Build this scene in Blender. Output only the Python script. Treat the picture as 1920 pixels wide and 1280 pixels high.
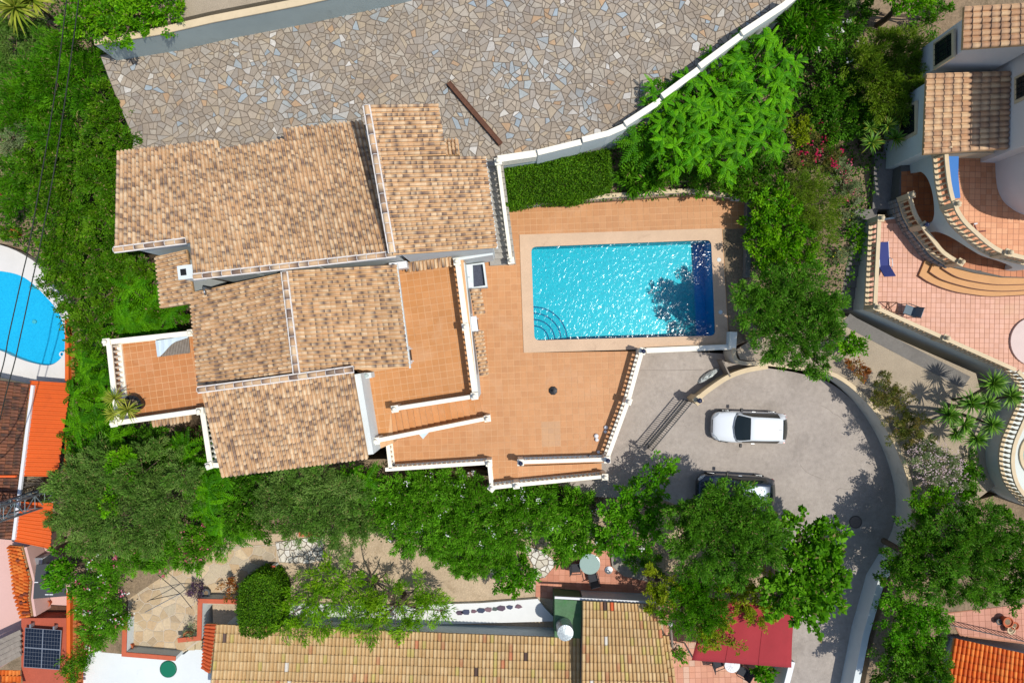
import bpy, math, random
import numpy as np
from mathutils import Vector, Matrix

random.seed(7)
RNG = np.random.default_rng(7)
scene = bpy.context.scene
COL = scene.collection
for o in list(bpy.data.objects):
    bpy.data.objects.remove(o)

# ------------------------------------------------------------------ camera, sky, sun, exposure
CAM_H = 38.0                      # drone height above the driveway
FPX = 1280.0                      # 24 mm lens on a 36 mm sensor, expressed for a 1920 px wide frame
cam = bpy.data.cameras.new('camera')
cam.lens = 24.0
cam.sensor_width = 36.0
cam.clip_end = 2000
camo = bpy.data.objects.new('camera', cam)
camo.location = (0, 0, CAM_H)
COL.objects.link(camo)
scene.camera = camo

SUN_DIR = Vector((0.45, -0.11, 1.0)).normalized()
elev = math.asin(SUN_DIR.z)
world = bpy.data.worlds.new('World')
scene.world = world
world.use_nodes = True
nt = world.node_tree
sky = nt.nodes.new('ShaderNodeTexSky')
sky.sky_type = 'NISHITA'
sky.sun_disc = False
sky.sun_elevation = elev
sky.sun_rotation = math.atan2(SUN_DIR.x, SUN_DIR.y)
bg = nt.nodes['Background']
nt.links.new(sky.outputs[0], bg.inputs[0])
bg.inputs[1].default_value = 0.15
sun = bpy.data.lights.new('sun', 'SUN')
sun.energy = 4.3
sun.angle = math.radians(0.53)
sun.color = (1.0, 0.95, 0.87)
suno = bpy.data.objects.new('sun', sun)
suno.rotation_euler = SUN_DIR.to_track_quat('Z', 'Y').to_euler()
COL.objects.link(suno)
scene.view_settings.view_transform = 'Standard'
scene.view_settings.look = 'None'
scene.view_settings.exposure = 0.0
scene.view_settings.gamma = 1.0
scene.view_settings.use_curve_mapping = False

# ------------------------------------------------------------------ helpers
def P(px, py, z):
    k = (CAM_H - z) / FPX
    return ((px - 960) * k, (640 - py) * k, z)
def P2(px, py, z):
    return P(px, py, z)[:2]
def PL(pts, z):
    return [P(x, y, z) for x, y in pts]
def mpp(z):
    return (CAM_H - z) / FPX
def lin(c):
    c /= 255.0
    return c / 12.92 if c <= 0.04045 else ((c + 0.055) / 1.055) ** 2.4
def C(r, g, b, k=0.72):
    return (lin(r) * k, lin(g) * k, lin(b) * k)
def spline(pts, n=8):
    """Catmull-Rom through 2-D or 3-D points"""
    pts = [np.array(p, float) for p in pts]
    out = []
    for i in range(len(pts) - 1):
        p0 = pts[max(i - 1, 0)]; p1 = pts[i]; p2 = pts[i + 1]; p3 = pts[min(i + 2, len(pts) - 1)]
        for j in range(n):
            t = j / n
            out.append(tuple(0.5 * ((2 * p1) + (-p0 + p2) * t + (2 * p0 - 5 * p1 + 4 * p2 - p3) * t * t
                                    + (-p0 + 3 * p1 - 3 * p2 + p3) * t ** 3)))
    out.append(tuple(pts[-1]))
    return out

class MB:
    def __init__(s):
        s.v = []; s.f = []; s.c = []
    def add(s, vs, fs, col=(1, 1, 1)):
        o = len(s.v)
        s.v += [tuple(map(float, p)) for p in vs]
        s.f += [tuple(i + o for i in f) for f in fs]
        if col and isinstance(col[0], (tuple, list)):
            s.c += list(col)
        else:
            s.c += [col] * len(vs)
        return s
    def hexa(s, bot, top, col=(1, 1, 1)):
        n = len(bot)
        fs = [tuple(range(n - 1, -1, -1)), tuple(range(n, 2 * n))]
        fs += [(i, (i + 1) % n, n + (i + 1) % n, n + i) for i in range(n)]
        return s.add(list(bot) + list(top), fs, col)
    def prism(s, poly, z0, z1, col=(1, 1, 1)):
        poly = [p[:2] for p in poly]
        a = sum(poly[i][0] * poly[(i + 1) % len(poly)][1] - poly[(i + 1) % len(poly)][0] * poly[i][1] for i in range(len(poly)))
        if a < 0: poly = poly[::-1]
        return s.hexa([(x, y, z0) for x, y in poly], [(x, y, z1) for x, y in poly], col)
    def box(s, c, size, rz=0.0, col=(1, 1, 1), tilt=None):
        hx, hy, hz = size[0] / 2, size[1] / 2, size[2] / 2
        M = Matrix.Rotation(rz, 3, 'Z')
        if tilt is not None: M = M @ tilt
        vs = []
        for dz in (-hz, hz):
            for dx, dy in ((-hx, -hy), (hx, -hy), (hx, hy), (-hx, hy)):
                v = M @ Vector((dx, dy, dz))
                vs.append((c[0] + v.x, c[1] + v.y, c[2] + v.z))
        return s.hexa(vs[:4], vs[4:], col)
    def tube(s, pts, r, n=6, col=(1, 1, 1), cap=True):
        pts = [Vector(p) for p in pts]
        rs = r if isinstance(r, (list, tuple)) else [r] * len(pts)
        vs = []
        for i, p in enumerate(pts):
            d = (pts[min(i + 1, len(pts) - 1)] - pts[max(i - 1, 0)]).normalized()
            u = d.cross(Vector((0, 0, 1)) if abs(d.z) < 0.95 else Vector((1, 0, 0))).normalized()
            w = d.cross(u)
            for k in range(n):
                a = 2 * math.pi * k / n
                vs.append(p + (u * math.cos(a) + w * math.sin(a)) * rs[i])
        fs = []
        for i in range(len(pts) - 1):
            for k in range(n):
                fs.append((i * n + k, i * n + (k + 1) % n, (i + 1) * n + (k + 1) % n, (i + 1) * n + k))
        if cap:
            fs.append(tuple(range(n - 1, -1, -1)))
            fs.append(tuple((len(pts) - 1) * n + k for k in range(n)))
        return s.add(vs, fs, col)
    def lathe(s, prof, n=12, c=(0, 0, 0), col=(1, 1, 1)):
        vs = []
        for r, z in prof:
            for k in range(n):
                a = 2 * math.pi * (k + 0.5) / n
                vs.append((c[0] + r * math.cos(a), c[1] + r * math.sin(a), c[2] + z))
        fs = []
        for i in range(len(prof) - 1):
            for k in range(n):
                fs.append((i * n + k, i * n + (k + 1) % n, (i + 1) * n + (k + 1) % n, (i + 1) * n + k))
        fs.append(tuple(range(n - 1, -1, -1)))
        fs.append(tuple((len(prof) - 1) * n + k for k in range(n)))
        return s.add(vs, fs, col)
    def sweep(s, pts, w, zlo, zhi, col=(1, 1, 1), off=0.0, closed=False):
        """rectangular section swept along a plan polyline; zlo/zhi are offsets to each point's z, or (abs,) values"""
        n = len(pts)
        L = []
        for i in range(n):
            p = Vector(pts[i][:2])
            if closed:
                a = Vector(pts[(i - 1) % n][:2]); b = Vector(pts[(i + 1) % n][:2])
            else:
                a = Vector(pts[max(i - 1, 0)][:2]); b = Vector(pts[min(i + 1, n - 1)][:2])
            d1 = (p - a); d2 = (b - p)
            if d1.length < 1e-6: d1 = d2
            if d2.length < 1e-6: d2 = d1
            d1.normalize(); d2.normalize()
            n1 = Vector((-d1.y, d1.x)); n2 = Vector((-d2.y, d2.x))
            m = (n1 + n2)
            m = m.normalized() if m.length > 1e-6 else n1
            m = m / max(0.35, m.dot(n1))
            L.append((p, m))
        vs = []
        for i, (p, m) in enumerate(L):
            z = pts[i][2]
            lo = zlo[0] if isinstance(zlo, tuple) else z + zlo
            hi = zhi[0] if isinstance(zhi, tuple) else z + zhi
            a = p + m * (off + w / 2); b = p + m * (off - w / 2)
            vs += [(a.x, a.y, lo), (b.x, b.y, lo), (b.x, b.y, hi), (a.x, a.y, hi)]
        fs = []
        R = n if closed else n - 1
        for i in range(R):
            o = i * 4; q = ((i + 1) % n) * 4
            for k in range(4):
                fs.append((o + k, o + (k + 1) % 4, q + (k + 1) % 4, q + k))
        if not closed:
            fs.append((3, 2, 1, 0)); o = (n - 1) * 4; fs.append((o, o + 1, o + 2, o + 3))
        return s.add(vs, fs, col)

WL = {}
def _meta(o, label=None, cat=None, group=None, kind=None):
    if label: o['label'] = label
    if cat: o['category'] = cat
    if group: o['group'] = group
    if kind: o['kind'] = kind
    return o
def thing(name, loc, label, cat, group=None):
    o = bpy.data.objects.new(name, None)
    o.empty_display_size = 0.2
    COL.objects.link(o)
    o.location = loc
    WL[o.name] = Vector(loc)
    return _meta(o, label, cat, group)
def mesh_from(name, v, f, c=None, mat=None, smooth=False):
    me = bpy.data.meshes.new(name)
    me.from_pydata(v, [], f)
    if c is not None:
        at = me.color_attributes.new('col', 'FLOAT_COLOR', 'POINT')
        arr = np.ones((len(v), 4), np.float32)
        arr[:, :3] = np.array(c, np.float32).reshape(-1, 3)
        at.data.foreach_set('color', arr.ravel())
    if mat: me.materials.append(mat)
    if smooth:
        me.polygons.foreach_set('use_smooth', [True] * len(me.polygons))
    me.update()
    return me
def put(name, me, origin, parent=None, label=None, cat=None, group=None, kind=None):
    o = bpy.data.objects.new(name, me)
    COL.objects.link(o)
    origin = Vector(origin)
    if parent is not None:
        o.parent = parent
        o.location = origin - WL[parent.name]
    else:
        o.location = origin
    WL[o.name] = origin
    return _meta(o, label, cat, group, kind)
def obj(name, mb, mat, parent=None, label=None, cat=None, group=None, kind=None, smooth=False, origin=None, bevel=0):
    v = np.array(mb.v, float)
    if origin is None:
        lo = v.min(0); hi = v.max(0)
        origin = ((lo[0] + hi[0]) / 2, (lo[1] + hi[1]) / 2, lo[2])
    vv = v - np.array(origin)
    me = mesh_from(name, vv.tolist(), mb.f, mb.c, mat, smooth)
    o = put(name, me, origin, parent, label, cat, group, kind)
    if bevel:
        m = o.modifiers.new('bevel', 'BEVEL'); m.width = bevel; m.segments = 2; m.limit_method = 'ANGLE'
    if smooth == 'auto':
        pass
    return o
def dup(root, loc, rz, label=None, group=None):
    r = root.copy(); COL.objects.link(r)
    r.location = loc; r.rotation_euler = (0, 0, rz)
    WL[r.name] = Vector(loc)
    if label: r['label'] = label
    if group: r['group'] = group
    for ch in list(root.children):
        c = ch.copy(); COL.objects.link(c); c.parent = r
        for g in list(ch.children):
            d = g.copy(); COL.objects.link(d); d.parent = c
    return r

# ------------------------------------------------------------------ materials
MATS = {}
def mat(name, col=(0.5, 0.5, 0.5), rough=0.7, attr=False, n1=None, n2=None, bump=None, metal=0.0, spec=0.3,
        stain=None, coat=0.0, emit=None, wave=None):
    """n1/n2 = (scale, amount): value noise on the colour; bump = (scale, strength); stain = (scale, colour, threshold, amount)"""
    if name in MATS: return MATS[name]
    m = bpy.data.materials.new(name); m.use_nodes = True
    N = m.node_tree.nodes; Lk = m.node_tree.links
    bs = N['Principled BSDF']
    bs.inputs['Roughness'].default_value = rough
    bs.inputs['Metallic'].default_value = metal
    bs.inputs['Specular IOR Level'].default_value = spec
    if coat: bs.inputs['Coat Weight'].default_value = coat; bs.inputs['Coat Roughness'].default_value = 0.05
    geo = N.new('ShaderNodeNewGeometry')
    if attr:
        a = N.new('ShaderNodeVertexColor'); a.layer_name = 'col'; cur = a.outputs[0]
    else:
        r = N.new('ShaderNodeRGB'); r.outputs[0].default_value = (*col, 1); cur = r.outputs[0]
    for nn in (n1, n2):
        if nn:
            t = N.new('ShaderNodeTexNoise'); t.inputs['Scale'].default_value = nn[0]; t.inputs['Detail'].default_value = 6
            t.inputs['Roughness'].default_value = 0.65
            Lk.new(geo.outputs['Position'], t.inputs['Vector'])
            mr = N.new('ShaderNodeMapRange')
            mr.inputs[1].default_value = 0.25; mr.inputs[2].default_value = 0.75
            mr.inputs[3].default_value = 1 - nn[1]; mr.inputs[4].default_value = 1 + nn[1]
            Lk.new(t.outputs[0], mr.inputs[0])
            mx = N.new('ShaderNodeMix'); mx.data_type = 'RGBA'; mx.blend_type = 'MULTIPLY'; mx.inputs[0].default_value = 1
            Lk.new(cur, mx.inputs[6]); Lk.new(mr.outputs[0], mx.inputs[7]); cur = mx.outputs[2]
    if stain:
        sts = stain if isinstance(stain, list) else [stain]
        for q, st in enumerate(sts):
            t = N.new('ShaderNodeTexNoise'); t.inputs['Scale'].default_value = st[0]; t.inputs['Detail'].default_value = 8
            t.inputs['Roughness'].default_value = 0.7; t.inputs['Distortion'].default_value = 0.6
            ad = N.new('ShaderNodeVectorMath'); ad.operation = 'ADD'; ad.inputs[1].default_value = (13.7 * (q + 1), 5.1, 3.3)
            Lk.new(geo.outputs['Position'], ad.inputs[0]); Lk.new(ad.outputs[0], t.inputs['Vector'])
            mr = N.new('ShaderNodeMapRange'); mr.inputs[1].default_value = st[2]; mr.inputs[2].default_value = st[2] + 0.16
            mr.inputs[4].default_value = st[3]
            Lk.new(t.outputs[0], mr.inputs[0])
            mx = N.new('ShaderNodeMix'); mx.data_type = 'RGBA'
            Lk.new(mr.outputs[0], mx.inputs[0]); Lk.new(cur, mx.inputs[6]); mx.inputs[7].default_value = (*st[1], 1); cur = mx.outputs[2]
    Lk.new(cur, bs.inputs['Base Color'])
    if emit:
        bs.inputs['Emission Color'].default_value = (*emit[0], 1); bs.inputs['Emission Strength'].default_value = emit[1]
    if bump:
        t = N.new('ShaderNodeTexNoise'); t.inputs['Scale'].default_value = bump[0]; t.inputs['Detail'].default_value = 5
        Lk.new(geo.outputs['Position'], t.inputs['Vector'])
        b = N.new('ShaderNodeBump'); b.inputs['Strength'].default_value = bump[1]; b.inputs['Distance'].default_value = 0.05
        Lk.new(t.outputs[0], b.inputs['Height']); Lk.new(b.outputs[0], bs.inputs['Normal'])
    MATS[name] = m
    return m
def leaf_mat(name, rough=0.55, trans=0.30):
    m = bpy.data.materials.new(name); m.use_nodes = True
    N = m.node_tree.nodes; Lk = m.node_tree.links
    bs = N['Principled BSDF']; bs.inputs['Roughness'].default_value = rough; bs.inputs['Specular IOR Level'].default_value = 0.12
    a = N.new('ShaderNodeVertexColor'); a.layer_name = 'col'
    Lk.new(a.outputs[0], bs.inputs['Base Color'])
    tr = N.new('ShaderNodeBsdfTranslucent')
    mx = N.new('ShaderNodeMix'); mx.data_type = 'RGBA'; mx.blend_type = 'MULTIPLY'; mx.inputs[0].default_value = 1
    Lk.new(a.outputs[0], mx.inputs[6]); mx.inputs[7].default_value = (1.5, 1.5, 0.6, 1)
    Lk.new(mx.outputs[2], tr.inputs['Color'])
    ms = N.new('ShaderNodeMixShader'); ms.inputs[0].default_value = trans
    Lk.new(bs.outputs[0], ms.inputs[1]); Lk.new(tr.outputs[0], ms.inputs[2])
    Lk.new(ms.outputs[0], N['Material Output'].inputs['Surface'])
    return m
def water_mat(name, tint, bscale, bstr, rough=0.06):
    m = bpy.data.materials.new(name); m.use_nodes = True
    N = m.node_tree.nodes; Lk = m.node_tree.links
    N.remove(N['Principled BSDF'])
    tp = N.new('ShaderNodeBsdfTransparent'); tp.inputs[0].default_value = (*tint, 1)
    gl = N.new('ShaderNodeBsdfGlossy'); gl.inputs['Roughness'].default_value = rough
    fr = N.new('ShaderNodeFresnel'); fr.inputs[0].default_value = 1.33
    geo = N.new('ShaderNodeNewGeometry')
    t = N.new('ShaderNodeTexNoise'); t.inputs['Scale'].default_value = bscale; t.inputs['Detail'].default_value = 3; t.inputs['Distortion'].default_value = 0.7
    mp = N.new('ShaderNodeMapping'); mp.inputs['Scale'].default_value = (1.0, 0.75, 1); mp.inputs['Rotation'].default_value = (0, 0, 0.6)
    Lk.new(geo.outputs['Position'], mp.inputs[0]); Lk.new(mp.outputs[0], t.inputs['Vector'])
    b = N.new('ShaderNodeBump'); b.inputs['Strength'].default_value = 1.0; b.inputs['Distance'].default_value = bstr
    Lk.new(t.outputs[0], b.inputs['Height'])
    Lk.new(b.outputs[0], gl.inputs['Normal']); Lk.new(b.outputs[0], fr.inputs['Normal'])
    ms = N.new('ShaderNodeMixShader')
    Lk.new(fr.outputs[0], ms.inputs[0]); Lk.new(tp.outputs[0], ms.inputs[1]); Lk.new(gl.outputs[0], ms.inputs[2])
    Lk.new(ms.outputs[0], N['Material Output'].inputs['Surface'])
    return m

M_white = mat('white_render', C(228, 236, 236), 0.85, n1=(1.3, 0.06), bump=(30, 0.15), stain=(0.9, C(170, 180, 178), 0.6, 0.4))
M_cream = mat('cream_paint', C(250, 244, 226, .8), 0.8, n1=(2.0, 0.05), bump=(25, 0.1), stain=[(2.2, C(186, 178, 156), 0.6, 0.55), (9, C(160, 152, 134), .62, .45)])
M_cream2 = mat('aged_cream_paint', C(226, 205, 168), 0.85, n1=(2.0, 0.08), bump=(25, 0.1), stain=(2.5, C(150, 135, 110), 0.6, 0.5))
M_grey_wall = mat('pale_grey_render', C(190, 205, 202), 0.9, n1=(0.8, 0.07), bump=(25, 0.15), stain=(1.1, C(140, 148, 145), 0.6, 0.5))
M_conc = mat('worn_concrete', C(178, 168, 158), 0.92, n1=(0.3, 0.16), n2=(4, 0.15), bump=(18, 0.35),
             stain=[(0.4, C(140, 131, 122), 0.52, 0.55), (1.5, C(198, 189, 179), 0.56, 0.5), (6, C(118, 110, 103), 0.58, 0.45)])
M_conc_dark = mat('grey_stone_path', C(128, 124, 118), 0.92, n1=(0.8, 0.15), n2=(9, 0.12), bump=(18, 0.4), stain=(1.5, C(85, 82, 78), 0.58, 0.6))
M_step = mat('grey_step_stone', C(172, 167, 158), 0.92, n1=(1.2, 0.12), n2=(9, 0.12), bump=(18, 0.3), stain=(2, C(120, 116, 108), .56, .5))
M_soil = mat('dry_soil', C(150, 130, 105), 0.95, n1=(0.5, 0.2), n2=(8, 0.3), bump=(14, 0.9), stain=(0.8, C(95, 85, 62), 0.52, 0.7))
M_earth = mat('pale_dry_earth', C(202, 180, 150), 0.95, n1=(0.6, 0.15), n2=(9, 0.2), bump=(12, 0.8), stain=[(1.2, C(150, 128, 98), 0.54, 0.6), (5, C(225, 208, 182), .58, .5)])
M_gravel = mat('gravel_bed', C(188, 172, 148), 0.95, n1=(1.0, 0.12), n2=(26, 0.35), bump=(30, 0.9))
M_mortar = mat('stone_mortar', C(128, 116, 103), 0.95, n1=(0.7, 0.15), n2=(12, 0.12), bump=(20, 0.4), stain=(0.7, C(110, 100, 90), 0.58, 0.5))
M_stone = mat('paving_stone', attr=True, rough=0.85, n1=(7, 0.14), n2=(0.25, 0.10), bump=(14, 0.3), stain=[(0.45, C(140, 127, 113), 0.52, 0.5), (3, C(128, 115, 102), 0.58, 0.45)])
M_roof = mat('flamed_clay_tile', attr=True, rough=0.8, n1=(9, 0.12), n2=(0.45, 0.10), bump=(40, 0.1), stain=[(.7, C(140, 112, 88), .6, .35), (5, C(120, 100, 84), .66, .35)])
M_roof_lo = mat('roof_bedding_mortar', C(205, 165, 118), 0.9, n1=(4, 0.15))
M_ridge_mortar = mat('white_ridge_mortar', C(235, 230, 225), 0.9, n1=(6, 0.12))
M_floor = mat('terracotta_floor_tile', attr=True, rough=0.55, spec=0.35, n1=(0.35, 0.09), n2=(11, 0.06), stain=[(0.4, C(220, 176, 136), 0.55, 0.5), (1.6, C(176, 122, 82), 0.6, 0.4), (3.5, C(170, 114, 72), 0.64, 0.3)])
M_grout = mat('tile_grout', C(226, 180, 134), 0.9, n1=(1, 0.12), stain=(2.5, C(180, 130, 90), .55, .6))
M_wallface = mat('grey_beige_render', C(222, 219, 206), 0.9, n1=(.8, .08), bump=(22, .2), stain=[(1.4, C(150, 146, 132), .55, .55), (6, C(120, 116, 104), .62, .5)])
M_grout_dk = mat('tile_grout_dark', C(188, 134, 106), 0.9, n1=(1, 0.12))
M_coping = mat('pool_coping_stone', C(222, 190, 158), 0.75, n1=(0.9, 0.10), n2=(14, 0.08), bump=(25, 0.15), stain=[(1.3, C(175, 145, 118), 0.58, 0.55), (5, C(190, 160, 132), 0.6, 0.4)])
M_paint = mat('plain_paint', attr=True, rough=0.55, n1=(3, 0.05))
M_metal = mat('galvanised_metal', C(190, 196, 200), 0.35, metal=0.85, n1=(8, 0.2))
M_dark = mat('dark_metal', C(44, 46, 50), 0.5, metal=0.3)
M_black = mat('black_plastic', C(30, 30, 32), 0.5)
M_glass = mat('dark_glass', (0.012, 0.018, 0.018), 0.04, spec=0.6)
M_wood = mat('grey_wood', C(150, 140, 128), 0.85, n1=(5, 0.25))
M_bark = mat('bark', C(110, 95, 78), 0.95, n1=(9, 0.3), bump=(20, 0.6))
M_leaf = leaf_mat('leaf')
M_leaf_gloss = leaf_mat('glossy_leaf', 0.38, 0.25)

# ------------------------------------------------------------------ polygon utilities
def area2(p):
    return sum(p[i][0] * p[(i + 1) % len(p)][1] - p[(i + 1) % len(p)][0] * p[i][1] for i in range(len(p)))
def ccw(p):
    return list(p) if area2(p) > 0 else list(p)[::-1]
def clip(subject, convex):
    out = list(subject)
    n = len(convex)
    for i in range(n):
        ax, ay = convex[i]; bx, by = convex[(i + 1) % n]
        if not out: return []
        inp = out; out = []
        ex, ey = bx - ax, by - ay
        d = [ex * (p[1] - ay) - ey * (p[0] - ax) for p in inp]
        for k in range(len(inp)):
            p, q = inp[k - 1], inp[k]; dp, dq = d[k - 1], d[k]
            if dq >= 0:
                if dp < 0:
                    t = dp / (dp - dq); out.append((p[0] + (q[0] - p[0]) * t, p[1] + (q[1] - p[1]) * t))
                out.append(q)
            elif dp >= 0:
                t = dp / (dp - dq); out.append((p[0] + (q[0] - p[0]) * t, p[1] + (q[1] - p[1]) * t))
    res = []
    for p in out:
        if not res or (abs(p[0] - res[-1][0]) + abs(p[1] - res[-1][1])) > 1e-4: res.append(p)
    if len(res) > 1 and (abs(res[0][0] - res[-1][0]) + abs(res[0][1] - res[-1][1])) < 1e-4: res.pop()
    return res if len(res) >= 3 else []
def inside(pt, poly):
    x, y = pt; c = False
    for i in range(len(poly)):
        x1, y1 = poly[i]; x2, y2 = poly[i - 1]
        if (y1 > y) != (y2 > y) and x < (x2 - x1) * (y - y1) / (y2 - y1) + x1: c = not c
    return c
def centroid(p):
    return (sum(q[0] for q in p) / len(p), sum(q[1] for q in p) / len(p))

def lay_pieces(parent, polys, z, h, colfn, mt, piece, rest_name, inset=0.0, maxn=300, chamfer=0.0):
    """each polygon becomes a low prism: the largest in view are objects of their own, the rest one joined part"""
    items = []
    for p in polys:
        p = ccw(p)
        a = area2(p) / 2
        if a < 0.004: continue
        c = centroid(p)
        if inset:
            q = []
            for x, y in p:
                d = math.hypot(x - c[0], y - c[1])
                k = max(0.3, 1 - inset / max(d, 1e-4))
                q.append((c[0] + (x - c[0]) * k, c[1] + (y - c[1]) * k))
            p = q
        k = FPX / (CAM_H - z)
        vis = bool(abs(c[0]) * k < 970 and abs(c[1]) * k < 650)
        items.append((vis, a, c, p))
    items.sort(key=lambda t: (-t[0], -t[1]))
    rest = MB()
    for i, (vis, a, c, p) in enumerate(items):
        col = colfn(c)
        dz = RNG.uniform(-0.12, 0.12) * h
        n = len(p)
        pin = [(c[0] + (x - c[0]) * (1 - chamfer), c[1] + (y - c[1]) * (1 - chamfer)) for x, y in p]
        if chamfer:
            vs = [(x, y, z) for x, y in p] + [(x, y, z + h * 0.6 + dz) for x, y in p] + [(x, y, z + h + dz) for x, y in pin]
            fs = [tuple(range(2 * n, 3 * n))]
            for r in (0, 1):
                fs += [(r * n + j, r * n + (j + 1) % n, (r + 1) * n + (j + 1) % n, (r + 1) * n + j) for j in range(n)]
        else:
            vs = [(x, y, z) for x, y in p] + [(x, y, z + h + dz) for x, y in p]
            fs = [tuple(range(n, 2 * n))] + [(j, (j + 1) % n, n + (j + 1) % n, n + j) for j in range(n)]
        if i < maxn and vis:
            b = MB().add(vs, fs, col)
            obj(piece, b, mt, parent, origin=(c[0], c[1], z))
        else:
            rest.add(vs, fs, col)
    if rest.v:
        obj(rest_name, rest, mt, parent, kind='stuff')

def tile_grid(poly, ax, s, gap, skip=None):
    """square tiles of size s along direction ax clipped to poly (world 2-D)"""
    ax = Vector(ax).normalized(); ay = Vector((-ax.y, ax.x))
    pr = [(Vector(p).dot(ax), Vector(p).dot(ay)) for p in poly]
    u0 = min(p[0] for p in pr); u1 = max(p[0] for p in pr); v0 = min(p[1] for p in pr); v1 = max(p[1] for p in pr)
    out = []
    sub = ccw(poly)
    nu = int((u1 - u0) / s) + 2; nv = int((v1 - v0) / s) + 2
    for i in range(nu):
        for j in range(nv):
            a, b = u0 + i * s, v0 + j * s
            q = [(a + gap / 2, b + gap / 2), (a + s - gap / 2, b + gap / 2), (a + s - gap / 2, b + s - gap / 2), (a + gap / 2, b + s - gap / 2)]
            q = [tuple(ax * x + ay * y) for x, y in q]
            q = ccw(q)
            ins = [inside(p, sub) for p in q]
            if not any(ins):
                if not inside(centroid(q), sub): continue
            if all(ins): r = q
            else: r = clip(sub, q)
            if not r: continue
            if skip and skip(centroid(r)): continue
            out.append(r)
    return out

def crazy(poly, s, seed, jit=0.48):
    """irregular stone cells (bounded Voronoi) over poly"""
    rg = np.random.default_rng(seed)
    xs = [p[0] for p in poly]; ys = [p[1] for p in poly]
    sub = ccw(poly)
    x0, x1, y0, y1 = min(xs) - 2 * s, max(xs) + 2 * s, min(ys) - 2 * s, max(ys) + 2 * s
    nx = int((x1 - x0) / s) + 1; ny = int((y1 - y0) / s) + 1
    gx, gy = np.meshgrid(np.arange(nx), np.arange(ny))
    S = np.stack([x0 + (gx + 0.5 * (gy % 2)) * s, y0 + gy * s], -1).reshape(-1, 2)
    S = S + rg.uniform(-jit, jit, S.shape) * s
    keep = rg.random(len(S)) > 0.16
    S = S[keep]
    out = []
    for i in range(len(S)):
        c = S[i]
        d2 = ((S - c) ** 2).sum(1)
        nb = np.argsort(d2)[1:16]
        cell = [(c[0] - 2 * s, c[1] - 2 * s), (c[0] + 2 * s, c[1] - 2 * s), (c[0] + 2 * s, c[1] + 2 * s), (c[0] - 2 * s, c[1] + 2 * s)]
        for j in nb:
            m = (S[j] + c) / 2; dv = S[j] - c
            if d2[j] > 16 * s * s: break
            res = []
            dd = [-( (p[0] - m[0]) * dv[0] + (p[1] - m[1]) * dv[1]) for p in cell]
            for k in range(len(cell)):
                p, q = cell[k - 1], cell[k]; dp, dq = dd[k - 1], dd[k]
                if dq >= 0:
                    if dp < 0:
                        t = dp / (dp - dq); res.append((p[0] + (q[0] - p[0]) * t, p[1] + (q[1] - p[1]) * t))
                    res.append(q)
                elif dp >= 0:
                    t = dp / (dp - dq); res.append((p[0] + (q[0] - p[0]) * t, p[1] + (q[1] - p[1]) * t))
            cell = res
            if len(cell) < 3: break
        if len(cell) < 3: continue
        ins = [inside(p, sub) for p in cell]
        if all(ins): out.append(cell)
        elif any(ins):
            r = clip(sub, ccw(cell))
            if r: out.append(r)
    return out

def split_cells(cells, amin, amax, seed):
    """break convex cells along roughly perpendicular cuts, like riven slabs"""
    rg = np.random.default_rng(seed); out = []; stack = [ccw(c) for c in cells]
    while stack:
        p = stack.pop(); A = area2(p) / 2
        if A < 0.006 or len(p) < 3: continue
        if A < rg.uniform(amin, amax) : out.append(p); continue
        q = np.array(p); c = q.mean(0); u, sv, vt = np.linalg.svd(q - c)
        ang = math.atan2(vt[0][1], vt[0][0]) + rg.normal() * .38
        n_ = np.array([math.cos(ang), math.sin(ang)])
        o = c + vt[0] * rg.normal() * .12 * math.sqrt(A)
        d = (q - o) @ n_
        l, r = [], []
        for k in range(len(p)):
            a_, b_ = q[k - 1], q[k]; da, db = d[k - 1], d[k]
            if (da < 0) != (db < 0):
                t = da / (da - db); m = tuple(a_ + (b_ - a_) * t); l.append(m); r.append(m)
            (l if db < 0 else r).append(tuple(b_))
        if len(l) < 3 or len(r) < 3: out.append(p); continue
        stack += [l, r]
    return out
def pick(pal, jit=0.08):
    c = pal[RNG.integers(len(pal))]
    k = 1 + RNG.uniform(-jit, jit)
    return (c[0] * k, c[1] * k, c[2] * k)

def slab(name, poly_px, z, zb, mt, parent=None, label=None, cat=None, kind='structure'):
    b = MB().prism(PL(poly_px, z), zb, z)
    return obj(name, b, mt, parent, label, cat, None, kind if parent is None and not cat else None)
# ------------------------------------------------------------------ roof tiles
PROF = [(-.5, -.012), (-.45, .052), (-.33, .088), (-.1, .1), (.13, .084), (.25, .04), (.31, -.012), (.5, -.012)]
PAN = C(240, 192, 136)
def lerp(a, b, t): return tuple(a[i] * (1 - t) + b[i] * t for i in range(3))
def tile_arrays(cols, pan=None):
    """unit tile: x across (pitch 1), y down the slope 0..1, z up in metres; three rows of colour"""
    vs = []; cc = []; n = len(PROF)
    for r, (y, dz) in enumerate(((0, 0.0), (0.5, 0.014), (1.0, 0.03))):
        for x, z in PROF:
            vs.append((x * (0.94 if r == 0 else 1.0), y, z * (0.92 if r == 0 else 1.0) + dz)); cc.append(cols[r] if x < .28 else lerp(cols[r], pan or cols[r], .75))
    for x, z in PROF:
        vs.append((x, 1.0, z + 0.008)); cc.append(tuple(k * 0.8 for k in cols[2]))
    fs = []
    for r in range(3):
        for i in range(n - 1):
            fs.append((r * n + i, (r + 1) * n + i, (r + 1) * n + i + 1, r * n + i + 1))
    return np.array(vs), fs, cc
def tile_set(pal_fn, k=28):
    out = []
    for i in range(k):
        v, f, c = tile_arrays(pal_fn(i), PAN if pal_fn in (pal_main,) else None)
        out.append((v, f, c))
    return out
def lerp(a, b, t): return tuple(a[i] * (1 - t) + b[i] * t for i in range(3))
def jit(c, a):
    k = 1 + RNG.uniform(-a, a); return tuple(x * k for x in c)
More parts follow.
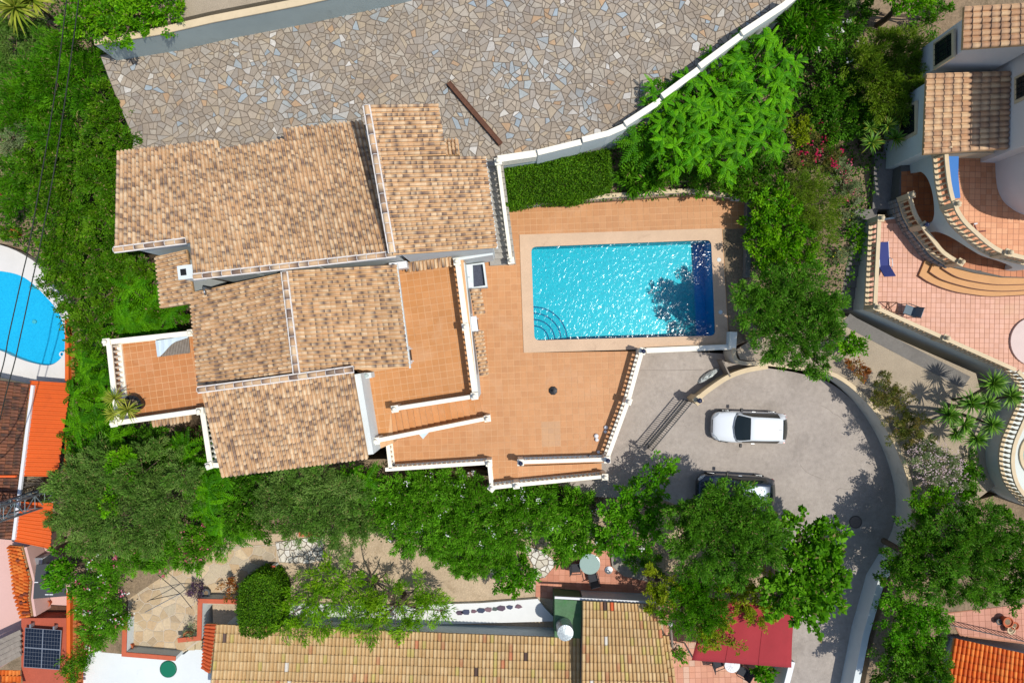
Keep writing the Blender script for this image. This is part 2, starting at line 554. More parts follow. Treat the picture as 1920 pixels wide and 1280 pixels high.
TAN = C(222, 185, 144); TAN2 = C(214, 174, 132); TAN3 = C(230, 199, 160); DRK = C(98, 82, 78); DRK2 = C(122, 101, 91)
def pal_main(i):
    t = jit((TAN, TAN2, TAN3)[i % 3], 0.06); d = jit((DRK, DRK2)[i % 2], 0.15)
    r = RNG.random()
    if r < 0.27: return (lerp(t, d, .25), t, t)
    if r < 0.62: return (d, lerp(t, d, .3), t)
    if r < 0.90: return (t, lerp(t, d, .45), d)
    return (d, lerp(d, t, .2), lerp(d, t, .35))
def pal_south(i):
    t = jit((C(216, 180, 128), C(211, 173, 119), C(222, 190, 140), C(206, 172, 120))[i % 4], 0.05)
    r = RNG.random()
    if r < 0.09: t = jit(C(196, 142, 100), 0.06)
    elif r < 0.16: t = jit(C(205, 185, 110), 0.08)
    return (lerp(t, C(180, 140, 90), .35), t, lerp(t, C(235, 205, 155), .2))
def pal_brown(i):
    t = jit((C(118, 78, 60), C(96, 66, 54), C(135, 86, 62), C(80, 60, 52))[i % 4], 0.12)
    if RNG.random() < 0.13: t = jit(C(205, 100, 55), .1)
    return (t, t, lerp(t, C(150, 95, 70), .4))
def pal_orange(i):
    t = jit((C(238, 122, 42), C(225, 105, 35), C(244, 140, 60))[i % 3], 0.07)
    if RNG.random() < .05: t = C(140, 75, 55)
    return (lerp(t, C(160, 70, 30), .4), t, t)
def pal_east(i):
    t = jit((C(226, 182, 138), C(214, 166, 124), C(236, 196, 150))[i % 3], 0.06); d = jit(C(150, 122, 105), .12)
    r = RNG.random()
    if r < .5: return (lerp(t, d, .6), t, t)
    return (d, t, lerp(t, d, .5))

class House:
    def __init__(s, name, loc, label, cat, pal, pitch=0.187, expo=0.25):
        s.root = thing(name, loc, label, cat)
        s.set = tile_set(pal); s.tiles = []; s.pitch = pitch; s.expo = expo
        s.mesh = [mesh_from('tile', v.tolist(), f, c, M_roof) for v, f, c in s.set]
        s.rng = (0, len(s.set))
    def addset(s, pal, k=10):
        a = len(s.set); new = tile_set(pal, k); s.set += new
        s.mesh += [mesh_from('tile', v.tolist(), f, c, M_roof) for v, f, c in new]
        return (a, a + k)
    def roof(s, A, B, Cc, D, under=M_roof_lo, thick=0.14, pitch=None, expo=None, name='roof', rng=None):
        """A-B ridge edge, D-C eave edge (3-D points)"""
        A, B, Cc, D = map(Vector, (A, B, Cc, D))
        nrm = (B - A).cross(D - A)
        if nrm.z < 0: A, B, Cc, D = B, A, D, Cc
        mb = MB(); dz = Vector((0, 0, 0.012))
        top = [A - dz, B - dz, Cc - dz, D - dz]
        if (top[1] - top[0]).cross(top[3] - top[0]).z < 0: top = top[::-1]
        mb.hexa([p - Vector((0, 0, thick)) for p in top], top)
        ro = obj(name, mb, under, s.root)
        pitch = pitch or s.pitch; expo = expo or s.expo
        n = max(1, round(((B - A).length + (Cc - D).length) / 2 / pitch))
        m = max(1, round(((D - A).length + (Cc - B).length) / 2 / expo))
        for i in range(n):
            u = (i + .5) / n
            t0 = A.lerp(B, u); t1 = D.lerp(Cc, u)
            e0 = (B - A) / n; e1 = (Cc - D) / n
            sh = RNG.uniform(-.3, .3)
            for j in range(m):
                v0 = j / m; v1 = (j + 1) / m
                p = t0.lerp(t1, v0); q = t0.lerp(t1, v1)
                x = e0.lerp(e1, (v0 + v1) / 2)
                y = (q - p) * 1.06
                z = x.cross(y).normalized()
                if z.z < 0: x = -x; z = -z
                wob = RNG.uniform(-.012, .012, 2)
                p = p + y * wob[0] * 2 + x * wob[1]
                s.tiles.append((ro, p, x, y, z, int(RNG.integers(*(rng or s.rng)))))
        return ro
    def ridge(s, p0, p1, r=0.11, step=0.42, parent=None, mortar=True):
        p0, p1 = Vector(p0), Vector(p1)
        d = p1 - p0; n = max(1, round(d.length / step)); e = d / n
        rot = Vector((0, 1, 0)).rotation_difference(e.normalized()).to_matrix()
        up = Vector((0, 0, 1)); side = e.normalized().cross(up).normalized(); up = side.cross(e.normalized())
        par = parent or s.root
        if mortar:
            mb = MB()
            mb.sweep([tuple(p0), tuple(p1)], r * 2.7, -0.06, 0.035)
            obj('ridge_mortar', mb, M_ridge_mortar, par)
        for i in range(n):
            c = (pal_main(i) if s.mesh else None)
            mb = MB(); vs = []; cc = []; K = 7
            for t, rr, lift in ((0.02, r * 0.9, 0.0), (.5, r * .95, .01), (0.97, r, 0.022)):
                for k in range(K):
                    a = math.pi * k / (K - 1)
                    pt = p0 + e * (i + t) + side * math.cos(a) * rr + up * (math.sin(a) * rr + lift)
                    vs.append(tuple(pt)); cc.append(c[0] if t < .3 else (c[1] if t < .6 else c[2]))
            fs = [(q * K + k, q * K + k + 1, (q + 1) * K + k + 1, (q + 1) * K + k) for q in (0, 1) for k in range(K - 1)]
            fs.append(tuple(range(2 * K, 3 * K)))
            mb.add(vs, fs, cc)
            obj('ridge_tile', mb, M_roof, par)
            if mortar:
                m2 = MB(); vs = []
                for t in (0.0, 0.055):
                    for k in range(K):
                        a = math.pi * k / (K - 1)
                        vs.append(tuple(p0 + e * (i + t) + side * math.cos(a) * (r + .012) + up * (math.sin(a) * (r + .012) + .02)))
                s.mort.add(vs, [(k, k + 1, K + k + 1, K + k) for k in range(K - 1)])
    mort = None
    def finish(s, maxn=300):
        def vis(t):
            p = t[1]; k = FPX / (CAM_H - p.z)
            off = abs(p.x) * k > 962 or abs(p.y) * k > 642
            return (off, -p.z)
        s.tiles.sort(key=vis)
        rest_v = []; rest_f = []; rest_c = []; off = 0
        for i, (ro, p, x, y, z, vi) in enumerate(s.tiles):
            if i < maxn and not vis(s.tiles[i])[0]:
                o = bpy.data.objects.new('tile', s.mesh[vi]); COL.objects.link(o)
                o.parent = ro
                w = WL[ro.name]
                o.matrix_local = Matrix(((x.x, y.x, z.x, p.x - w.x), (x.y, y.y, z.y, p.y - w.y), (x.z, y.z, z.z, p.z - w.z), (0, 0, 0, 1)))
            else:
                v, f, c = s.set[vi]
                M = np.array([[x.x, x.y, x.z], [y.x, y.y, y.z], [z.x, z.y, z.z]])
                rest_v.append(v @ M + np.array(p)); rest_f += [tuple(a + off for a in q) for q in f]; rest_c += c
                off += len(v)
        if rest_v:
            V = np.concatenate(rest_v); w = WL[s.root.name]
            me = mesh_from('roof_tiles', (V - np.array(w)).tolist(), rest_f, rest_c, M_roof)
            put('roof_tiles', me, w, s.root, kind='stuff')
        if s.mort and s.mort.v:
            obj('ridge_joint_mortar', s.mort, M_ridge_mortar, s.root)
    def walls(s, quad_top, zb, mt, inset=0.25, name='wall', drop=0.16):
        """solid under a roof quad: quad_top = 3-D corners of the roof"""
        c = sum((Vector(p) for p in quad_top), Vector()) / len(quad_top)
        top = []; bot = []
        for p in quad_top:
            p = Vector(p); d = Vector((c.x - p.x, c.y - p.y, 0)); d.normalize()
            q = p + d * inset * 1.41
            top.append((q.x, q.y, p.z - drop)); bot.append((q.x, q.y, zb))
        if area2([t[:2] for t in top]) < 0: top = top[::-1]; bot = bot[::-1]
        return obj(name, MB().hexa(bot, top), mt, s.root)

# ------------------------------------------------------------------ balustrades
def _balu_mesh(name, h, r, mt):
    prof = [(r * .9, 0), (r * .9, h * .06), (r * .55, h * .14), (r * 1.15, h * .38), (r * .5, h * .72), (r * .9, h * .94), (r * .9, h)]
    b = MB().lathe(prof, 6)
    return mesh_from(name, b.v, b.f, b.c, mt, True)
BALU = {}
def balustrade(label, pts, zb, h=0.95, mt=M_cream, posts=None, lamps=(), spacing=0.26, rail_w=0.2, solid=False, ball=True, post_w=0.26,
               top_px=True, foot=None, name='balustrade', group=None):
    """pts = plan polyline in photo pixels seen at rail height, zb = base height (number or one per point)"""
    zs = zb if isinstance(zb, (list, tuple)) else [zb] * len(pts)
    W = [P(x, y, z + (h if top_px else 0)) for (x, y), z in zip(pts, zs)]
    W = [(p[0], p[1], z) for p, z in zip(W, zs)]
    root = thing(name, (W[0][0], W[0][1], min(zs)), label, 'balustrade' if not solid else 'wall', group)
    obj('rail', MB().sweep(W, rail_w, h - 0.1, h), mt, root, bevel=0.012)
    if solid:
        obj('parapet', MB().sweep(W, rail_w * .7, -(foot or 0.0), h - 0.1), mt, root)
    else:
        obj('plinth', MB().sweep(W, rail_w * 0.95, -(foot or 0.0), 0.1), mt, root)
        key = (round(h, 2), mt.name)
        if key not in BALU: BALU[key] = _balu_mesh('baluster', h - 0.2, 0.068, mt)
        acc = 0; nxt = spacing * .7
        for i in range(len(W) - 1):
            a, b = Vector(W[i]), Vector(W[i + 1]); L = (b - a).length
            while nxt <= acc + L:
                p = a.lerp(b, (nxt - acc) / L)
                put('baluster', BALU[key], (p.x, p.y, p.z + 0.1), root)
                nxt += spacing
            acc += L
    idx = posts if posts is not None else (0, len(W) - 1)
    for i in idx:
        p = W[i]
        ang = math.atan2(W[min(i + 1, len(W) - 1)][1] - W[max(i - 1, 0)][1], W[min(i + 1, len(W) - 1)][0] - W[max(i - 1, 0)][0])
        b = MB().box((p[0], p[1], p[2] + (h + .08 - (foot or 0)) / 2), (post_w, post_w, h + .08 + (foot or 0)), ang)
        b.box((p[0], p[1], p[2] + h + .11), (post_w + .08, post_w + .08, .06), ang)
        po = obj('post', b, mt, root, bevel=0.01)
        if i in lamps:
            lb = MB().lathe([(.05, 0), (.05, .05), (.085, .07), (.10, .24), (.13, .26), (.03, .34)], 6, (p[0], p[1], p[2] + h + .14))
            obj('lantern', lb, M_navy, po)
        elif ball:
            prof = [(.05, 0), (.06, .03)] + [(.115 * math.sin(a), .14 - .115 * math.cos(a)) for a in np.linspace(.5, math.pi - .05, 7)]
            obj('ball_finial', MB().lathe(prof, 12, (p[0], p[1], p[2] + h + .14)), mt, po, smooth=True)
    return root
M_navy = mat('dark_blue_lantern', C(48, 56, 86), 0.4, metal=0.2)

# ------------------------------------------------------------------ terrain and the large ground surfaces
ZT = lambda x, y: max(-9.0, min(14.0, 0.2 * y - 3.2 + 0.25 * math.sin(x * .3) * math.cos(y * .27)))
g = [-320, -200, -120, -80, -60, -45] + list(np.linspace(-36, 36, 49)) + [45, 60, 80, 120, 200, 320]
mb = MB(); n = len(g)
mb.v = [(x, y, ZT(x, y)) for y in g for x in g]; mb.c = [(1, 1, 1)] * len(mb.v)
mb.f = [(j * n + i, j * n + i + 1, (j + 1) * n + i + 1, (j + 1) * n + i) for j in range(n - 1) for i in range(n - 1)]
obj('ground', mb, M_soil, kind='structure', origin=(0, 0, 0))

Z_ST, Z_PT, Z_UP, Z_LT = 4.5, 1.6, 4.2, 4.2
# cobbled street
ST_PX = [(188, 104), (420, 60), (720, -8), (1000, -60), (1560, -60), (1470, 12), (1330, 108), (1188, 222), (1085, 272), (930, 300), (905, 296), (905, 420), (700, 520), (350, 520), (235, 420), (250, 260), (205, 150)]
st = slab('street', ST_PX, Z_ST - .02, -6, M_mortar)
pal = [C(174, 160, 142), C(167, 153, 135), C(180, 166, 147), C(163, 151, 135), C(182, 166, 142), C(184, 173, 156), C(167, 157, 144), C(171, 163, 151)]
pal_x = [C(166, 176, 180), C(196, 164, 128), C(188, 156, 122), C(162, 174, 180), C(212, 207, 198), C(210, 204, 192), C(158, 146, 134)]
def stone_col(c):
    # pale and bluish slabs come in loads laid side by side
    k_ = math.sin(c[0] * .55 + 1.3 * math.sin(c[1] * .6)) + math.cos(c[1] * .9 + .4 * c[0])
    if k_ > .9 and RNG.random() < .3: return pick([C(164, 171, 172), C(172, 178, 176), C(196, 190, 180), C(184, 181, 173)], .06)
    if RNG.random() < 0.07: return pick(pal_x, .08)
    return pick(pal, .07)
VIS_ST = [(188, 106), (420, 62), (720, -4), (1000, -40), (1500, -40), (1468, 12), (1330, 106), (1188, 220), (1085, 270), (932, 298), (905, 300), (880, 330), (700, 360), (400, 330), (245, 330), (250, 260), (205, 150)]
lay_pieces(st, split_cells(crazy([p[:2] for p in PL(VIS_ST, Z_ST)], 0.62, 3), 0.055, .2, 4), Z_ST - .02, 0.026, stone_col, M_stone, 'paving_stone', 'paving_stones', inset=0.027, chamfer=0.07)

# driveway and the sunken forecourt
curve_in = spline([(1372, 664), (1400, 684), (1440, 690), (1500, 700), (1560, 720), (1615, 768), (1655, 830), (1683, 900), (1692, 960), (1684, 1010), (1662, 1056), (1640, 1120), (1612, 1220), (1590, 1310)], 5)
DR = curve_in + [(1470, 1310), (1484, 1150), (1440, 1010), (1240, 935), (1090, 930), (1040, 905), (1128, 850), (1196, 652)]
slab('driveway', DR, 0.0, -7, M_conc)

# south gardens on their own levels
slab('south_garden', [(395, 1000), (700, 960), (900, 930), (1130, 920), (1260, 935), (1440, 1010), (1480, 1090), (1484, 1290), (1000, 1290), (820, 1200), (400, 1190)], -1.2, -9, M_earth)
slab('west_garden', [(134, 640), (225, 620), (400, 870), (720, 860), (1130, 905), (1130, 960), (700, 985), (410, 1010), (230, 1130), (132, 1130), (132, 1010), (110, 1000), (110, 880)], -0.9, -9, M_soil)
slab('north_bank', [(-60, -60), (400, -60), (190, 104), (205, 150), (250, 260), (232, 420), (330, 560), (380, 640), (230, 660), (136, 640), (134, 560), (84, 496), (34, 462), (-60, 446)], 0.2, -9, M_soil)
slab('upper_bank', [(174, 62), (300, 44), (395, 22), (560, -10), (760, -54), (760, -120), (174, -120)], 6.0, -3, M_gravel)
# east gardens
slab('hedge_bed', [(930, 300), (1085, 270), (1188, 222), (1330, 108), (1470, 12), (1560, -80), (1840, -80), (1740, 60), (1700, 300), (1600, 420), (1570, 600), (1400, 640), (1405, 376), (1290, 366), (965, 388)], 2.0, -6, M_soil)
slab('gravel_garden', [(1380, 655), (1404, 640), (1580, 590), (1830, 700), (1880, 900), (1800, 960), (1720, 972), (1716, 960), (1706, 893), (1674, 815), (1630, 752), (1570, 704), (1502, 688), (1440, 680), (1388, 674)], 1.5, -6, M_gravel)
slab('lower_east_garden', [(1712, 962), (1730, 965), (1860, 930), (1990, 900), (1990, 1150), (1780, 1190), (1700, 1310), (1616, 1310), (1640, 1190), (1666, 1096), (1686, 1056), (1706, 1015)], 0.9, -6, M_soil)

# ------------------------------------------------------------------ walls along the street
def wall_px(label, pts, zb, zt, w, mt, capm=None, name='garden_wall', cap_h=0.08, cap_w=None, at='top'):
    W = [P(x, y, zt if at == 'top' else zb) for x, y in pts]
    W = [(p[0], p[1], zb) for p in W]
    root = thing(name, (W[0][0], W[0][1], zb), label, 'wall')
    obj('wall_face', MB().sweep(W, w, 0, zt - zb - (cap_h if capm else 0)), mt, root)
    if capm: obj('coping', MB().sweep(W, cap_w or w + .06, zt - zb - cap_h, zt - zb), capm, root, bevel=.012)
    return root
# grey retaining wall north of the street, built in cast panels
wall_px('long grey rendered retaining wall along the top edge of the stone street', [(176, 78), (300, 58), (395, 36), (560, 4), (760, -40)], Z_ST - .5, 6.3, 0.3, M_grey_wall, M_cream2, 'retaining_wall', cap_w=.34)
# stepped white wall between street and hedge
root = thing('stepped_wall', P(940, 290, Z_ST), 'white stepped wall with cream coping between the stone street and the ferny trees', 'wall')
segs = [((933, 297), (1008, 286)), ((1008, 286), (1090, 266)), ((1092, 262), (1140, 250), (1172, 236)), ((1172, 232), (1240, 188)), ((1242, 180), (1310, 130)), ((1312, 124), (1390, 66)), ((1391, 62), (1470, 10), (1500, -14))]
for i, sg in enumerate(segs):
    zt = 4.95 + 0.17 * i
    W = [P(x, y, zt) for x, y in sg]; W = [(p[0], p[1], 0) for p in W]
    obj('wall_panel', MB().sweep(W, 0.2, (1.2,), (zt - .09,)), M_white, root)
    obj('coping', MB().sweep(W, 0.28, (zt - .09,), (zt,)), M_cream, root, bevel=.012)

# rusty steel channel lying on the street
a, b2 = Vector(P(841, 155, Z_ST + .15)), Vector(P(939, 270, Z_ST + .15))
d = (b2 - a); ln = d.length; ang = math.atan2(d.y, d.x); mid = (a + b2) / 2
mb = MB()
M_rust = mat('rusted_steel', C(112, 76, 58), 0.8, metal=0.2, n1=(5, .3), n2=(30, .2), stain=(4, C(70, 50, 45), .55, .7))
rt = thing('steel_beam', (mid.x, mid.y, Z_ST), 'long rusty brown steel beam lying on the stone street', 'beam')
obj('web', MB().box((mid.x, mid.y, Z_ST + .10), (ln, .05, .16), ang), M_rust, rt)
for dz in (.03, .19):
    obj('flange', MB().box((mid.x, mid.y, Z_ST + dz), (ln, .24, .03), ang), M_rust, rt)
for s in (-1, 1):
    off = Vector((-math.sin(ang), math.cos(ang), 0)) * s * .1
    obj('lip', MB().box((mid.x + off.x, mid.y + off.y, Z_ST + .215), (ln, .03, .02), ang), M_rust, rt)

# curved white wall round the driveway, higher garden behind it
cw = spline([(1376, 650), (1384, 678), (1440, 682), (1500, 690), (1568, 704), (1628, 752), (1672, 815), (1704, 893), (1714, 960), (1706, 1012), (1684, 1050)], 5)
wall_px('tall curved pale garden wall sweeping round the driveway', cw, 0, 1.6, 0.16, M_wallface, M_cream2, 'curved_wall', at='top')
wall_px('straight white wall beside the drive at the bottom right', [(1688, 1034), (1674, 1056), (1652, 1092), (1624, 1190), (1600, 1310)], -.5, 1.2, 0.35, M_white, None, 'drive_wall')
wall_px('white wall below the pool with short return by the forecourt', [(1376, 622), (1374, 652)], 0, Z_PT + .75, 0.3, M_white, M_cream, 'pool_end_wall')
wall_px('low cream wall closing the pool terrace above the forecourt', [(1212, 657), (1372, 650)], 0, Z_PT + .32, 0.22, M_cream, M_cream, 'pool_side_wall')
# low curved forecourt wall with pillar and gate
lw = spline([(1308, 748), (1330, 730), (1365, 707), (1400, 694), (1440, 687)], 5)
wall_px('low curved cream wall dividing the forecourt from the drive', lw, 0, 0.95, .2, M_cream2, M_cream2, 'forecourt_wall')
p = P(1309, 750, 1.5)
pl = thing('gate_pillar', (p[0], p[1], 0), 'square gate pillar with dark lantern at the end of the curved low wall', 'pillar')
obj('shaft', MB().box((p[0], p[1], .72), (.34, .34, 1.44), .7), M_cream2, pl)
obj('cap', MB().box((p[0], p[1], 1.48), (.44, .44, .08), .7), M_cream2, pl, bevel=.01)
obj('lantern', MB().lathe([(.05, 0), (.06, .06), (.1, .1), (.12, .28), (.15, .3), (.03, .4)], 6, (p[0], p[1], 1.52)), M_navy, pl)
# sliding gate
ga, gb = Vector(P(1222, 845, 1.45)), Vector(P(1298, 754, 1.45)); ga.z = gb.z = 0
gt = thing('sliding_gate', tuple(ga), 'dark metal barred gate standing open across the forecourt', 'gate')
gd = (gb - ga); gl_ = gd.length; gn = 26
for z in (.12, .5, 1.42):
    obj('rail', MB().sweep([(*ga.xy, 0), (*gb.xy, 0)], .05, z, z + .05), M_dark, gt)
for i in range(gn + 1):
    q = ga.lerp(gb, i / gn)
    obj('bar', MB().box((q.x, q.y, .8), (.022, .022, 1.28), math.atan2(gd.y, gd.x)), M_dark, gt)
q2 = MB(); 
for sgn in (-1, 1):
    q2.sweep([(*ga.xy, 0), (*gb.xy, 0)], .03, .0, .02, off=.1 * sgn)
obj('track', q2, M_dark, gt)

wall_px('low white wall under the hedge along the north side of the pool terrace', [(966, 384), (1100, 371), (1200, 362), (1290, 357), (1404, 371)], 1.5, 2.35, .16, M_white, M_cream2, 'hedge_wall')
wall_px('short grey stone wall east of the pool', [(1406, 374), (1402, 520)], 1.5, 2.1, .22, M_conc_dark, M_conc_dark, 'stone_wall')

# joints and cracks of the concrete forecourt and drive
M_joint = mat('concrete_joint', C(126, 118, 110), .95, n1=(6, .2))
dw = bpy.data.objects['driveway']
for pts in ([(1200, 694), (1260, 694), (1352, 692)],):
    obj('joint', MB().sweep(PL(pts, .0), .018, -.01, .004), M_joint, dw)
rgc = np.random.default_rng(31)
for x, y, a, n in ((1540, 760, .6, 9), (1620, 900, 2.2, 8), (1500, 870, 1.2, 7), (1260, 770, 2.8, 6), (1560, 1000, 1.9, 8)):
    pts = []
    for i in range(n):
        pts.append((x, y)); a += rgc.normal() * .45; x += 9 * math.cos(a); y += 9 * math.sin(a)
    obj('crack', MB().sweep(PL(pts, .0), .012, -.01, .003), M_joint, dw)
# ------------------------------------------------------------------ pool terrace
COP = [(974, 440), (1353, 428), (1366, 650), (982, 661)]
WAT = [(996, 463), (1333, 450), (1341, 629), (1002, 638)]
copw = [p[:2] for p in PL(COP, Z_PT)]
PT_ALL = [(948, 388), (1290, 362), (1404, 374), (1402, 432), (1398, 640), (1372, 652), (1204, 658), (1140, 858), (1132, 866), (972, 872), (972, 905), (922, 912), (918, 866), (732, 878), (724, 822), (905, 786), (897, 742), (893, 742), (868, 490), (930, 497), (962, 492), (946, 388)]
pt = thing  # placeholder replaced below
pieces = [
    [(946, 386), (1290, 360), (1406, 372), (1402, 430), (1353, 428), (974, 440), (960, 440)],
    [(960, 440), (974, 440), (982, 661), (1204, 658), (1140, 860), (1132, 866), (972, 872), (972, 905), (922, 912), (918, 866), (732, 878), (724, 822), (720, 790), (880, 720), (868, 490), (960, 490)],
    [(1353, 428), (1402, 430), (1398, 640), (1372, 652), (1366, 650)],
]
mb = MB()
for pc in pieces: mb.prism(PL(pc, Z_PT - .012), -6, Z_PT - .012)
PT = obj('pool_terrace', mb, M_grout, kind='structure')
fl_pal = [C(207, 147, 94), C(204, 144, 91), C(209, 150, 98), C(202, 142, 90)]
def fcol(c):
    if c != 0:
        k_ = FPX / (CAM_H - Z_PT); x_, y_ = 960 + c[0] * k_, 640 - c[1] * k_
        if 1012 < x_ < 1052 and 794 < y_ < 834: return pick([C(203, 156, 112), C(200, 154, 112)], .02)      # replaced greyish tiles
        if 895 < x_ < 912 and 630 < y_ < 680 : return pick([C(204, 138, 82)], .03)
    return pick(fl_pal, .02)
axp = Vector(P2(1332, 450, Z_PT)) - Vector(P2(996, 463, Z_PT))
copi = [(centroid(copw)[0] + (x - centroid(copw)[0]) * .975, centroid(copw)[1] + (y - centroid(copw)[1]) * .97) for x, y in copw]
tl = []
for pc in (pieces[0], pieces[1]):
    tl += tile_grid([p[:2] for p in PL(pc, Z_PT)], tuple(axp), 0.335, 0.026)
lay_pieces(PT, tl, Z_PT - .012, 0.012, fcol, M_floor, 'floor_tile', 'floor_tiles')
slab('pool_planting_strip', [(1355, 430), (1404, 428), (1402, 640), (1368, 650)], Z_PT + .01, Z_PT - .3, M_soil)

# pool
wc = PL(WAT, Z_PT)
PO = thing('swimming_pool', (*centroid([p[:2] for p in wc]), Z_PT - 1.6), 'rectangular turquoise swimming pool with glittering water and beige coping', 'pool')
def rounded(px, z, r=10, n=5):
    out = []
    for i in range(4):
        p = Vector(px[i]); a = (Vector(px[i - 1]) - p).normalized(); b = (Vector(px[(i + 1) % 4]) - p).normalized()
        for k in range(n + 1):
            t = k / n
            s = p + a * r * (1 - t) ** 2 + b * r * t ** 2
            out.append(P(s.x, s.y, z))
    return out
ri = rounded(WAT, Z_PT)
co = PL(COP, Z_PT)
# coping ring of separate slabs
def quadpt(q, u, v):
    a = Vector(q[0]).lerp(Vector(q[1]), u); b = Vector(q[3]).lerp(Vector(q[2]), u); return a.lerp(b, v)
mbc = MB()
nR = len(ri); seg = nR // 4
for i in range(4):
    inner = [ri[(i * seg + seg // 2 + k + 1) % nR] if False else None for k in range(0)]
outer_v = []
for i in range(nR):
    p = Vector(ri[i][:2])
    j = i // seg
    outer_v.append(co[j])
top = Z_PT + .035
vs = []; fs = []
for i in range(nR):
    vs += [(*ri[i][:2], top), (*outer_v[i][:2], top), (*ri[i][:2], Z_PT - .15), (*outer_v[i][:2], Z_PT - .02)]
for i in range(nR):
    a, b = i * 4, ((i + 1) % nR) * 4
    fs += [(a, b, a + 2) if False else (a, a + 2, b + 2, b)]
    if (Vector(outer_v[i]) - Vector(outer_v[(i + 1) % nR])).length > 1e-5:
        fs += [(a, b, b + 1, a + 1), (a + 1, b + 1, b + 3, a + 3)]
    else:
        fs += [(a, b, a + 1)]
mbc.add(vs, fs)
obj('coping', mbc, M_coping, PO)
def mosaic(name, c1, c2):
    m = bpy.data.materials.new(name); m.use_nodes = True
    N = m.node_tree.nodes; Lk = m.node_tree.links; bs = N['Principled BSDF']; bs.inputs['Roughness'].default_value = .4
    geo = N.new('ShaderNodeNewGeometry'); t = N.new('ShaderNodeTexNoise'); t.inputs['Scale'].default_value = 9; t.inputs['Detail'].default_value = 4
    v = N.new('ShaderNodeTexVoronoi'); v.inputs['Scale'].default_value = 22
    Lk.new(geo.outputs['Position'], t.inputs['Vector']); Lk.new(geo.outputs['Position'], v.inputs['Vector'])
    mx = N.new('ShaderNodeMix'); mx.data_type = 'RGBA'; mx.inputs[6].default_value = (*c1, 1); mx.inputs[7].default_value = (*c2, 1)
    ad = N.new('ShaderNodeMath'); ad.operation = 'MULTIPLY_ADD'; ad.inputs[1].default_value = .55; 
    sp = N.new('ShaderNodeSeparateColor'); Lk.new(v.outputs['Color'], sp.inputs[0])
    Lk.new(sp.outputs[0], ad.inputs[0]); Lk.new(t.outputs[0], ad.inputs[2])
    sb = N.new('ShaderNodeMath'); sb.operation = 'SUBTRACT'; sb.inputs[1].default_value = .3; sb.use_clamp = True
    Lk.new(ad.outputs[0], sb.inputs[0]); Lk.new(sb.outputs[0], mx.inputs[0]); Lk.new(mx.outputs[2], bs.inputs['Base Color'])
    return m
M_mos = mosaic('turquoise_mosaic', (0.002, 0.22, 0.32), (0.008, 0.42, 0.50))
M_mosd = mosaic('deep_blue_mosaic', (0.02, 0.19, 0.50), (0.05, 0.32, 0.66))  # deep-end tile blue; on the east basin wall it doubles as painted shade
# basin
zf0, zf1 = Z_PT - 1.0, Z_PT - 1.5
mb = MB(); vs = []
for p in ri: vs += [(p[0], p[1], Z_PT), (p[0], p[1], Z_PT - 1.7)]
fs = [(i * 2, i * 2 + 1, ((i + 1) % nR) * 2 + 1, ((i + 1) % nR) * 2) for i in range(nR)]
mb.add(vs, [f[::-1] for f in fs])
xm = wq_x = quadpt(PL(WAT, Z_PT), .97, .5).x
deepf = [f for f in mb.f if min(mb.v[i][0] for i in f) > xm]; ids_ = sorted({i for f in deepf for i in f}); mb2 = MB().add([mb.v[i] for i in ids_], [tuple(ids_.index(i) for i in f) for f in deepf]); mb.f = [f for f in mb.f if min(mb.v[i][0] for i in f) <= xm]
obj('basin_wall', mb, M_mos, PO); obj('shade_blue_end_wall', mb2, M_mosd, PO)  # east wall takes the band's blue, painting in the shade on that face
def wq(u, v, z):
    k = quadpt(PL(WAT, Z_PT), u, v); return (k.x, k.y, z)
mb = MB().add([wq(-.01, -.02, zf0), wq(.94, -.02, zf1), wq(.94, 1.02, zf1), wq(-.01, 1.02, zf0)], [(3, 2, 1, 0)])
obj('basin_floor', mb, M_mos, PO)
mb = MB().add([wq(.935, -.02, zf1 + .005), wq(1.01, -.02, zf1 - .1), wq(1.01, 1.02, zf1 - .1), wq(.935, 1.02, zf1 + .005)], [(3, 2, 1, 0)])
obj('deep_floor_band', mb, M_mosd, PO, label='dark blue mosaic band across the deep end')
# curved entry steps in the south-west corner
corner = Vector(wq(0, 1, 0)[:2]); e1 = (Vector(wq(1, 1, 0)[:2]) - corner).normalized(); e2 = (Vector(wq(0, 0, 0)[:2]) - corner).normalized()
for k, (r, z) in enumerate(((1.85, -.78), (1.5, -.6), (1.15, -.42), (.8, -.24))):
    poly = [tuple(corner)] + [tuple(corner + e1 * math.cos(a) * r + e2 * math.sin(a) * r) for a in np.linspace(0, math.pi / 2, 14)]
    o = obj('entry_step', MB().prism(poly, Z_PT - 1.2, Z_PT + z), M_mos, PO)
    ed = [(*(corner + e1 * math.cos(a) * (r - .03) + e2 * math.sin(a) * (r - .03)), Z_PT + z) for a in np.linspace(0, math.pi / 2, 14)]
    obj('step_edge', MB().sweep(ed, .06, -.01, .012), mat('navy_mosaic_edge', (0.01, 0.05, 0.16), .4), o)
M_water = water_mat('pool_water', (0.45, 0.97, 0.99), 5.2, 0.038, 0.135)
mb = MB().add([(p[0], p[1], Z_PT - .09) for p in ri], [tuple(range(nR))])
if area2([p[:2] for p in ri]) < 0: mb.f = [mb.f[0][::-1]]
obj('water', mb, M_water, PO)
for x, y in ((1348, 487), (1351, 585)):
    p = P(x, y, top); obj('skimmer_lid', MB().lathe([(.11, -.01), (.11, .008), (.09, .014)], 16, (p[0], p[1], top)), M_white, PO)

# ------------------------------------------------------------------ the villa
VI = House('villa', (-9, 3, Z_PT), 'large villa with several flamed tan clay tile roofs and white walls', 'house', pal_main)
VI.mort = MB()
zr1, ze1 = 8.7, 6.6
def q4(pts, zs): return [P(x, y, z) for (x, y), z in zip(pts, zs)]
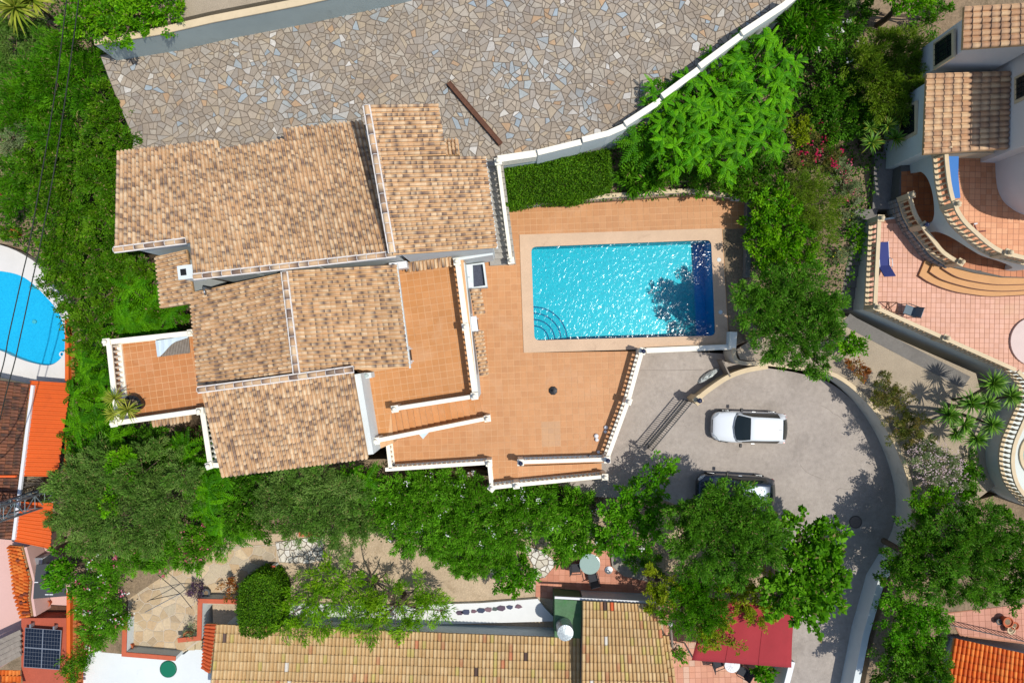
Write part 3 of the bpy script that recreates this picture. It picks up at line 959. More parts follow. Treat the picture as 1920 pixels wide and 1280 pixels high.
# high roof, ridge on the south side, sloping down to the street
def on_plane(px, py, p0, nrm):
    o = Vector((0, 0, CAM_H)); d = Vector(P(px, py, 0)) - o
    return tuple(o + d * ((p0 - o).dot(nrm) / d.dot(nrm)))
_a, _b, _c = Vector(P(363, 520, zr1)), Vector(P(738, 477, zr1)), Vector(P(620, 236, ze1))
_n = (_b - _a).cross(_c - _a).normalized()
for pts in ([(216, 471), (357, 454), (340, 272), (220, 286)], [(363, 520), (447, 510), (408, 264), (340, 272)],
            [(447, 510), (576, 496), (533, 262), (408, 281)], [(576, 496), (738, 477), (680, 228), (530, 243)]):
    q = [on_plane(x, y, _a, _n) for x, y in pts]; VI.roof(*q)
    VI.walls(q, Z_PT - .4 if pts[0][0] < 400 else 1.0, M_white, 0.12 if pts[0][0] != 216 else .2)
VI.ridge(Vector(on_plane(216, 469, _a, _n)) + Vector((0, 0, .07)), Vector(on_plane(350, 452, _a, _n)) + Vector((0, 0, .07))); VI.ridge(P(363, 519, zr1 + .06), P(742, 476, zr1 + .06))
# east wing roof, ridge on its west side
qa = q4([(690, 197), (703, 295), (836, 291), (820, 195)], (9.0, 9.0, 7.75, 7.75)); VI.roof(*qa); VI.walls(qa, 2, M_white, .2)
qb = q4([(703, 295), (737, 478), (931, 464), (909, 293)], (9.0, 9.0, 7.1, 7.1)); VI.roof(*qb); VI.walls(qb, Z_PT - .3, M_white, .16)
VI.ridge(P(687, 198, 9.08), P(735, 474, 9.08), r=.12)
qc = q4([(835, 293), (862, 291), (859, 262), (832, 264)], (6.6, 6.6, 6.2, 6.2)); VI.roof(*qc, name='porch_roof')
# middle roofs, common ridge
qd = q4([(531, 511), (554, 697), (373, 723), (357, 549)], (7.4, 7.4, 6.35, 6.35)); VI.roof(*qd); VI.walls(qd, 1, M_white, .2)
qe = q4([(350, 468), (366, 568), (303, 578), (293, 481)], (6.4, 6.4, 6.0, 6.0)); VI.roof(*qe); VI.walls(qe, 0, M_white, .3)
qf = q4([(536, 507), (557, 697), (767, 688), (743, 496)], (7.4, 7.4, 6.2, 6.2)); VI.roof(*qf); VI.walls(qf, Z_PT, M_white, .28)
VI.ridge(P(533, 509, 7.5), P(556, 700, 7.5), r=.12)
# south-west roof, sloping south
qg = q4([(377, 733), (662, 697), (690, 858), (415, 893)], (7.35, 7.35, 6.1, 6.1)); VI.roof(*qg); VI.walls(qg, -.9, M_white, .22)
VI.ridge(P(371, 731, 7.45), P(663, 692, 7.45), r=.12)
# white wall under the long ridge, gutters and fascias
def strip(name, pts, w, zlo, zhi, mt, parent):
    return obj(name, MB().sweep(pts, w, zlo, zhi), mt, parent)
strip('fascia', [P(744, 494, 6.2), P(769, 690, 6.2)], .07, -.12, .06, M_white, VI.root)
strip('fascia', [P(691, 200, 8.95), P(736, 470, 8.95)], .3, -1.9, -.02, M_white, VI.root)
strip('gutter', [P(910, 296, 7.0), P(932, 466, 7.0)], .1, -.1, .0, M_white, VI.root)
strip('side_wall', [P(664, 702, 6.6), P(694, 852, 6.0)], .3, (Z_UP - .2,), (5.95,), M_white, VI.root)
# windows and a door facing the terraces
M_frame = mat('white_frame', C(240, 242, 244), .4)
def window_on(parent, c, w, h, ang, door=False):
    """c = centre of the opening on the wall plane, ang = heading of the outward normal"""
    nrm = Vector((math.cos(ang), math.sin(ang), 0))
    c = Vector(c)
    f = MB().box(tuple(c + nrm * .03), (.08, w, h), ang)
    fo = obj('door' if door else 'window', f, M_frame, parent)
    obj('pane', MB().box(tuple(c + nrm * .06), (.04, w - .14, h - .14), ang), M_glass, fo)
    return fo
def facade(q, i, j, inset, items):
    c = sum((Vector(p) for p in q), Vector()) / len(q); pp_ = []
    for k in (i, j):
        p = Vector(q[k]); d = Vector((c.x - p.x, c.y - p.y, 0)).normalized(); pp_.append(p + d * inset * 1.41)
    a, b = pp_; t = (b - a); nrm = Vector((t.y, -t.x, 0)).normalized()
    if nrm.dot(a - c) < 0: nrm = -nrm
    for f, z, w, h, door in items:
        m = a.lerp(b, f); window_on(VI.root, (m.x, m.y, z), w, h, math.atan2(nrm.y, nrm.x), door)
facade(qf, 2, 3, .28, [(.25, Z_UP + .75, 1.6, 1.5, True), (.68, Z_UP + .75, 1.5, 1.5, True)])
facade(qg, 2, 3, .22, [(.2, 3.4, 1.2, 1.1, False), (.55, 3.4, 1.2, 1.1, False), (.55, .8, 1.2, 1.1, False)])
facade(qd, 2, 3, .2, [(.5, 5.2, 1.6, 1.7, True)])
facade(qb, 1, 2, .16, [(.6, 3.3, 1.0, 1.0, False)])
facade(qb, 2, 3, .16, [(.3, 5.8, .9, 1.1, False), (.7, 5.8, .9, 1.1, False)])
# ridge chimney block and vents on the west
p = P(356, 512, 8.2)
ch = obj('chimney', MB().box((p[0], p[1], 7.9), (.55, .5, 1.3), .12).box((p[0], p[1], 8.58), (.66, .6, .08), .12), M_white, VI.root)
obj('chimney_opening', MB().box((p[0] - .08, p[1], 8.625), (.25, .28, .02), .12), M_black, ch)
p = P(383, 540, 7.3); obj('vent_pipe', MB().tube([(p[0], p[1], 6.6), (p[0], p[1], 7.4), (p[0] + .12, p[1] - .18, 7.52), (p[0] + .1, p[1] - .3, 7.4)], .055, 8), M_metal, VI.root, smooth=True)
# chimney on the south roof edge
p = P(688, 704, 5.0); cb = obj('chimney', MB().box((p[0], p[1], 4.6), (.42, .26, .8), .13), M_white, VI.root)
obj('chimney_pot', MB().lathe([(.09, 0), (.09, .1), (.07, .12)], 10, (p[0], p[1], 5.0)), M_grey_wall, cb)

# upper terrace
UPX = [(676, 700), (660, 690), (735, 480), (868, 480), (896, 745), (733, 771), (738, 830), (690, 850)]
UT = slab('upper_terrace', UPX, Z_UP - .012, Z_PT - .3, M_grout)
b = obj('terrace_wall', MB().sweep([P(869, 492, Z_UP), P(896, 745, Z_UP)], .12, -2.9, -.02, off=-.02), M_white, UT)
axu = Vector(P2(890, 742, Z_UP)) - Vector(P2(855, 492, Z_UP))
fl_up = [C(207, 143, 84), C(204, 140, 80), C(210, 147, 89)]
UPT = [(672, 702), (765, 686), (735, 492), (862, 486), (893, 743), (733, 769), (727, 822), (694, 832)]
lay_pieces(UT, tile_grid([p[:2] for p in PL(UPT, Z_UP)], tuple(axu), 0.335, 0.026), Z_UP - .012, .012, lambda c: pick(fl_up, .02), M_floor, 'floor_tile', 'floor_tiles')
# stair between the terraces
SR = thing('terrace_stair', P(810, 785, Z_PT), 'tiled outside stair climbing from pool terrace to upper terrace', 'stairs')
ns = 15
for i in range(ns):
    z = Z_UP - (i + 1) * (Z_UP - Z_PT) / (ns + 1)
    x0 = 727 + i * 11.4; x1 = x0 + 11.4
    def edge(x, z): 
        return P(x, 771 - (x - 733) * .163, z), P(x + 8, 824 - (x - 712) * .19, z)
    a, b_ = edge(x0, z); c_, d_ = edge(x1 + .6, z)
    so = obj('step', MB().prism([a, b_, d_, c_], Z_PT - .2, z), M_grout_st if False else M_grout, SR)
    ai, bi = Vector(a).lerp(Vector(c_), .16), Vector(b_).lerp(Vector(d_), .16)
    cc = pick(fl_up, .04)
    obj('tread', MB().prism([tuple(ai), tuple(bi), d_, c_], z, z + .012, cc), M_floor, so)

balustrade('white balustrade with ball finials along the east edge of the upper terrace', [(857, 491), (873, 613), (890, 742)], Z_UP, posts=(0, 1, 2), rail_w=.22)
balustrade('solid white parapet between upper terrace and stair', [(741, 766), (889, 743)], Z_UP, solid=True, posts=(0,), rail_w=.2, foot=2.7)
balustrade('sloping white parapet on the outer side of the terrace stair', [(706, 826), (914, 784)], [Z_UP, Z_PT], solid=True, rail_w=.2, foot=.3, posts=(0, 1))
# wedge under the sloping parapet
a = P(706, 826, Z_UP + .9); b_ = P(914, 784, Z_PT + .9)
mbw = MB(); n_ = Vector((a[1] - b_[1], b_[0] - a[0], 0)).normalized() * .07
mbw.add([(a[0] + n_.x, a[1] + n_.y, Z_PT - .1), (b_[0] + n_.x, b_[1] + n_.y, Z_PT - .1), (b_[0] + n_.x, b_[1] + n_.y, Z_PT + .1), (a[0] + n_.x, a[1] + n_.y, Z_UP - .1),
         (a[0] - n_.x, a[1] - n_.y, Z_PT - .1), (b_[0] - n_.x, b_[1] - n_.y, Z_PT - .1), (b_[0] - n_.x, b_[1] - n_.y, Z_PT + .1), (a[0] - n_.x, a[1] - n_.y, Z_UP - .1)],
        [(0, 1, 2, 3), (7, 6, 5, 4), (0, 4, 5, 1), (3, 2, 6, 7), (0, 3, 7, 4), (1, 5, 6, 2)])
obj('stair_wall', mbw, M_white, SR)
balustrade('short white balustrade on the west end of the lower terrace', [(726, 826), (732, 878)], Z_PT, posts=())
balustrade('white balustrade along the south edge of the lower terrace', [(722, 880), (917, 867)], Z_PT, posts=(1,), foot=1.5)
balustrade('white balustrade around the head of the entrance ramp', [(917, 868), (922, 914), (968, 909)], Z_PT, posts=(1, 2), foot=1.5, spacing=.24)
balustrade('sloping white balustrade on the outer side of the entrance ramp', [(968, 909), (1134, 893)], [Z_PT, .15], posts=(1,), foot=.4)
balustrade('white balustrade with lanterns between terrace and entrance ramp', [(976, 866), (1138, 861)], Z_PT, posts=(0, 1), lamps=(0, 1), foot=1.6)
balustrade('white balustrade along the east edge of the pool terrace above the forecourt', [(1204, 658), (1178, 752), (1138, 861)], Z_PT, posts=(0, 1), lamps=(0,), foot=1.8, rail_w=.22, spacing=.24)
balustrade('white balustrade beside the grey steps down from the street', [(934, 304), (958, 489)], [Z_ST - .1, Z_PT], posts=(0, 1), foot=.2, rail_w=.18, spacing=.3, h=.85)
balustrade('short cream rail topping the hedge wall next to the street', [(938, 300), (1006, 290)], Z_ST - .4, solid=True, posts=(), h=.9)
# ramp
RP = [(968, 874), (1128, 868), (1128, 893), (968, 908)]
mb = MB(); zz = [Z_PT, .05, .05, Z_PT]
tp = [P(x, y, z) for (x, y), z in zip(RP, zz)]
if area2([t[:2] for t in tp]) < 0: tp = tp[::-1]
mb.hexa([(x, y, -2) for x, y, z in tp], tp)
rp = obj('entrance_ramp', mb, M_grout, kind='structure')
A_, B_, C_, D_ = [Vector(P(x, y, z + .006)) for (x, y), z in zip(RP, zz)]
for i in range(14):
    for j in range(3):
        qs = []
        for u, v in ((i + .04, j + .05), (i + .96, j + .05), (i + .96, j + .95), (i + .04, j + .95)):
            u /= 14; v /= 3
            qs.append(tuple(A_.lerp(B_, u).lerp(D_.lerp(C_, u), v)))
        if (Vector(qs[1]) - Vector(qs[0])).cross(Vector(qs[2]) - Vector(qs[0])).z < 0: qs = qs[::-1]
        lo = [(x, y, z - .02) for x, y, z in qs]
        obj('floor_tile', MB().hexa(lo, qs, fcol(0)), M_floor, rp)
# grey steps from the street down to the terrace
GS = thing('garden_steps', P(935, 400, Z_PT), 'narrow flight of grey stone steps between villa and hedge', 'stairs')
ns = 17
for i in range(ns):
    z = Z_ST - (i + .6) * (Z_ST - Z_PT) / (ns + .6)
    y0 = 300 + i * 11.6
    x0 = 898 + i * 1.5
    pts = [P(x0 - 4, y0, z), P(x0 + 44, y0 - 3, z), P(x0 + 45, y0 + 9.5, z), P(x0 - 3, y0 + 12.4, z)]
    obj('step', MB().prism(pts, 0, z), M_step, GS)

# terrace on the west side
LT = slab('west_terrace', [(208, 640), (372, 620), (400, 770), (222, 792)], Z_LT - .012, -2, M_grout)
axl = Vector(P2(378, 770, Z_LT)) - Vector(P2(218, 793, Z_LT))
lay_pieces(LT, tile_grid([p[:2] for p in PL([(212, 642), (372, 622), (400, 768), (224, 788)], Z_LT)], tuple(axl), 0.335, 0.026), Z_LT - .012, .012,
           lambda c: pick([C(206, 138, 84), C(202, 134, 80), C(209, 142, 90)], .02), M_floor, 'floor_tile', 'floor_tiles')
balustrade('white balustrade along the north edge of the west terrace', [(202, 641), (360, 624)], Z_LT, posts=(0, 1), foot=3, rail_w=.24)
balustrade('white balustrade along the west edge of the west terrace', [(203, 642), (219, 790)], Z_LT, posts=(), rail_w=.24, foot=3)
balustrade('white balustrade along the south edge of the west terrace', [(216, 793), (377, 770)], Z_LT, posts=(0, 1), rail_w=.24, foot=3)
balustrade('white balustrade running down beside the south-west roof', [(379, 772), (394, 872), (412, 872)], Z_LT - .6, posts=(1,), rail_w=.24, foot=3)
# wooden slatted daybed with a pale striped awning sheet
db = thing('daybed', P(330, 650, Z_LT), 'grey slatted daybed half covered by a pale blue striped sheet', 'daybed')
for i in range(18):
    t = i / 17
    a = P(305 + 50 * t, 668 - 6.5 * t, Z_LT + .4); b_ = P(301 + 51 * t, 637 - 7 * t, Z_LT + .4)
    obj('slat', MB().sweep([a, b_], .055, -.04, 0), M_wood, db)
for x, y in ((303, 667), (354, 661), (300, 640), (352, 632)):
    p = P(x, y, Z_LT); obj('leg', MB().box((p[0], p[1], Z_LT + .18), (.06, .06, .36)), M_wood, db)
M_sheet = mat('pale_blue_stripe', C(214, 232, 242), .8, n1=(6, .08))
mb = MB(); prof = [(291, 639, 669), (296, 638, 668), (302, 637, 666), (308, 636, 660), (315, 635, 652), (322, 634, 645), (330, 632, 640), (340, 630, 637), (352, 628, 633)]
vs = []; fs = []
for i, (x, y0, y1) in enumerate(prof):
    z = Z_LT + .52 + .03 * (i % 2)
    vs += [P(x, y0, z + .05), P(x + (4 if i < 2 else 0), y1, z)]
for i in range(len(prof) - 1): fs.append((i * 2, i * 2 + 1, i * 2 + 3, i * 2 + 2))
mb.add(vs, fs); so = obj('sheet', mb, M_sheet, db); so.modifiers.new('s', 'SOLIDIFY').thickness = .02
# little roofs below the terraces
for pts, z0, z1 in (([(880, 542), (890, 591), (908, 589), (899, 541)], 3.9, 3.55), ([(888, 622), (899, 706), (914, 704), (904, 620)], 3.9, 3.55)):
    q = q4(pts, (z0, z0, z1, z1)); VI.roof(*q, name='awning_roof', expo=.2)
q = q4([(763, 492), (846, 481), (848, 497), (765, 508)], (4.95, 4.95, 4.75, 4.75)); VI.roof(*q, name='awning_roof', expo=.4)
q = q4([(283, 782), (356, 771), (357, 787), (286, 798)], (3.3, 3.3, 3.0, 3.0)); VI.roof(*q, name='awning_roof', expo=.4)
VI.finish()
# pale wall east of the villa, behind the outdoor sink
wl = P(846, 482, 4.6)
obj('east_wall', MB().prism([P(848, 478, 4.2), P(926, 466, 4.2), P(924, 478, 4.2), P(850, 490, 4.2)], Z_PT, 4.25), M_white, VI.root)

# outdoor sink
sk = thing('outdoor_sink', P(893, 518, Z_PT), 'white outdoor sink with speckled dark granite basin below the terrace wall', 'sink')
M_granite = mat('speckled_granite', C(70, 76, 92), .4, n2=(60, .9), n1=(25, .7))
zb_ = Z_PT
o4 = [P(868, 497, zb_ + .9), P(908, 492, zb_ + .9), P(914, 538, zb_ + .9), P(874, 541, zb_ + .9)]
i4 = [P(886, 497, zb_ + .9), P(905, 495, zb_ + .9), P(910, 535, zb_ + .9), P(888, 538, zb_ + .9)]
vs = [(*p[:2], zb_ + .9) for p in o4] + [(*p[:2], zb_ + .9) for p in i4] + [(*p[:2], zb_ + .65) for p in i4] + [(*p[:2], zb_) for p in o4]
fs = []
for i in range(4):
    j = (i + 1) % 4
    fs += [(i, j, 4 + j, 4 + i), (4 + i, 4 + j, 8 + j, 8 + i), (12 + i, 12 + j, j, i)]
obj('counter', MB().add(vs, fs), M_white, sk)
obj('basin', MB().add([(*p[:2], zb_ + .655) for p in i4], [(0, 3, 2, 1)]), M_granite, sk)
p = P(873, 520, zb_ + 1.0); obj('tap', MB().tube([(p[0], p[1], zb_ + .9), (p[0], p[1], zb_ + 1.12), (p[0] + .1, p[1], zb_ + 1.18), (p[0] + .22, p[1], zb_ + 1.1)], .018, 6), M_metal, sk)
# garden hose
hs = []
for i in range(70):
    a = i * .5; r = .28 + .05 * math.sin(i * 1.7); x, y, _ = P(892, 553, Z_PT + .1)
    hs.append((x + math.cos(a) * r * .55 + .05 * math.sin(i * .3), y + math.sin(a) * r * 1.05, Z_PT + .03 + .006 * (i % 12)))
obj('garden_hose', MB().tube(hs, .018, 5), mat('green_hose', C(70, 130, 50), .5), None, 'coiled green garden hose below the outdoor sink', 'hose')
# air conditioners
def aircon(px, py, z, rz, label, face=M_white):
    p = P(px, py, z)
    t = thing('air_conditioner', p, label, 'air conditioner')
    obj('casing', MB().box((p[0], p[1], z + .3), (.34, .85, .6), rz), M_frame, t, bevel=.02)
    n = Vector((math.cos(rz), math.sin(rz)))
    obj('fan_grille', MB().box((p[0] + n.x * .175, p[1] + n.y * .175, z + .3), (.02, .5, .5), rz), M_dark, t)
    for s in (-.3, .3):
        u = Vector((-n.y, n.x)) * s
        obj('bracket', MB().box((p[0] + u.x, p[1] + u.y, z - .02), (.5, .04, .04), rz), M_metal, t)
aircon(890, 609, Z_PT + 1.4, .13, 'white air conditioner on the outside wall of the upper terrace')
aircon(750, 500, Z_UP + .7, .13 + math.pi / 2, 'white air conditioner tucked in the corner where the roofs meet the upper terrace')
aircon(765, 666, 5.1, .13, 'white air conditioner under the eave beside the upper terrace')
# parasol base
p = P(1037, 732, Z_PT)
pb = thing('parasol_base', p, 'dark octagonal parasol base standing alone on the orange terrace', 'parasol base')
obj('foot', MB().lathe([(.22, .012), (.24, .03), (.22, .09), (.07, .12), (.06, .13)], 8, p), M_navy2 if False else M_dark, pb)
obj('tube', MB().lathe([(.035, .1), (.035, .34), (.02, .34)], 10, p), M_dark, pb)
# white planter bowls and pebbles near the east balustrade
for i, (x, y, r, lb) in enumerate(((1136, 801, .11, 'upper of the two white stones touching the east balustrade shadow'), (1135, 809, .09, 'lower of the two white stones touching the east balustrade shadow'),
                                   (1118, 817, .13, 'largest white stone lying on the terrace near the balustrade'), (1119, 824, .11, 'white stone just south of the largest stone on the terrace'), (1122, 847, .09, 'white stone at the south-east corner of the terrace'), (1103, 854, .09, 'grey stone lying beside the ramp balustrade'))):
    p = P(x, y, Z_PT + .05)
    prof = [(r * math.sin(a) * (1 + .1 * math.sin(5 * a + i)), r * .6 - r * .6 * math.cos(a)) for a in np.linspace(.3, math.pi - .05, 6)]
    obj('white_stone', MB().lathe(prof, 9, (p[0], p[1], Z_PT)), M_frame if i < 5 else M_conc_dark, None, lb, 'stone', 'white stones on the terrace', smooth=True)
# pale wall lamp on the stair wall
p = [P(784, 811, Z_PT + 1.9), P(806, 807, Z_PT + 1.9), P(793, 822, Z_PT + 1.9)]
aw = thing('corner_awning', P(794, 815, Z_PT), 'small triangular pale blue canopy fixed to the stair wall', 'canopy')
obj('canopy_sheet', MB().prism([q[:2] for q in p], Z_PT + 1.88, Z_PT + 1.9), M_sheet, aw)
obj('canopy_frame', MB().tube([p[0], p[2], p[1]], .02, 6), M_frame, aw)
# plastic-wrapped bundle in the forecourt
p = P(1330, 704, .2)
bb = MB(); rg = np.random.default_rng(5)
nu, nv = 14, 7
vs = []
for j in range(nv + 1):
    th = math.pi / 2 * j / nv
    for i in range(nu):
        a = 2 * math.pi * i / nu
        k = 1 + rg.uniform(-.16, .16)
        x = math.cos(a) * .62 * math.cos(th) * k; y = math.sin(a) * .36 * math.cos(th) * k
        vs.append((p[0] + x * .87 - y * -.4 + 0, p[1] + y * .87 + x * .45, .02 + .34 * math.sin(th) * (1 + rg.uniform(-.2, .2))))
fs = [(j * nu + i, j * nu + (i + 1) % nu, (j + 1) * nu + (i + 1) % nu, (j + 1) * nu + i) for j in range(nv) for i in range(nu)]
bb.add(vs, fs)
obj('wrapped_bundle', bb, mat('crumpled_plastic', C(206, 214, 212), .25, spec=.6, n1=(7, .15), bump=(9, .8)), None, 'crumpled pale plastic wrapped bundle lying in the forecourt', 'bundle')
p = P(1358, 690, .6)
obj('timber_board', MB().box((p[0], p[1], .5), (.07, 1.0, 1.0), .45), M_wood, None, 'upright timber board leaning by the plastic bundle', 'board')
# flat slabs near the pool wall
for x, y, s in ((1262, 670, .5), (1284, 671, .45)):
    pass
# ------------------------------------------------------------------ cars
def car(name, label, px, py, rz, paint, L=4.0, W=1.72, H=1.46):
    t = thing(name, (0, 0, 0), label, 'car')
    hw = W / 2
    # lower body: stations along x (front is +x), half width, deck height
    st = [(.5, .46, .50), (.493, .60, .57), (.478, .73, .63), (.45, .84, .69), (.40, .925, .76), (.32, .975, .83), (.22, 1.0, .90), (.0, 1.0, .95),
          (-.2, 1.0, .97), (-.34, .985, .96), (-.42, .95, .93), (-.47, .86, .88), (-.492, .74, .80), (-.5, .62, .66)]
    sec = [(.80, .0), (.97, .12), (1.0, .35), (.995, .62), (.95, .86), (.86, .97), (.55, 1.0), (0, 1.015)]
    vs = []; fs = []; K = len(sec) * 2 - 1
    for (x, w, dk) in st:
        zb_ = .2 if abs(x) < .47 else .3
        row = []
        for (a, b) in sec: row.append((x * L, hw * w * a, zb_ + (dk * H / 1.46 * .98 - zb_) * b))
        for (a, b) in sec[-2::-1]: row.append((x * L, -hw * w * a, zb_ + (dk * H / 1.46 * .98 - zb_) * b))
        vs += row
    for i in range(len(st) - 1):
        for k in range(K - 1):
            fs.append((i * K + k, (i + 1) * K + k, (i + 1) * K + k + 1, i * K + k + 1))
        fs.append((i * K + K - 1, (i + 1) * K + K - 1, (i + 1) * K, i * K))
    fs.append(tuple(range(K))); fs.append(tuple((len(st) - 1) * K + k for k in range(K - 1, -1, -1)))
    body = obj('body', MB().add(vs, fs), paint, t, smooth=True, origin=(0, 0, 0))
    # greenhouse
    fx0, fx1, rx1, rx0 = .20 * L, .03 * L, -.385 * L, -.48 * L
    zb_, zt = .93 * H / 1.46, H
    def ring(x, w, z): return [(x, w, z), (x, -w, z)]
    gs = [(fx0, .40, .0), (fx0 - .12, .425, .22), ((fx0 + fx1) / 2, .405, .60), (fx1, .365, .93), (fx1 - .25, .36, .975), (-.12 * L, .358, 1.0), (-.26 * L, .35, .985), (rx1 + .06, .34, .95), (rx1, .335, .92), ((rx1 + rx0) / 2, .345, .55), (rx0, .36, .02)]
    vs = []; K2 = 8
    for i, (x, w, hfrac) in enumerate(gs):
        z = zb_ + (zt - zb_) * hfrac
        wb = W * (.465 if 0 < i < len(gs) - 1 else .43); wt = W * w
        zlow = zb_ - .04
        zs = z - .03
        bl = (.16, .13, .06)[i] if i < 3 else (-(.06, .05)[i - len(gs) + 2] if i >= len(gs) - 2 else 0)
        row = [(x - abs(bl) * (1 if bl > 0 else -1) * .35, wb, zlow), (x, wb + (wt - wb) * .5 + .012, zlow + (zs - zlow) * .5), (x, wt, zs), (x + bl * .5, wt * .78, z), (x + bl, 0, z + .012), (x + bl * .5, -wt * .78, z), (x, -wt, zs), (x, -(wb + (wt - wb) * .5 + .012), zlow + (zs - zlow) * .5), (x, -wb, zlow)]
        vs += row
    K2 = 9; fs = []
    for i in range(len(gs) - 1):
        for k in range(K2 - 1): fs.append((i * K2 + k, (i + 1) * K2 + k, (i + 1) * K2 + k + 1, i * K2 + k + 1))
    fs.append(tuple(range(K2))); fs.append(tuple((len(gs) - 1) * K2 + k for k in range(K2 - 1, -1, -1)))
    cabin = obj('cabin', MB().add(vs, fs), paint, t, smooth=True, origin=(0, 0, 0))
    def z_at(x):
        for i in range(len(gs) - 1):
            if gs[i][0] >= x >= gs[i + 1][0]:
                f = (gs[i][0] - x) / (gs[i][0] - gs[i + 1][0]); h = gs[i][2] + (gs[i + 1][2] - gs[i][2]) * f; w = gs[i][1] + (gs[i + 1][1] - gs[i][1]) * f
                return zb_ + (zt - zb_) * h, w * W
        return zb_, .4 * W
    def glass(nm, xs, wf, sgn=1):
        vs = []; fs = []
        for j, x in enumerate(xs):
            z, w = z_at(x)
            bl = (.16 * (1 - j / (len(xs) - 1)) if sgn > 0 else -.06 * j / (len(xs) - 1))
            for k in (-1, -.6, 0, .6, 1): vs.append((x + sgn * .02 + bl * (1 - k * k), w * wf * k, z + .03 - (.02 if abs(k) == 1 else 0)))
        for i in range(len(xs) - 1):
            for k in range(4): fs.append((i * 5 + k, i * 5 + k + 1, (i + 1) * 5 + k + 1, (i + 1) * 5 + k))
        return obj(nm, MB().add(vs, fs), M_glass, t, smooth=True, origin=(0, 0, 0))
    glass('windscreen', np.linspace(fx0 - .05, fx1 + .03, 7), .93)
    glass('rear_window', np.linspace(rx1 - .02, rx0 + .05, 5), .9, -1)
    for s in (1, -1):
        vs = []; xs = np.linspace(fx0 - .3, rx1 + .12, 9)
        for x in xs:
            z, w = z_at(x)
            wb = W * .465; zlow = zb_ + .02
            vs += [(x, s * (wb + .012), zlow), (x, s * ((wb + w) / 2 + .028), (zlow + z) / 2), (x, s * (w + .018), z - .06)]
        fs = []
        for i in range(len(xs) - 1):
            for k in range(2): fs.append((i * 3 + k, i * 3 + k + 1, (i + 1) * 3 + k + 1, (i + 1) * 3 + k))
        obj('side_window', MB().add(vs, fs), M_glass, t, smooth=True, origin=(0, 0, 0))
        m = MB().box((fx0 - .25, s * (hw + .10), .98), (.14, .2, .13))
        obj('mirror', m, M_black, t, bevel=.03)
        # head and tail lights sit a few millimetres proud of the shell
        hl = MB().add([(L * .487, s * hw * .62, .58), (L * .455, s * hw * .82, .60), (L * .40, s * hw * .915, .70), (L * .43, s * hw * .74, .715), (L * .475, s * hw * .52, .645)], [(0, 1, 2, 3, 4)])
        ho = obj('headlight', hl, mat('headlight_glass', C(196, 204, 210), .1, spec=.7), t, origin=(0, 0, 0)); ho.modifiers.new('s', 'SOLIDIFY').thickness = .05
        tl_ = MB().box((-L * .462, s * hw * .79, .80), (.14, .2, .2), -s * .5)
        obj('tail_light', tl_, mat('tail_light_red', C(190, 20, 24), .2), t, bevel=.02)
        for x in (.315, -.315):
            wv = MB(); n = 18; r = .31
            pv = []
            for yy in (s * (hw - .2), s * (hw - .005)):
                for k in range(n): pv.append((x * L + r * math.cos(2 * math.pi * k / n), yy, r + r * math.sin(2 * math.pi * k / n)))
            wv.add(pv, [(k, (k + 1) % n, n + (k + 1) % n, n + k) for k in range(n)] + [tuple(range(n)), tuple(range(n, 2 * n))])
            wo = obj('wheel', wv, mat('tyre_rubber', C(28, 28, 28), .8), t)
            obj('rim', MB().box((x * L, s * (hw - .0), r), (.34, .02, .34), 0), M_metal, wo)
        obj('door_handle', MB().box((-.04 * L, s * (hw + .005), .84), (.18, .03, .03)), paint, t)
    obj('grille', MB().box((L * .492, 0, .52), (.05, W * .42, .10)), M_black, t, bevel=.02)
    obj('front_bumper_trim', MB().box((L * .492, 0, .33), (.05, W * .45, .12)), M_black, t, bevel=.02)
    obj('wiper', MB().tube([(fx0 - .06, -.1, z_at(fx0 - .06)[0] + .05), (fx0 - .32, .42, z_at(fx0 - .32)[0] + .045)], .012, 5), M_black, t)
    obj('antenna', MB().tube([(rx1 + .25, 0, zt - .02), (rx1 + .12, 0, zt + .16)], .012, 5), M_black, t)
    obj('number_plate', MB().box((-L * .503, 0, .75), (.02, .5, .11)), M_frame, t)
    # dashboard and seats would not show; loaded last: place the car
    p = P(px, py, .7)
    t.location = (p[0], p[1], 0); t.rotation_euler = (0, 0, rz)
    return t
M_cwhite = mat('white_car_paint', C(236, 242, 246, .8), .25, spec=.5, coat=.6)
M_cdark = mat('dark_blue_car_paint', C(58, 70, 84), .25, metal=.5, spec=.5, coat=.6)
car('parked_car', 'white hatchback parked in the middle of the concrete drive', 1405, 801, math.pi - .03, M_cwhite, 4.0, 1.72)
car('parked_car', 'dark blue hatchback parked half under the tree by the drive', 1379, 921, math.pi - .05, M_cdark, 4.2, 1.78, 1.5)
# manhole cover
p = P(1604, 978, .004)
mh = thing('manhole_cover', p, 'round iron manhole cover near the curve of the drive', 'manhole')
obj('frame_ring', MB().lathe([(.36, 0), (.36, .012), (.31, .012)], 24, p), mat('manhole_frame', C(96, 88, 82), .8, n1=(9, .2)), mh)
obj('lid', MB().lathe([(.3, .0), (.3, .014), (.28, .018)], 24, p), mat('cast_iron', C(138, 126, 118), .7, metal=.3, n1=(25, .3)), mh)

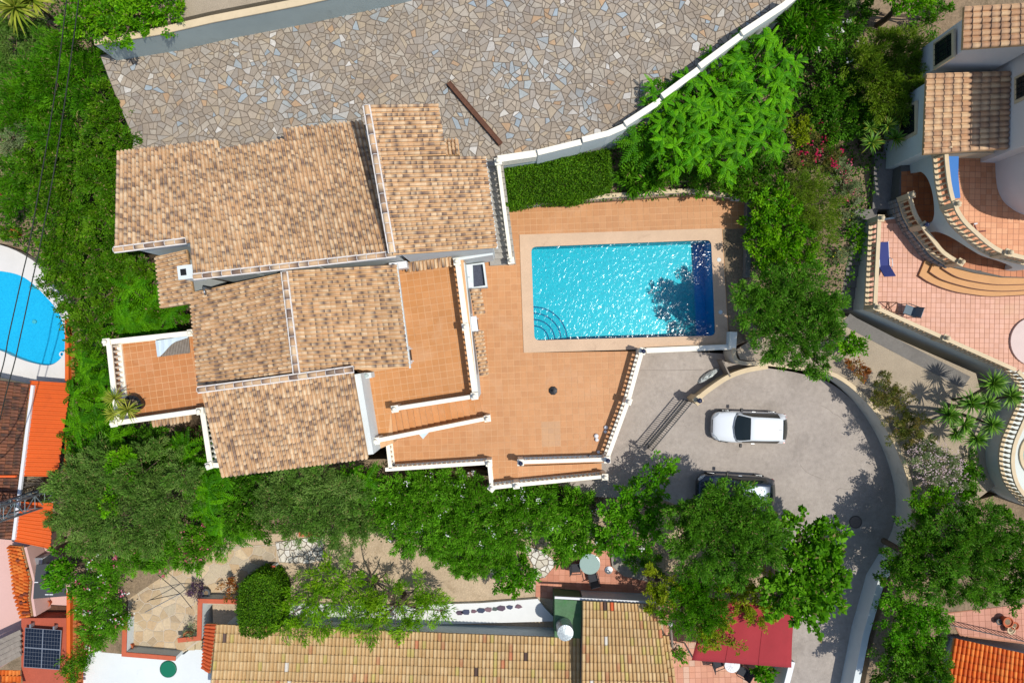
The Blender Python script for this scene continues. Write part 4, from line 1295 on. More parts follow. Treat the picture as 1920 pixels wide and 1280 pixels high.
# ------------------------------------------------------------------ east villa
EV = House('east_villa', (22, 10, 2.5), 'pale neighbouring villa with tan tiled roofs and curved balcony on the right', 'house', pal_east, .255, .36)
EV.mort = MB()
M_evw = mat('pale_green_grey_render', C(226, 232, 224), .9, n1=(.7, .06), bump=(30, .12), stain=(1.2, C(165, 172, 165), .6, .4))
M_ev2 = mat('pale_violet_render', C(238, 232, 226), .9, n1=(.7, .05), bump=(30, .12))
q = q4([(1990, 2), (1990, 80), (1806, 92), (1809, 12)], (9.7, 9.7, 8.2, 8.2)); EV.roof(*q); EV.walls(q, 2, M_ev2, .3)
q = q4([(1895, 133), (1890, 279), (1732, 290), (1738, 138)], (6.9, 6.9, 6.0, 6.0)); EV.roof(*q); EV.walls(q, 1.5, M_evw, .25)
obj('tall_wall', MB().prism(PL([(1897, 60), (2100, 60), (2100, 292), (1892, 284)], 6.9), 2, 10.0), M_ev2, EV.root)
# window openings in the shaded west walls
def barred_window(c, w, h, ang):
    nrm = Vector((math.cos(ang), math.sin(ang), 0)); u = Vector((-nrm.y, nrm.x, 0)); c = Vector(c)
    fo = obj('window', MB().box(tuple(c + nrm * .02), (.1, w + .3, h + .3), ang), M_cream2, EV.root)
    obj('pane', MB().box(tuple(c + nrm * .06), (.04, w, h), ang), M_glass, fo)
    for i in range(5):
        q = c + nrm * .12 + u * w * (i / 4 - .5)
        obj('bar', MB().box(tuple(q), (.02, .02, h), ang), M_dark, fo)
    for dz in (-.3, .3):
        obj('bar', MB().box(tuple(c + nrm * .12 + Vector((0, 0, dz * h))), (.02, w, .02), ang), M_dark, fo)
xw = P(1742, 0, 6.0)[0] + .03
barred_window((xw, P(0, 228, 4.4)[1], 4.3), 1.3, 1.2, math.pi)
xw = P(1816, 0, 8.2)[0] + .03
barred_window((xw, P(0, 92, 6.6)[1], 6.5), 1.0, 1.2, math.pi)
xw = P(1895, 0, 6.9)[0]
barred_window((xw, P(0, 158, 8)[1], 8.0), .9, 1.3, math.pi)
# terrace levels
Z1, Z2, Z3 = 2.5, 3.05, 5.0
E1PX = [(1630, 413), (1621, 580), (1884, 696), (1905, 716), (1909, 750), (1893, 790), (1876, 830), (1873, 870), (1885, 908), (1915, 942), (1990, 970), (1990, 440), (1690, 405)]
E1PX = [(1630, 413), (1621, 580), (1880, 694)] + spline([(1892, 700), (1909, 722), (1910, 752), (1893, 790), (1876, 830), (1873, 870), (1885, 908), (1915, 942), (1990, 970)], 4) + [(1990, 440), (1690, 405)]
ET = slab('east_terrace', E1PX, Z1 - .012, -1.5, M_evw)
ax = Vector((1, -.02)); epal = [C(222, 166, 138), C(219, 162, 133), C(225, 170, 144)]
obj('tile_bed', MB().prism(PL([(1634, 416), (1626, 577), (1880, 690), (1930, 700), (1930, 445), (1694, 408)], Z1 - .011), Z1 - .05, Z1 - .0115 + .002), M_grout_dk, ET)
lay_pieces(ET, tile_grid([p[:2] for p in PL([(1634, 416), (1626, 577), (1880, 690), (1935, 700), (1935, 500), (1780, 500), (1694, 420)], Z1)], tuple(ax), .255, .02), Z1 - .009, .012, lambda c: pick(epal, .04), M_floor, 'floor_tile', 'floor_tiles')
# round pool surround
rp_ = [P(1938 + 46 * math.cos(a), 640 + 46 * math.sin(a), Z1) for a in np.linspace(0, 2 * math.pi, 40, endpoint=False)]
obj('round_platform', MB().prism(rp_, Z1 - .1, Z1 + .12), mat('pale_pink_stone', C(228, 205, 196), .8, n1=(2, .06)), ET)
# porch level
L2 = spline([(1684, 372), (1693, 405), (1707, 430), (1727, 456), (1746, 480), (1778, 499)], 4)
M_clad = mat('stone_cladding_mortar', C(110, 106, 100), .95, n1=(4, .15))
po = slab('porch_floor', L2 + [(1830, 512), (1880, 520), (1990, 522), (1990, 290), (1690, 310)], Z2 - .012, Z1 - .6, M_clad)
ppal = [C(196, 118, 70), C(188, 110, 64), C(202, 126, 78)]
lay_pieces(po, tile_grid([p[:2] for p in PL([(1690, 322), (1690, 380), (1704, 414), (1730, 450), (1778, 494), (1880, 518), (1935, 520), (1935, 300)], Z2)], (1, -.02), .3, .015), Z2 - .012, .012, lambda c: pick(ppal, .04), M_floor, 'floor_tile', 'floor_tiles')
# stone cladding on the curved retaining face: individual stones
Wc = [P(x, y, Z2) for x, y in L2]
acc = 0; rgs = np.random.default_rng(11)
for row in range(3):
    i = 0
    for a, b_ in zip(Wc[:-1], Wc[1:]):
        a_, bb_ = Vector(a), Vector(b_)
        z0 = Z1 - .45 + row * .33 + rgs.uniform(-.03, .03)
        nrm = Vector((bb_.y - a_.y, -(bb_.x - a_.x), 0)).normalized()
        if nrm.x > 0: nrm = -nrm
        m = (a_ + bb_) / 2 + nrm * .05
        sz = (bb_ - a_).length
        g_ = rgs.uniform(.75, 1.1)
        obj('cladding_stone', MB().box((m.x, m.y, z0 + .15), (sz * .93, .12 + rgs.uniform(0, .06), .3), math.atan2(bb_.y - a_.y, bb_.x - a_.x), tuple(k * g_ for k in C(168, 164, 158))), M_stone, po, bevel=.02)
for k, (arc, z) in enumerate((([(1723, 517), (1745, 531), (1786, 546), (1827, 553), (1862, 556), (1925, 553), (1990, 548)], Z1 + .14), ([(1743, 510), (1765, 524), (1803, 536), (1838, 543), (1879, 546), (1925, 544), (1990, 540)], Z1 + .28), ([(1766, 503), (1793, 519), (1827, 528), (1872, 534), (1925, 533), (1990, 530)], Z1 + .41))):
    s_ = spline(arc, 4)
    o = obj('curved_step', MB().prism(PL(s_ + [(1990, 500), (1780, 490), (1735 + k * 18, 488)], z), Z1 - .1, z), mat('step_tile', C(214, 158, 100), .6, n1=(1.5, .08), n2=(8, .06)), po)
    obj('nosing', MB().sweep([P(x, y, z) for x, y in s_], .04, -.03, .008), mat('dark_nosing', C(92, 52, 48), .7), o)
# balcony
B3 = spline([(1749, 288), (1751, 319), (1756, 358), (1765, 392), (1781, 421), (1804, 444), (1831, 467), (1859, 481), (1925, 498), (1990, 505)], 4)
bal = slab('balcony', B3 + [(1990, 280), (1860, 286)], Z3 - .012, Z3 - .35, M_evw)
obj('tile_bed', MB().prism(PL(B3 + [(1990, 280), (1860, 286)], Z3), Z3 - .05, Z3 - .008), M_grout_dk, bal)
lay_pieces(bal, tile_grid([p[:2] for p in PL([(1756, 296), (1758, 322), (1763, 358), (1772, 390), (1788, 418), (1810, 440), (1836, 462), (1862, 475), (1930, 492), (1930, 300), (1860, 290)], Z3)], (1, -.02), .27, .02), Z3 - .012, .012, lambda c: pick([C(228, 158, 112), C(220, 150, 104), C(232, 166, 120)], .04), M_floor, 'floor_tile', 'floor_tiles')
# arcade under the balcony: wall whose lower edge follows two arches
Wb = [Vector(P(x, y, Z3)) for x, y in B3]
cum = [0]
for a, b_ in zip(Wb[:-1], Wb[1:]): cum.append(cum[-1] + (b_ - a).length)
def arch_z(s):
    for a, b_ in ((.5, 3.3), (3.75, 8.2), (8.7, 14)):
        if a < s < b_:
            t = (s - a) / (b_ - a) * 2 - 1
            return Z2 + .4 + 1.15 * math.sqrt(max(0, 1 - t * t))
    return Z2 - .6
vs = []; fs = []; S = np.linspace(0, cum[-1], 90); k_ = 0
for s in S:
    i = min(len(cum) - 2, max(j for j in range(len(cum) - 1) if cum[j] <= s + 1e-9))
    f = (s - cum[i]) / max(1e-6, cum[i + 1] - cum[i]); p = Wb[i].lerp(Wb[i + 1], min(1, f))
    d = (Wb[i + 1] - Wb[i]).normalized(); nn = Vector((-d.y, d.x, 0))
    if nn.x < 0: nn = -nn
    z = arch_z(s); a = p + nn * .04; b_ = p + nn * .3
    vs += [(a.x, a.y, z), (a.x, a.y, Z3 - .3), (b_.x, b_.y, Z3 - .3), (b_.x, b_.y, z)]
for i in range(len(S) - 1):
    for k in range(4): fs.append((i * 4 + k, i * 4 + (k + 1) % 4, (i + 1) * 4 + (k + 1) % 4, (i + 1) * 4 + k))
obj('arcade_wall', MB().add(vs, fs), M_evw, EV.root)
# curved living room wall on the balcony and the roof edge that shades it
cwl = spline([(1866, 286), (1867, 330), (1873, 362), (1890, 386), (1925, 404), (1995, 412)], 5)
obj('curved_wall', MB().prism(PL(cwl + [(1995, 270)], Z3), Z3 - .3, 8.0), M_ev2, EV.root)
edge = spline([(1798, 292), (1802, 335), (1810, 366), (1832, 391), (1868, 405), (1920, 411), (1990, 412)], 8)
ew = []
acc = 0
for i, (x, y) in enumerate(edge):
    p = P(x, y, Z3)
    ew.append((p[0] + .45 * 3.1, p[1] - .11 * 3.1))
fine = []
for a, b_ in zip(ew[:-1], ew[1:]):
    L_ = math.hypot(b_[0] - a[0], b_[1] - a[1]); nn = (-(b_[1] - a[1]) / L_, (b_[0] - a[0]) / L_)
    if nn[0] > 0: nn = (-nn[0], -nn[1])
    for t in (0, .25, .5, .75):
        bmp = .06 * math.sin(math.pi * t)
        fine.append((a[0] + (b_[0] - a[0]) * t + nn[0] * bmp, a[1] + (b_[1] - a[1]) * t + nn[1] * bmp))
fine += [(ew[-1][0], ew[0][1]), ]
obj('eave_roof', MB().prism(fine, 8.0, 8.18), M_roof_lo, EV.root)
EV.ridge(P(1786, 281, 6.15), P(1862, 281, 6.15), r=.1, mortar=False)
EV.finish()
obj('balcony_end_wall', MB().sweep([P(1777, 283, Z3 + .9), P(1866, 283, Z3 + .9)], .22, -1.2, .05), M_cream2, EV.root)
barred = P(1910, 366, 6.0)
# balustrades of the east villa
balustrade('curved cream balustrade of the upper right balcony', [(x, y) for x, y in spline([(1751, 290), (1753, 319), (1758, 358), (1767, 391), (1783, 419), (1806, 442), (1833, 465), (1861, 479), (1925, 495)], 4)], Z3, mt=M_cream2, posts=(0, 12, 28), top_px=False, spacing=.27)
balustrade('curved cream balustrade of the porch above the stone cladding', spline([(1686, 374), (1695, 405), (1709, 429), (1729, 455), (1748, 478), (1776, 496)], 3), Z2, mt=M_cream2, posts=(0, 6, 15), lamps=(6,), top_px=False, spacing=.27)
balustrade('cream balustrade along the west edge of the right terrace', [(1631, 416), (1623, 577)], Z1, mt=M_cream2, posts=(0,), top_px=False, spacing=.27)
balustrade('cream balustrade along the south edge of the right terrace', [(1624, 578), (1750, 634), (1880, 692)], Z1, mt=M_cream2, posts=(0, 1), top_px=False, spacing=.27, ball=True)
balustrade('winding cream balustrade on the round bastion at the right edge', spline([(1884, 694), (1909, 722), (1910, 752), (1894, 790), (1878, 830), (1875, 870), (1887, 908), (1917, 942)], 4), Z1, mt=M_cream2, posts=(), top_px=False, spacing=.25)
# small pool on the bastion
bp = thing('bastion_pool', P(1935, 850, Z1), 'small blue pool just showing at the right edge behind the balustrade', 'pool')
pp = [P(1950 + 40 * math.cos(a), 852 + 44 * math.sin(a), Z1) for a in np.linspace(0, 2 * math.pi, 32, endpoint=False)]
pi_ = [P(1950 + 33 * math.cos(a), 852 + 37 * math.sin(a), Z1) for a in np.linspace(0, 2 * math.pi, 32, endpoint=False)]
obj('surround', MB().prism(pp, Z1 - .1, Z1 + .08), M_cream2, bp)
obj('basin_floor', MB().prism(pi_, Z1, Z1 + .085), M_mos, bp)
obj('water', MB().add([(p[0], p[1], Z1 + .095) for p in pi_[::-1]], [tuple(range(32))]), water_mat('still_water', (.7, .92, .96), 3, .03, .05), bp)
# loungers, chair and stool
def lounger(label, px, py, z, rz, fabric, back=.5):
    t = thing('sun_lounger', (0, 0, 0), label, 'sun lounger')
    obj('mattress', MB().box((.25, 0, .33), (1.25, .58, .06)), fabric, t, bevel=.02)
    obj('backrest', MB().add([(-.38, -.29, .33), (-.95, -.29, .33 + back), (-.95, .29, .33 + back), (-.38, .29, .33)], [(0, 1, 2, 3)]), fabric, t).modifiers.new('s', 'SOLIDIFY').thickness = .05
    for s in (-1, 1):
        obj('side_rail', MB().tube([(-.4, s * .31, .3), (.9, s * .31, .3)], .022, 6), M_frame, t)
        for x in (-.35, .75):
            obj('leg', MB().tube([(x - .12, s * .31, 0), (x, s * .31, .3), (x + .12, s * .31, 0)], .02, 6), M_frame, t)
        obj('arm', MB().tube([(-.5, s * .33, .3), (-.4, s * .33, .55), (-.05, s * .33, .55), (.05, s * .33, .3)], .02, 6), M_frame, t)
    p = P(px, py, z); t.location = (p[0], p[1], z); t.rotation_euler = (0, 0, rz)
M_blue = mat('blue_fabric', C(56, 66, 128), .8); M_blue2 = mat('bright_blue_fabric', C(66, 130, 205), .7)
lounger('white framed lounger with dark blue fabric against the west balustrade of the right terrace', 1650, 487, Z1, math.pi / 2 + .05, M_blue)
lm = thing('pool_mat', P(1783, 333, Z3), 'long bright blue lounger mat beside the curved balcony rail', 'mat')
obj('pad', MB().prism([P(x, y, Z3) for x, y in ((1768, 294), (1789, 294), (1788, 330), (1792, 374), (1780, 375), (1770, 335))], Z3 + .3, Z3 + .36), M_blue2, lm, bevel=.02)
for x, y in ((1772, 298), (1787, 298), (1777, 368), (1790, 368)):
    p = P(x, y, Z3); obj('leg', MB().box((p[0], p[1], Z3 + .15), (.05, .05, .3)), M_frame, lm)
def armchair(label, px, py, z, rz, fabric, frame=M_dark, group=None):
    t = thing('garden_chair', (0, 0, 0), label, 'chair', group)
    obj('seat', MB().box((0, 0, .42), (.5, .5, .04)), fabric, t, bevel=.015)
    obj('backrest', MB().add([(-.25, -.25, .44), (-.42, -.25, .95), (-.42, .25, .95), (-.25, .25, .44)], [(0, 1, 2, 3)]), fabric, t).modifiers.new('s', 'SOLIDIFY').thickness = .03
    for s in (-1, 1):
        obj('leg', MB().tube([(.27, s * .28, 0), (.24, s * .28, .64)], .018, 6), frame, t)
        obj('leg', MB().tube([(-.3, s * .28, 0), (-.26, s * .28, .45), (-.42, s * .27, .96)], .018, 6), frame, t)
        obj('armrest', MB().tube([(.26, s * .28, .64), (-.33, s * .28, .66)], .022, 6), frame, t)
    p = P(px, py, z + .4); t.location = (p[0], p[1], z); t.rotation_euler = (0, 0, rz)
M_gfab = mat('grey_blue_fabric', C(112, 128, 138), .8); M_dfab = mat('charcoal_fabric', C(58, 60, 66), .8)
armchair('folding chair with grey blue seat near the south-west corner of the right terrace', 1704, 582, Z1, -.35 + math.pi, M_gfab)
sx = P(1664, 577, Z1)
stl = thing('folding_stool', sx, 'small open folding stool frame beside the chair on the right terrace', 'stool')
for s in (-1, 1):
    obj('crossed_leg', MB().tube([(sx[0] - .25 * s, sx[1] - .25, Z1 + .02), (sx[0] + .25 * s, sx[1] + .25, Z1 + .42)], .022, 6), M_rust, stl)
    obj('top_bar', MB().tube([(sx[0] - .27, sx[1] + .25 * s, Z1 + .43), (sx[0] + .27, sx[1] + .25 * s, Z1 + .43)], .025, 6), M_rust, stl)
    obj('side_bar', MB().tube([(sx[0] + .27 * s, sx[1] - .25, Z1 + .43), (sx[0] + .27 * s, sx[1] + .25, Z1 + .43)], .025, 6), M_rust, stl)
sx = P(1833, 430, Z3)
xr = thing('exercise_frame', sx, 'bent red and white tube frame lying on the upper balcony', 'frame')
obj('bar', MB().tube([P(1827, 421, Z3 + .1), P(1832, 435, Z3 + .1), P(1848, 433, Z3 + .1)], .035, 6), mat('dark_red_paint', C(120, 50, 52), .5), xr)
obj('grip', MB().tube([P(1826, 420, Z3 + .14), P(1832, 419, Z3 + .14)], .04, 6), M_frame, xr)
# paths of the east garden
slab('east_path', [(1594, 588), (1606, 596), (1820, 706), (1805, 728), (1600, 620), (1578, 606)], 1.515, 0, M_conc_dark)
slab('side_path', [(1640, 285), (1686, 285), (1690, 392), (1636, 392)], 2.3, -1, M_conc_dark)
es = thing('side_steps', P(1620, 420, 1.5), 'grey stone steps dropping beside the right terrace', 'stairs')
for i in range(9):
    z = 2.25 - i * .12
    x = 1636 - i * 4; y = 392 + i * 21
    obj('step', MB().prism([P(x - 32, y, z), P(x + 10, y, z), P(x + 6, y + 21, z), P(x - 36, y + 21, z)], -1, z), M_conc_dark, es)
# ------------------------------------------------------------------ west neighbour
WH = House('west_house', P(10, 860, -1.6), 'weathered house with dark brown tiled roof at the left edge', 'house', pal_brown, .19, .34)
q = q4([(-90, 700), (-120, 1020), (22, 1008), (54, 720)], (2.0, 2.0, .7, .7)); WH.roof(*q); WH.walls(q, -2, M_cream2, .2)
obj('verge_gutter', MB().sweep([P(62, 722, .72), P(26, 1011, .72)], .16, -.08, .06), M_frame, WH.root)
obj('ridge_band', MB().sweep([P(-60, 892, 1.5), P(32, 892, .86)], .12, .0, .12), mat('orange_paint', C(228, 96, 30), .6, n1=(1, .08)), WH.root)
WH.finish()
M_corr = mat('orange_sheet_metal', C(226, 98, 26), .45, spec=.4, n1=(.6, .08), n2=(6, .05), stain=(1.2, C(176, 74, 26), .58, .5))
def corrugated(label, q, ribs):
    A, B, Cc, D = [Vector(p) for p in q]        # A-B top edge, D-C bottom edge; ribs run from left to right
    t = thing('sheet_roof', tuple((A + Cc) / 2), label, 'roof')
    vs = []; fs = []; N = ribs * 6
    for i in range(N + 1):
        f = i / N; h = (.045 if i % 6 in (0, 1, 5) else 0)
        a = A.lerp(D, f); b = B.lerp(Cc, f)
        vs += [(a.x, a.y, a.z + h), (b.x, b.y, b.z + h)]
    for i in range(N): fs.append((i * 2, i * 2 + 2, i * 2 + 3, i * 2 + 1))
    o = obj('sheet', MB().add(vs, fs), M_corr, t); o.modifiers.new('s', 'SOLIDIFY').thickness = .02
    for p in (B, Cc):
        obj('post', MB().box((p.x - .1, p.y, p.z - 1.1), (.08, .08, 2.1)), M_cream2, t)
corrugated('long orange corrugated sheet roof left of the green slope', q4([(57, 713), (133, 718), (108, 893), (44, 892)], (.65, .35, .35, .65)), 22)
corrugated('shorter orange corrugated sheet roof south of the lattice mast', q4([(38, 940), (100, 942), (95, 1028), (28, 1014)], (.65, .35, .35, .65)), 11)
# west pool
wp = thing('kidney_pool', P(40, 600, -1.3), 'kidney shaped blue pool with white deck at the left edge', 'pool')
zd = -.8
kp = spline([(-60, 505), (0, 508), (45, 520), (85, 555), (112, 590), (122, 630), (118, 665), (95, 684), (60, 680), (25, 668), (0, 657), (-60, 640)], 5)
deck = slab('west_pool_deck', [(-60, 455), (10, 460), (45, 480), (90, 510), (124, 560), (128, 720), (-60, 720)], zd - .9, -4, M_white)
ins_ = [P(x, y, zd) for x, y in kp]; out_ = [P(x, y, zd) for x, y in [(-60, 450)] + spline([(-10, 456), (30, 470), (75, 500), (118, 560), (130, 600)], 3) + [(130, 722), (-60, 722)]]
# deck ring as a polygon with a bay cut out on the left
ring = [P(x, y, zd) for x, y in [(-60, 450)] + spline([(-10, 456), (30, 470), (75, 500), (118, 560), (130, 600)], 3) + [(130, 722), (-60, 722)]] + [P(x, y, zd) for x, y in kp[::-1]]
obj('deck', MB().prism(ring, zd - .6, zd), mat('white_deck', C(232, 230, 226), .8, n1=(1, .06), stain=(2, C(180, 175, 165), .62, .4)), wp)
M_wbasin = mosaic('sky_blue_plaster', (0.015, 0.36, 0.56), (0.04, 0.50, 0.70))
obj('basin_floor', MB().prism(ins_, zd - .9, zd - .5), M_wbasin, wp)
obj('water', MB().add([(p[0], p[1], zd - .12) for p in ins_], [tuple(range(len(ins_)))[::-1]]), water_mat('calm_water', (.62, .93, 1), 3.0, .03, .1), wp)
p = P(64, 603, zd - .4); obj('drain', MB().lathe([(.11, -.08), (.11, .02), (.08, .03)], 14, p), mat('drain_teal', C(120, 200, 200), .5), wp)
p = P(114, 664, zd); fl_ = thing('pool_float', p, 'small white ring float in the corner of the kidney pool', 'float')
obj('ring', MB().tube([(p[0] + .13 * math.cos(a), p[1] + .13 * math.sin(a), zd - .1) for a in np.linspace(0, 2 * math.pi, 14)], .035, 6, cap=False), M_frame, fl_)
# orange boundary wall with pierced clay blocks
M_orw = mat('orange_wall_paint', C(232, 110, 40), .7, n1=(.8, .08)); M_clay = mat('clay_block', C(186, 108, 58), .85, n1=(12, .35), bump=(14, .7))
for lb, pts in (('orange topped boundary wall beside the kidney pool', [(125, 598), (125, 715)]), ('orange topped boundary wall right of the solar roof', [(128, 1110), (128, 1300)]), ('short orange wall stub below the corrugated roof', [(126, 820), (122, 884)])):
    W_ = [P(x, y, -.2) for x, y in pts]
    t = thing('boundary_wall', (W_[0][0], W_[0][1], -1.5), lb, 'wall')
    obj('wall_face', MB().sweep(W_, .12, -2.2, -.06), M_orw, t)
    obj('coping', MB().sweep(W_, .2, -.06, .0), M_orw, t)
    a, b_ = Vector(W_[0]), Vector(W_[-1]); nb = int((b_ - a).length / .22)
    for i in range(nb):
        q_ = a.lerp(b_, (i + .5) / nb)
        obj('clay_block', MB().box((q_.x + .26, q_.y, -.45), (.2, .19, .2), .05 * math.sin(i * 2.1)).box((q_.x + .46, q_.y + .05, -.55), (.18, .16, .2), .1), M_clay, t)
# lattice mast
mp = P(104, 925, -1.2)
mt_ = thing('lattice_mast', mp, 'grey steel lattice power mast rising at the left edge', 'mast')
M_mast = mat('mast_steel', C(128, 142, 146), .5, metal=.4, n1=(6, .15))
hh = 12.0; w0, w1 = .42, .26
def mc(i, z):
    w = w0 + (w1 - w0) * z / hh; sx_, sy_ = ((-1, -1), (1, -1), (1, 1), (-1, 1))[i % 4]
    return (mp[0] + sx_ * w, mp[1] + sy_ * w, mp[2] + z)
for i in range(4): obj('leg', MB().tube([mc(i, 0), mc(i, hh)], .055, 4), M_mast, mt_)
nz = 16
for k in range(nz):
    za, zb_ = hh * k / nz, hh * (k + 1) / nz
    b = MB()
    for i in range(4):
        b.tube([mc(i, za), mc(i + 1, zb_)] if (k + i) % 2 else [mc(i + 1, za), mc(i, zb_)], .03, 4)
        b.tube([mc(i, zb_), mc(i + 1, zb_)], .022, 4)
    obj('brace', b, M_mast, mt_)
obj('cross_arm', MB().box((mp[0], mp[1], mp[2] + hh - .6), (1.8, .14, .14)), M_mast, mt_)
M_cable = mat('black_cable', C(34, 40, 34), .6)
for pts, dx, lb in (([(127, -20), (101, 188), (58, 440), (41, 519), (17, 626), (0, 705), (-60, 880)], -.5, 'left of the two dark power cables crossing the green slope'), ([(150, -20), (111, 262), (79, 440), (61, 523), (39, 626), (17, 715), (-45, 900)], .5, 'right of the two dark power cables crossing the green slope')):
    Wl = [P(x, y, 7.4) for x, y in pts]
    Wl = [P(pts[0][0] + 14, -160, 7.6)] + Wl + [(mp[0] + dx, mp[1], mp[2] + hh - .4)]
    obj('power_cable', MB().tube(spline(Wl, 5), .026, 5), M_cable, None, lb, 'cable')
# pink patio and annex
M_pink = mat('pink_patio', C(228, 186, 176), .8, n1=(.6, .05), stain=(1.5, C(200, 160, 150), .6, .4))
slab('pink_patio', [(-60, 1005), (60, 1015), (132, 1050), (132, 1165), (60, 1180), (-60, 1290)], -1.2, -6, M_pink)
AN = House('west_annex', P(60, 1150, -1.2), 'low annex with bright orange lean-to tiles at the lower left', 'house', pal_orange, .2, .34)
q = q4([(41, 1024), (57, 1087), (24, 1066), (16, 1022)], (.1, .1, -.25, -.25)); AN.roof(*q)
q = q4([(57, 1087), (54, 1122), (28, 1112), (24, 1066)], (.1, .1, -.25, -.25)); AN.roof(*q)
q = q4([(54, 1122), (60, 1155), (41, 1158), (28, 1112)], (.1, .1, -.25, -.25)); AN.roof(*q)
q = q4([(-60, 1290), (40, 1290), (36, 1258), (-60, 1256)], (.5, .5, .1, .1)); AN.roof(*q)
obj('flat_roof', MB().prism(PL([(40, 1158), (124, 1158), (124, 1300), (40, 1300)], -.2), -1.3, -.2), mat('red_brown_roof', C(186, 92, 68), .8, n1=(1, .1), n2=(8, .06)), AN.root)
obj('inner_wall', MB().sweep([P(44, 1026, .1), P(60, 1090, .1), P(57, 1122, .1), P(62, 1155, .1)], .14, -1.2, .02, off=.12), M_pink, AN.root)
obj('dark_doorway', MB().prism(PL([(62, 1148), (84, 1134), (124, 1136), (124, 1156), (62, 1157)], -1.1), -1.19, -1.1), M_rust, AN.root)
AN.finish()
for i in range(4):
    W_ = [P(-20, 1222 - i * 13 + 30, -.5), P(40, 1192 - i * 11 + 22, -.5)]
    pass
pg = thing('plank_pergola', P(10, 1215, -1.2), 'grey timber plank shelter at the lower left edge', 'pergola')
for i in range(5):
    obj('plank', MB().sweep([P(-30, 1216 + i * 11, .1), P(39, 1184 + i * 10, .1)], .26, -.05, .0 + .01 * i), M_wood, pg)
for x, y in ((-20, 1225), (36, 1200)):
    p = P(x, y, -.6); obj('post', MB().box((p[0], p[1], -.6), (.1, .1, 1.2)), M_wood, pg)
# solar panel
sp = thing('solar_panel', P(80, 1215, -.2), 'dark blue solar panel of two by two modules on the red-brown roof', 'solar panel')
M_cell = mat('solar_cell', C(22, 30, 46), .15, spec=.6); M_alu = mat('aluminium', C(178, 184, 190), .4, metal=.6)
SQ = [Vector(P(x, y, z)) for x, y, z in ((47, 1176, .15), (115, 1181, .15), (111, 1255, -.05), (44, 1250, -.05))]
def sq(u, v): return SQ[0].lerp(SQ[1], u).lerp(SQ[3].lerp(SQ[2], u), v)
obj('frame', MB().hexa([tuple(sq(u, v) - Vector((0, 0, .05))) for u, v in ((0, 1), (1, 1), (1, 0), (0, 0))], [tuple(sq(u, v)) for u, v in ((0, 1), (1, 1), (1, 0), (0, 0))]), M_alu, sp)
for i in range(2):
    for j in range(2):
        mo = None
        for a in range(6):
            for b in range(5):
                u0, u1 = i * .5 + .012 + a * .4767 / 6, i * .5 + .012 + (a + .93) * .4767 / 6
                v0, v1 = j * .5 + .012 + b * .4767 / 5, j * .5 + .012 + (b + .93) * .4767 / 5
                q_ = [tuple(sq(u, v) + Vector((0, 0, .006))) for u, v in ((u0, v1), (u1, v1), (u1, v0), (u0, v0))]
                lo_ = [(x, y, z - .004) for x, y, z in q_]
                if mo is None: mo = MB()
                mo.hexa(lo_, q_)
        obj('module', mo, M_cell, sp)
for x, y in ((58, 1172), (102, 1176)):
    p = P(x, y, .1); obj('clamp', MB().box((p[0], p[1], .02), (.08, .2, .3)), M_alu, sp)
# dark awning
dk = thing('dark_awning', P(90, 1090, -1.2), 'dark grey two panel awning left of the oleander hedge', 'awning')
M_awn = mat('charcoal_awning', C(74, 76, 80), .8, n1=(2, .05))
for pts in ([(68, 1058), (120, 1054), (122, 1088), (64, 1092)], [(64, 1093), (122, 1089), (124, 1117), (62, 1122)]):
    obj('awning_panel', MB().prism(PL(pts, .35), .31, .35), M_awn, dk)
for x, y in ((93, 1063), (68, 1091), (88, 1114), (96, 1114)):
    p = P(x, y, .37); obj('clip', MB().box((p[0], p[1], .365), (.2, .05, .02)), M_frame, dk)
for x, y in ((66, 1060), (63, 1120)):
    p = P(x, y, -.4); obj('post', MB().box((p[0], p[1], -.45), (.06, .06, 1.5)), M_dark, dk)
p = P(80, 1049, -.6); bx = thing('water_softener', (p[0], p[1], -1.2), 'small pale box unit above the dark awning', 'box')
obj('cabinet', MB().box((p[0], p[1], -.75), (.4, .4, .9)), M_frame, bx, bevel=.02); obj('lid', MB().box((p[0], p[1], -.28), (.44, .44, .06)), M_alu, bx, bevel=.01)

# ------------------------------------------------------------------ south garden
zc = -1.15
cp = slab('crazy_terrace', [(242, 1072), (300, 1030), (520, 1020), (520, 1100), (440, 1132), (378, 1132), (376, 1200), (345, 1222), (238, 1226)], zc - .012, -6, mat('pale_mortar', C(205, 190, 168), .9, n1=(2, .1)))
cpal = [C(206, 182, 146), C(196, 172, 136), C(214, 192, 158), C(188, 166, 134), C(204, 176, 138), C(200, 184, 156)]
lay_pieces(cp, crazy([p[:2] for p in PL([(244, 1074), (300, 1032), (518, 1022), (518, 1098), (440, 1130), (377, 1130), (374, 1198), (345, 1220), (240, 1224)], zc)], .52, 21), zc - .012, .02, lambda c: pick(cpal, .06), M_stone, 'paving_stone', 'paving_stones', inset=.03, chamfer=.05)
for pts, sd, lb in (([(516, 1016), (606, 1004), (608, 1048), (580, 1056), (524, 1054)], 5, 0), ([(978, 1020), (1012, 1030), (1046, 1054), (1022, 1082), (1002, 1086), (1000, 1060)], 6, 0)):
    w_ = slab('stone_path', pts, zc + .03, -3, M_mortar)
    lay_pieces(w_, crazy([p[:2] for p in PL(pts, zc + .04)], .3, sd), zc + .03, .025, lambda c: pick([C(232, 226, 212), C(224, 216, 198), C(238, 234, 224)], .05), M_stone, 'paving_stone', 'paving_stones', inset=.03, chamfer=.05)
slab('white_patio', [(165, 1226), (200, 1215), (236, 1222), (345, 1226), (376, 1200), (400, 1196), (392, 1310), (140, 1310)], -1.45, -6, mat('white_concrete', C(232, 238, 238), .8, n1=(.5, .06), stain=(1.3, C(190, 196, 194), .6, .45)))
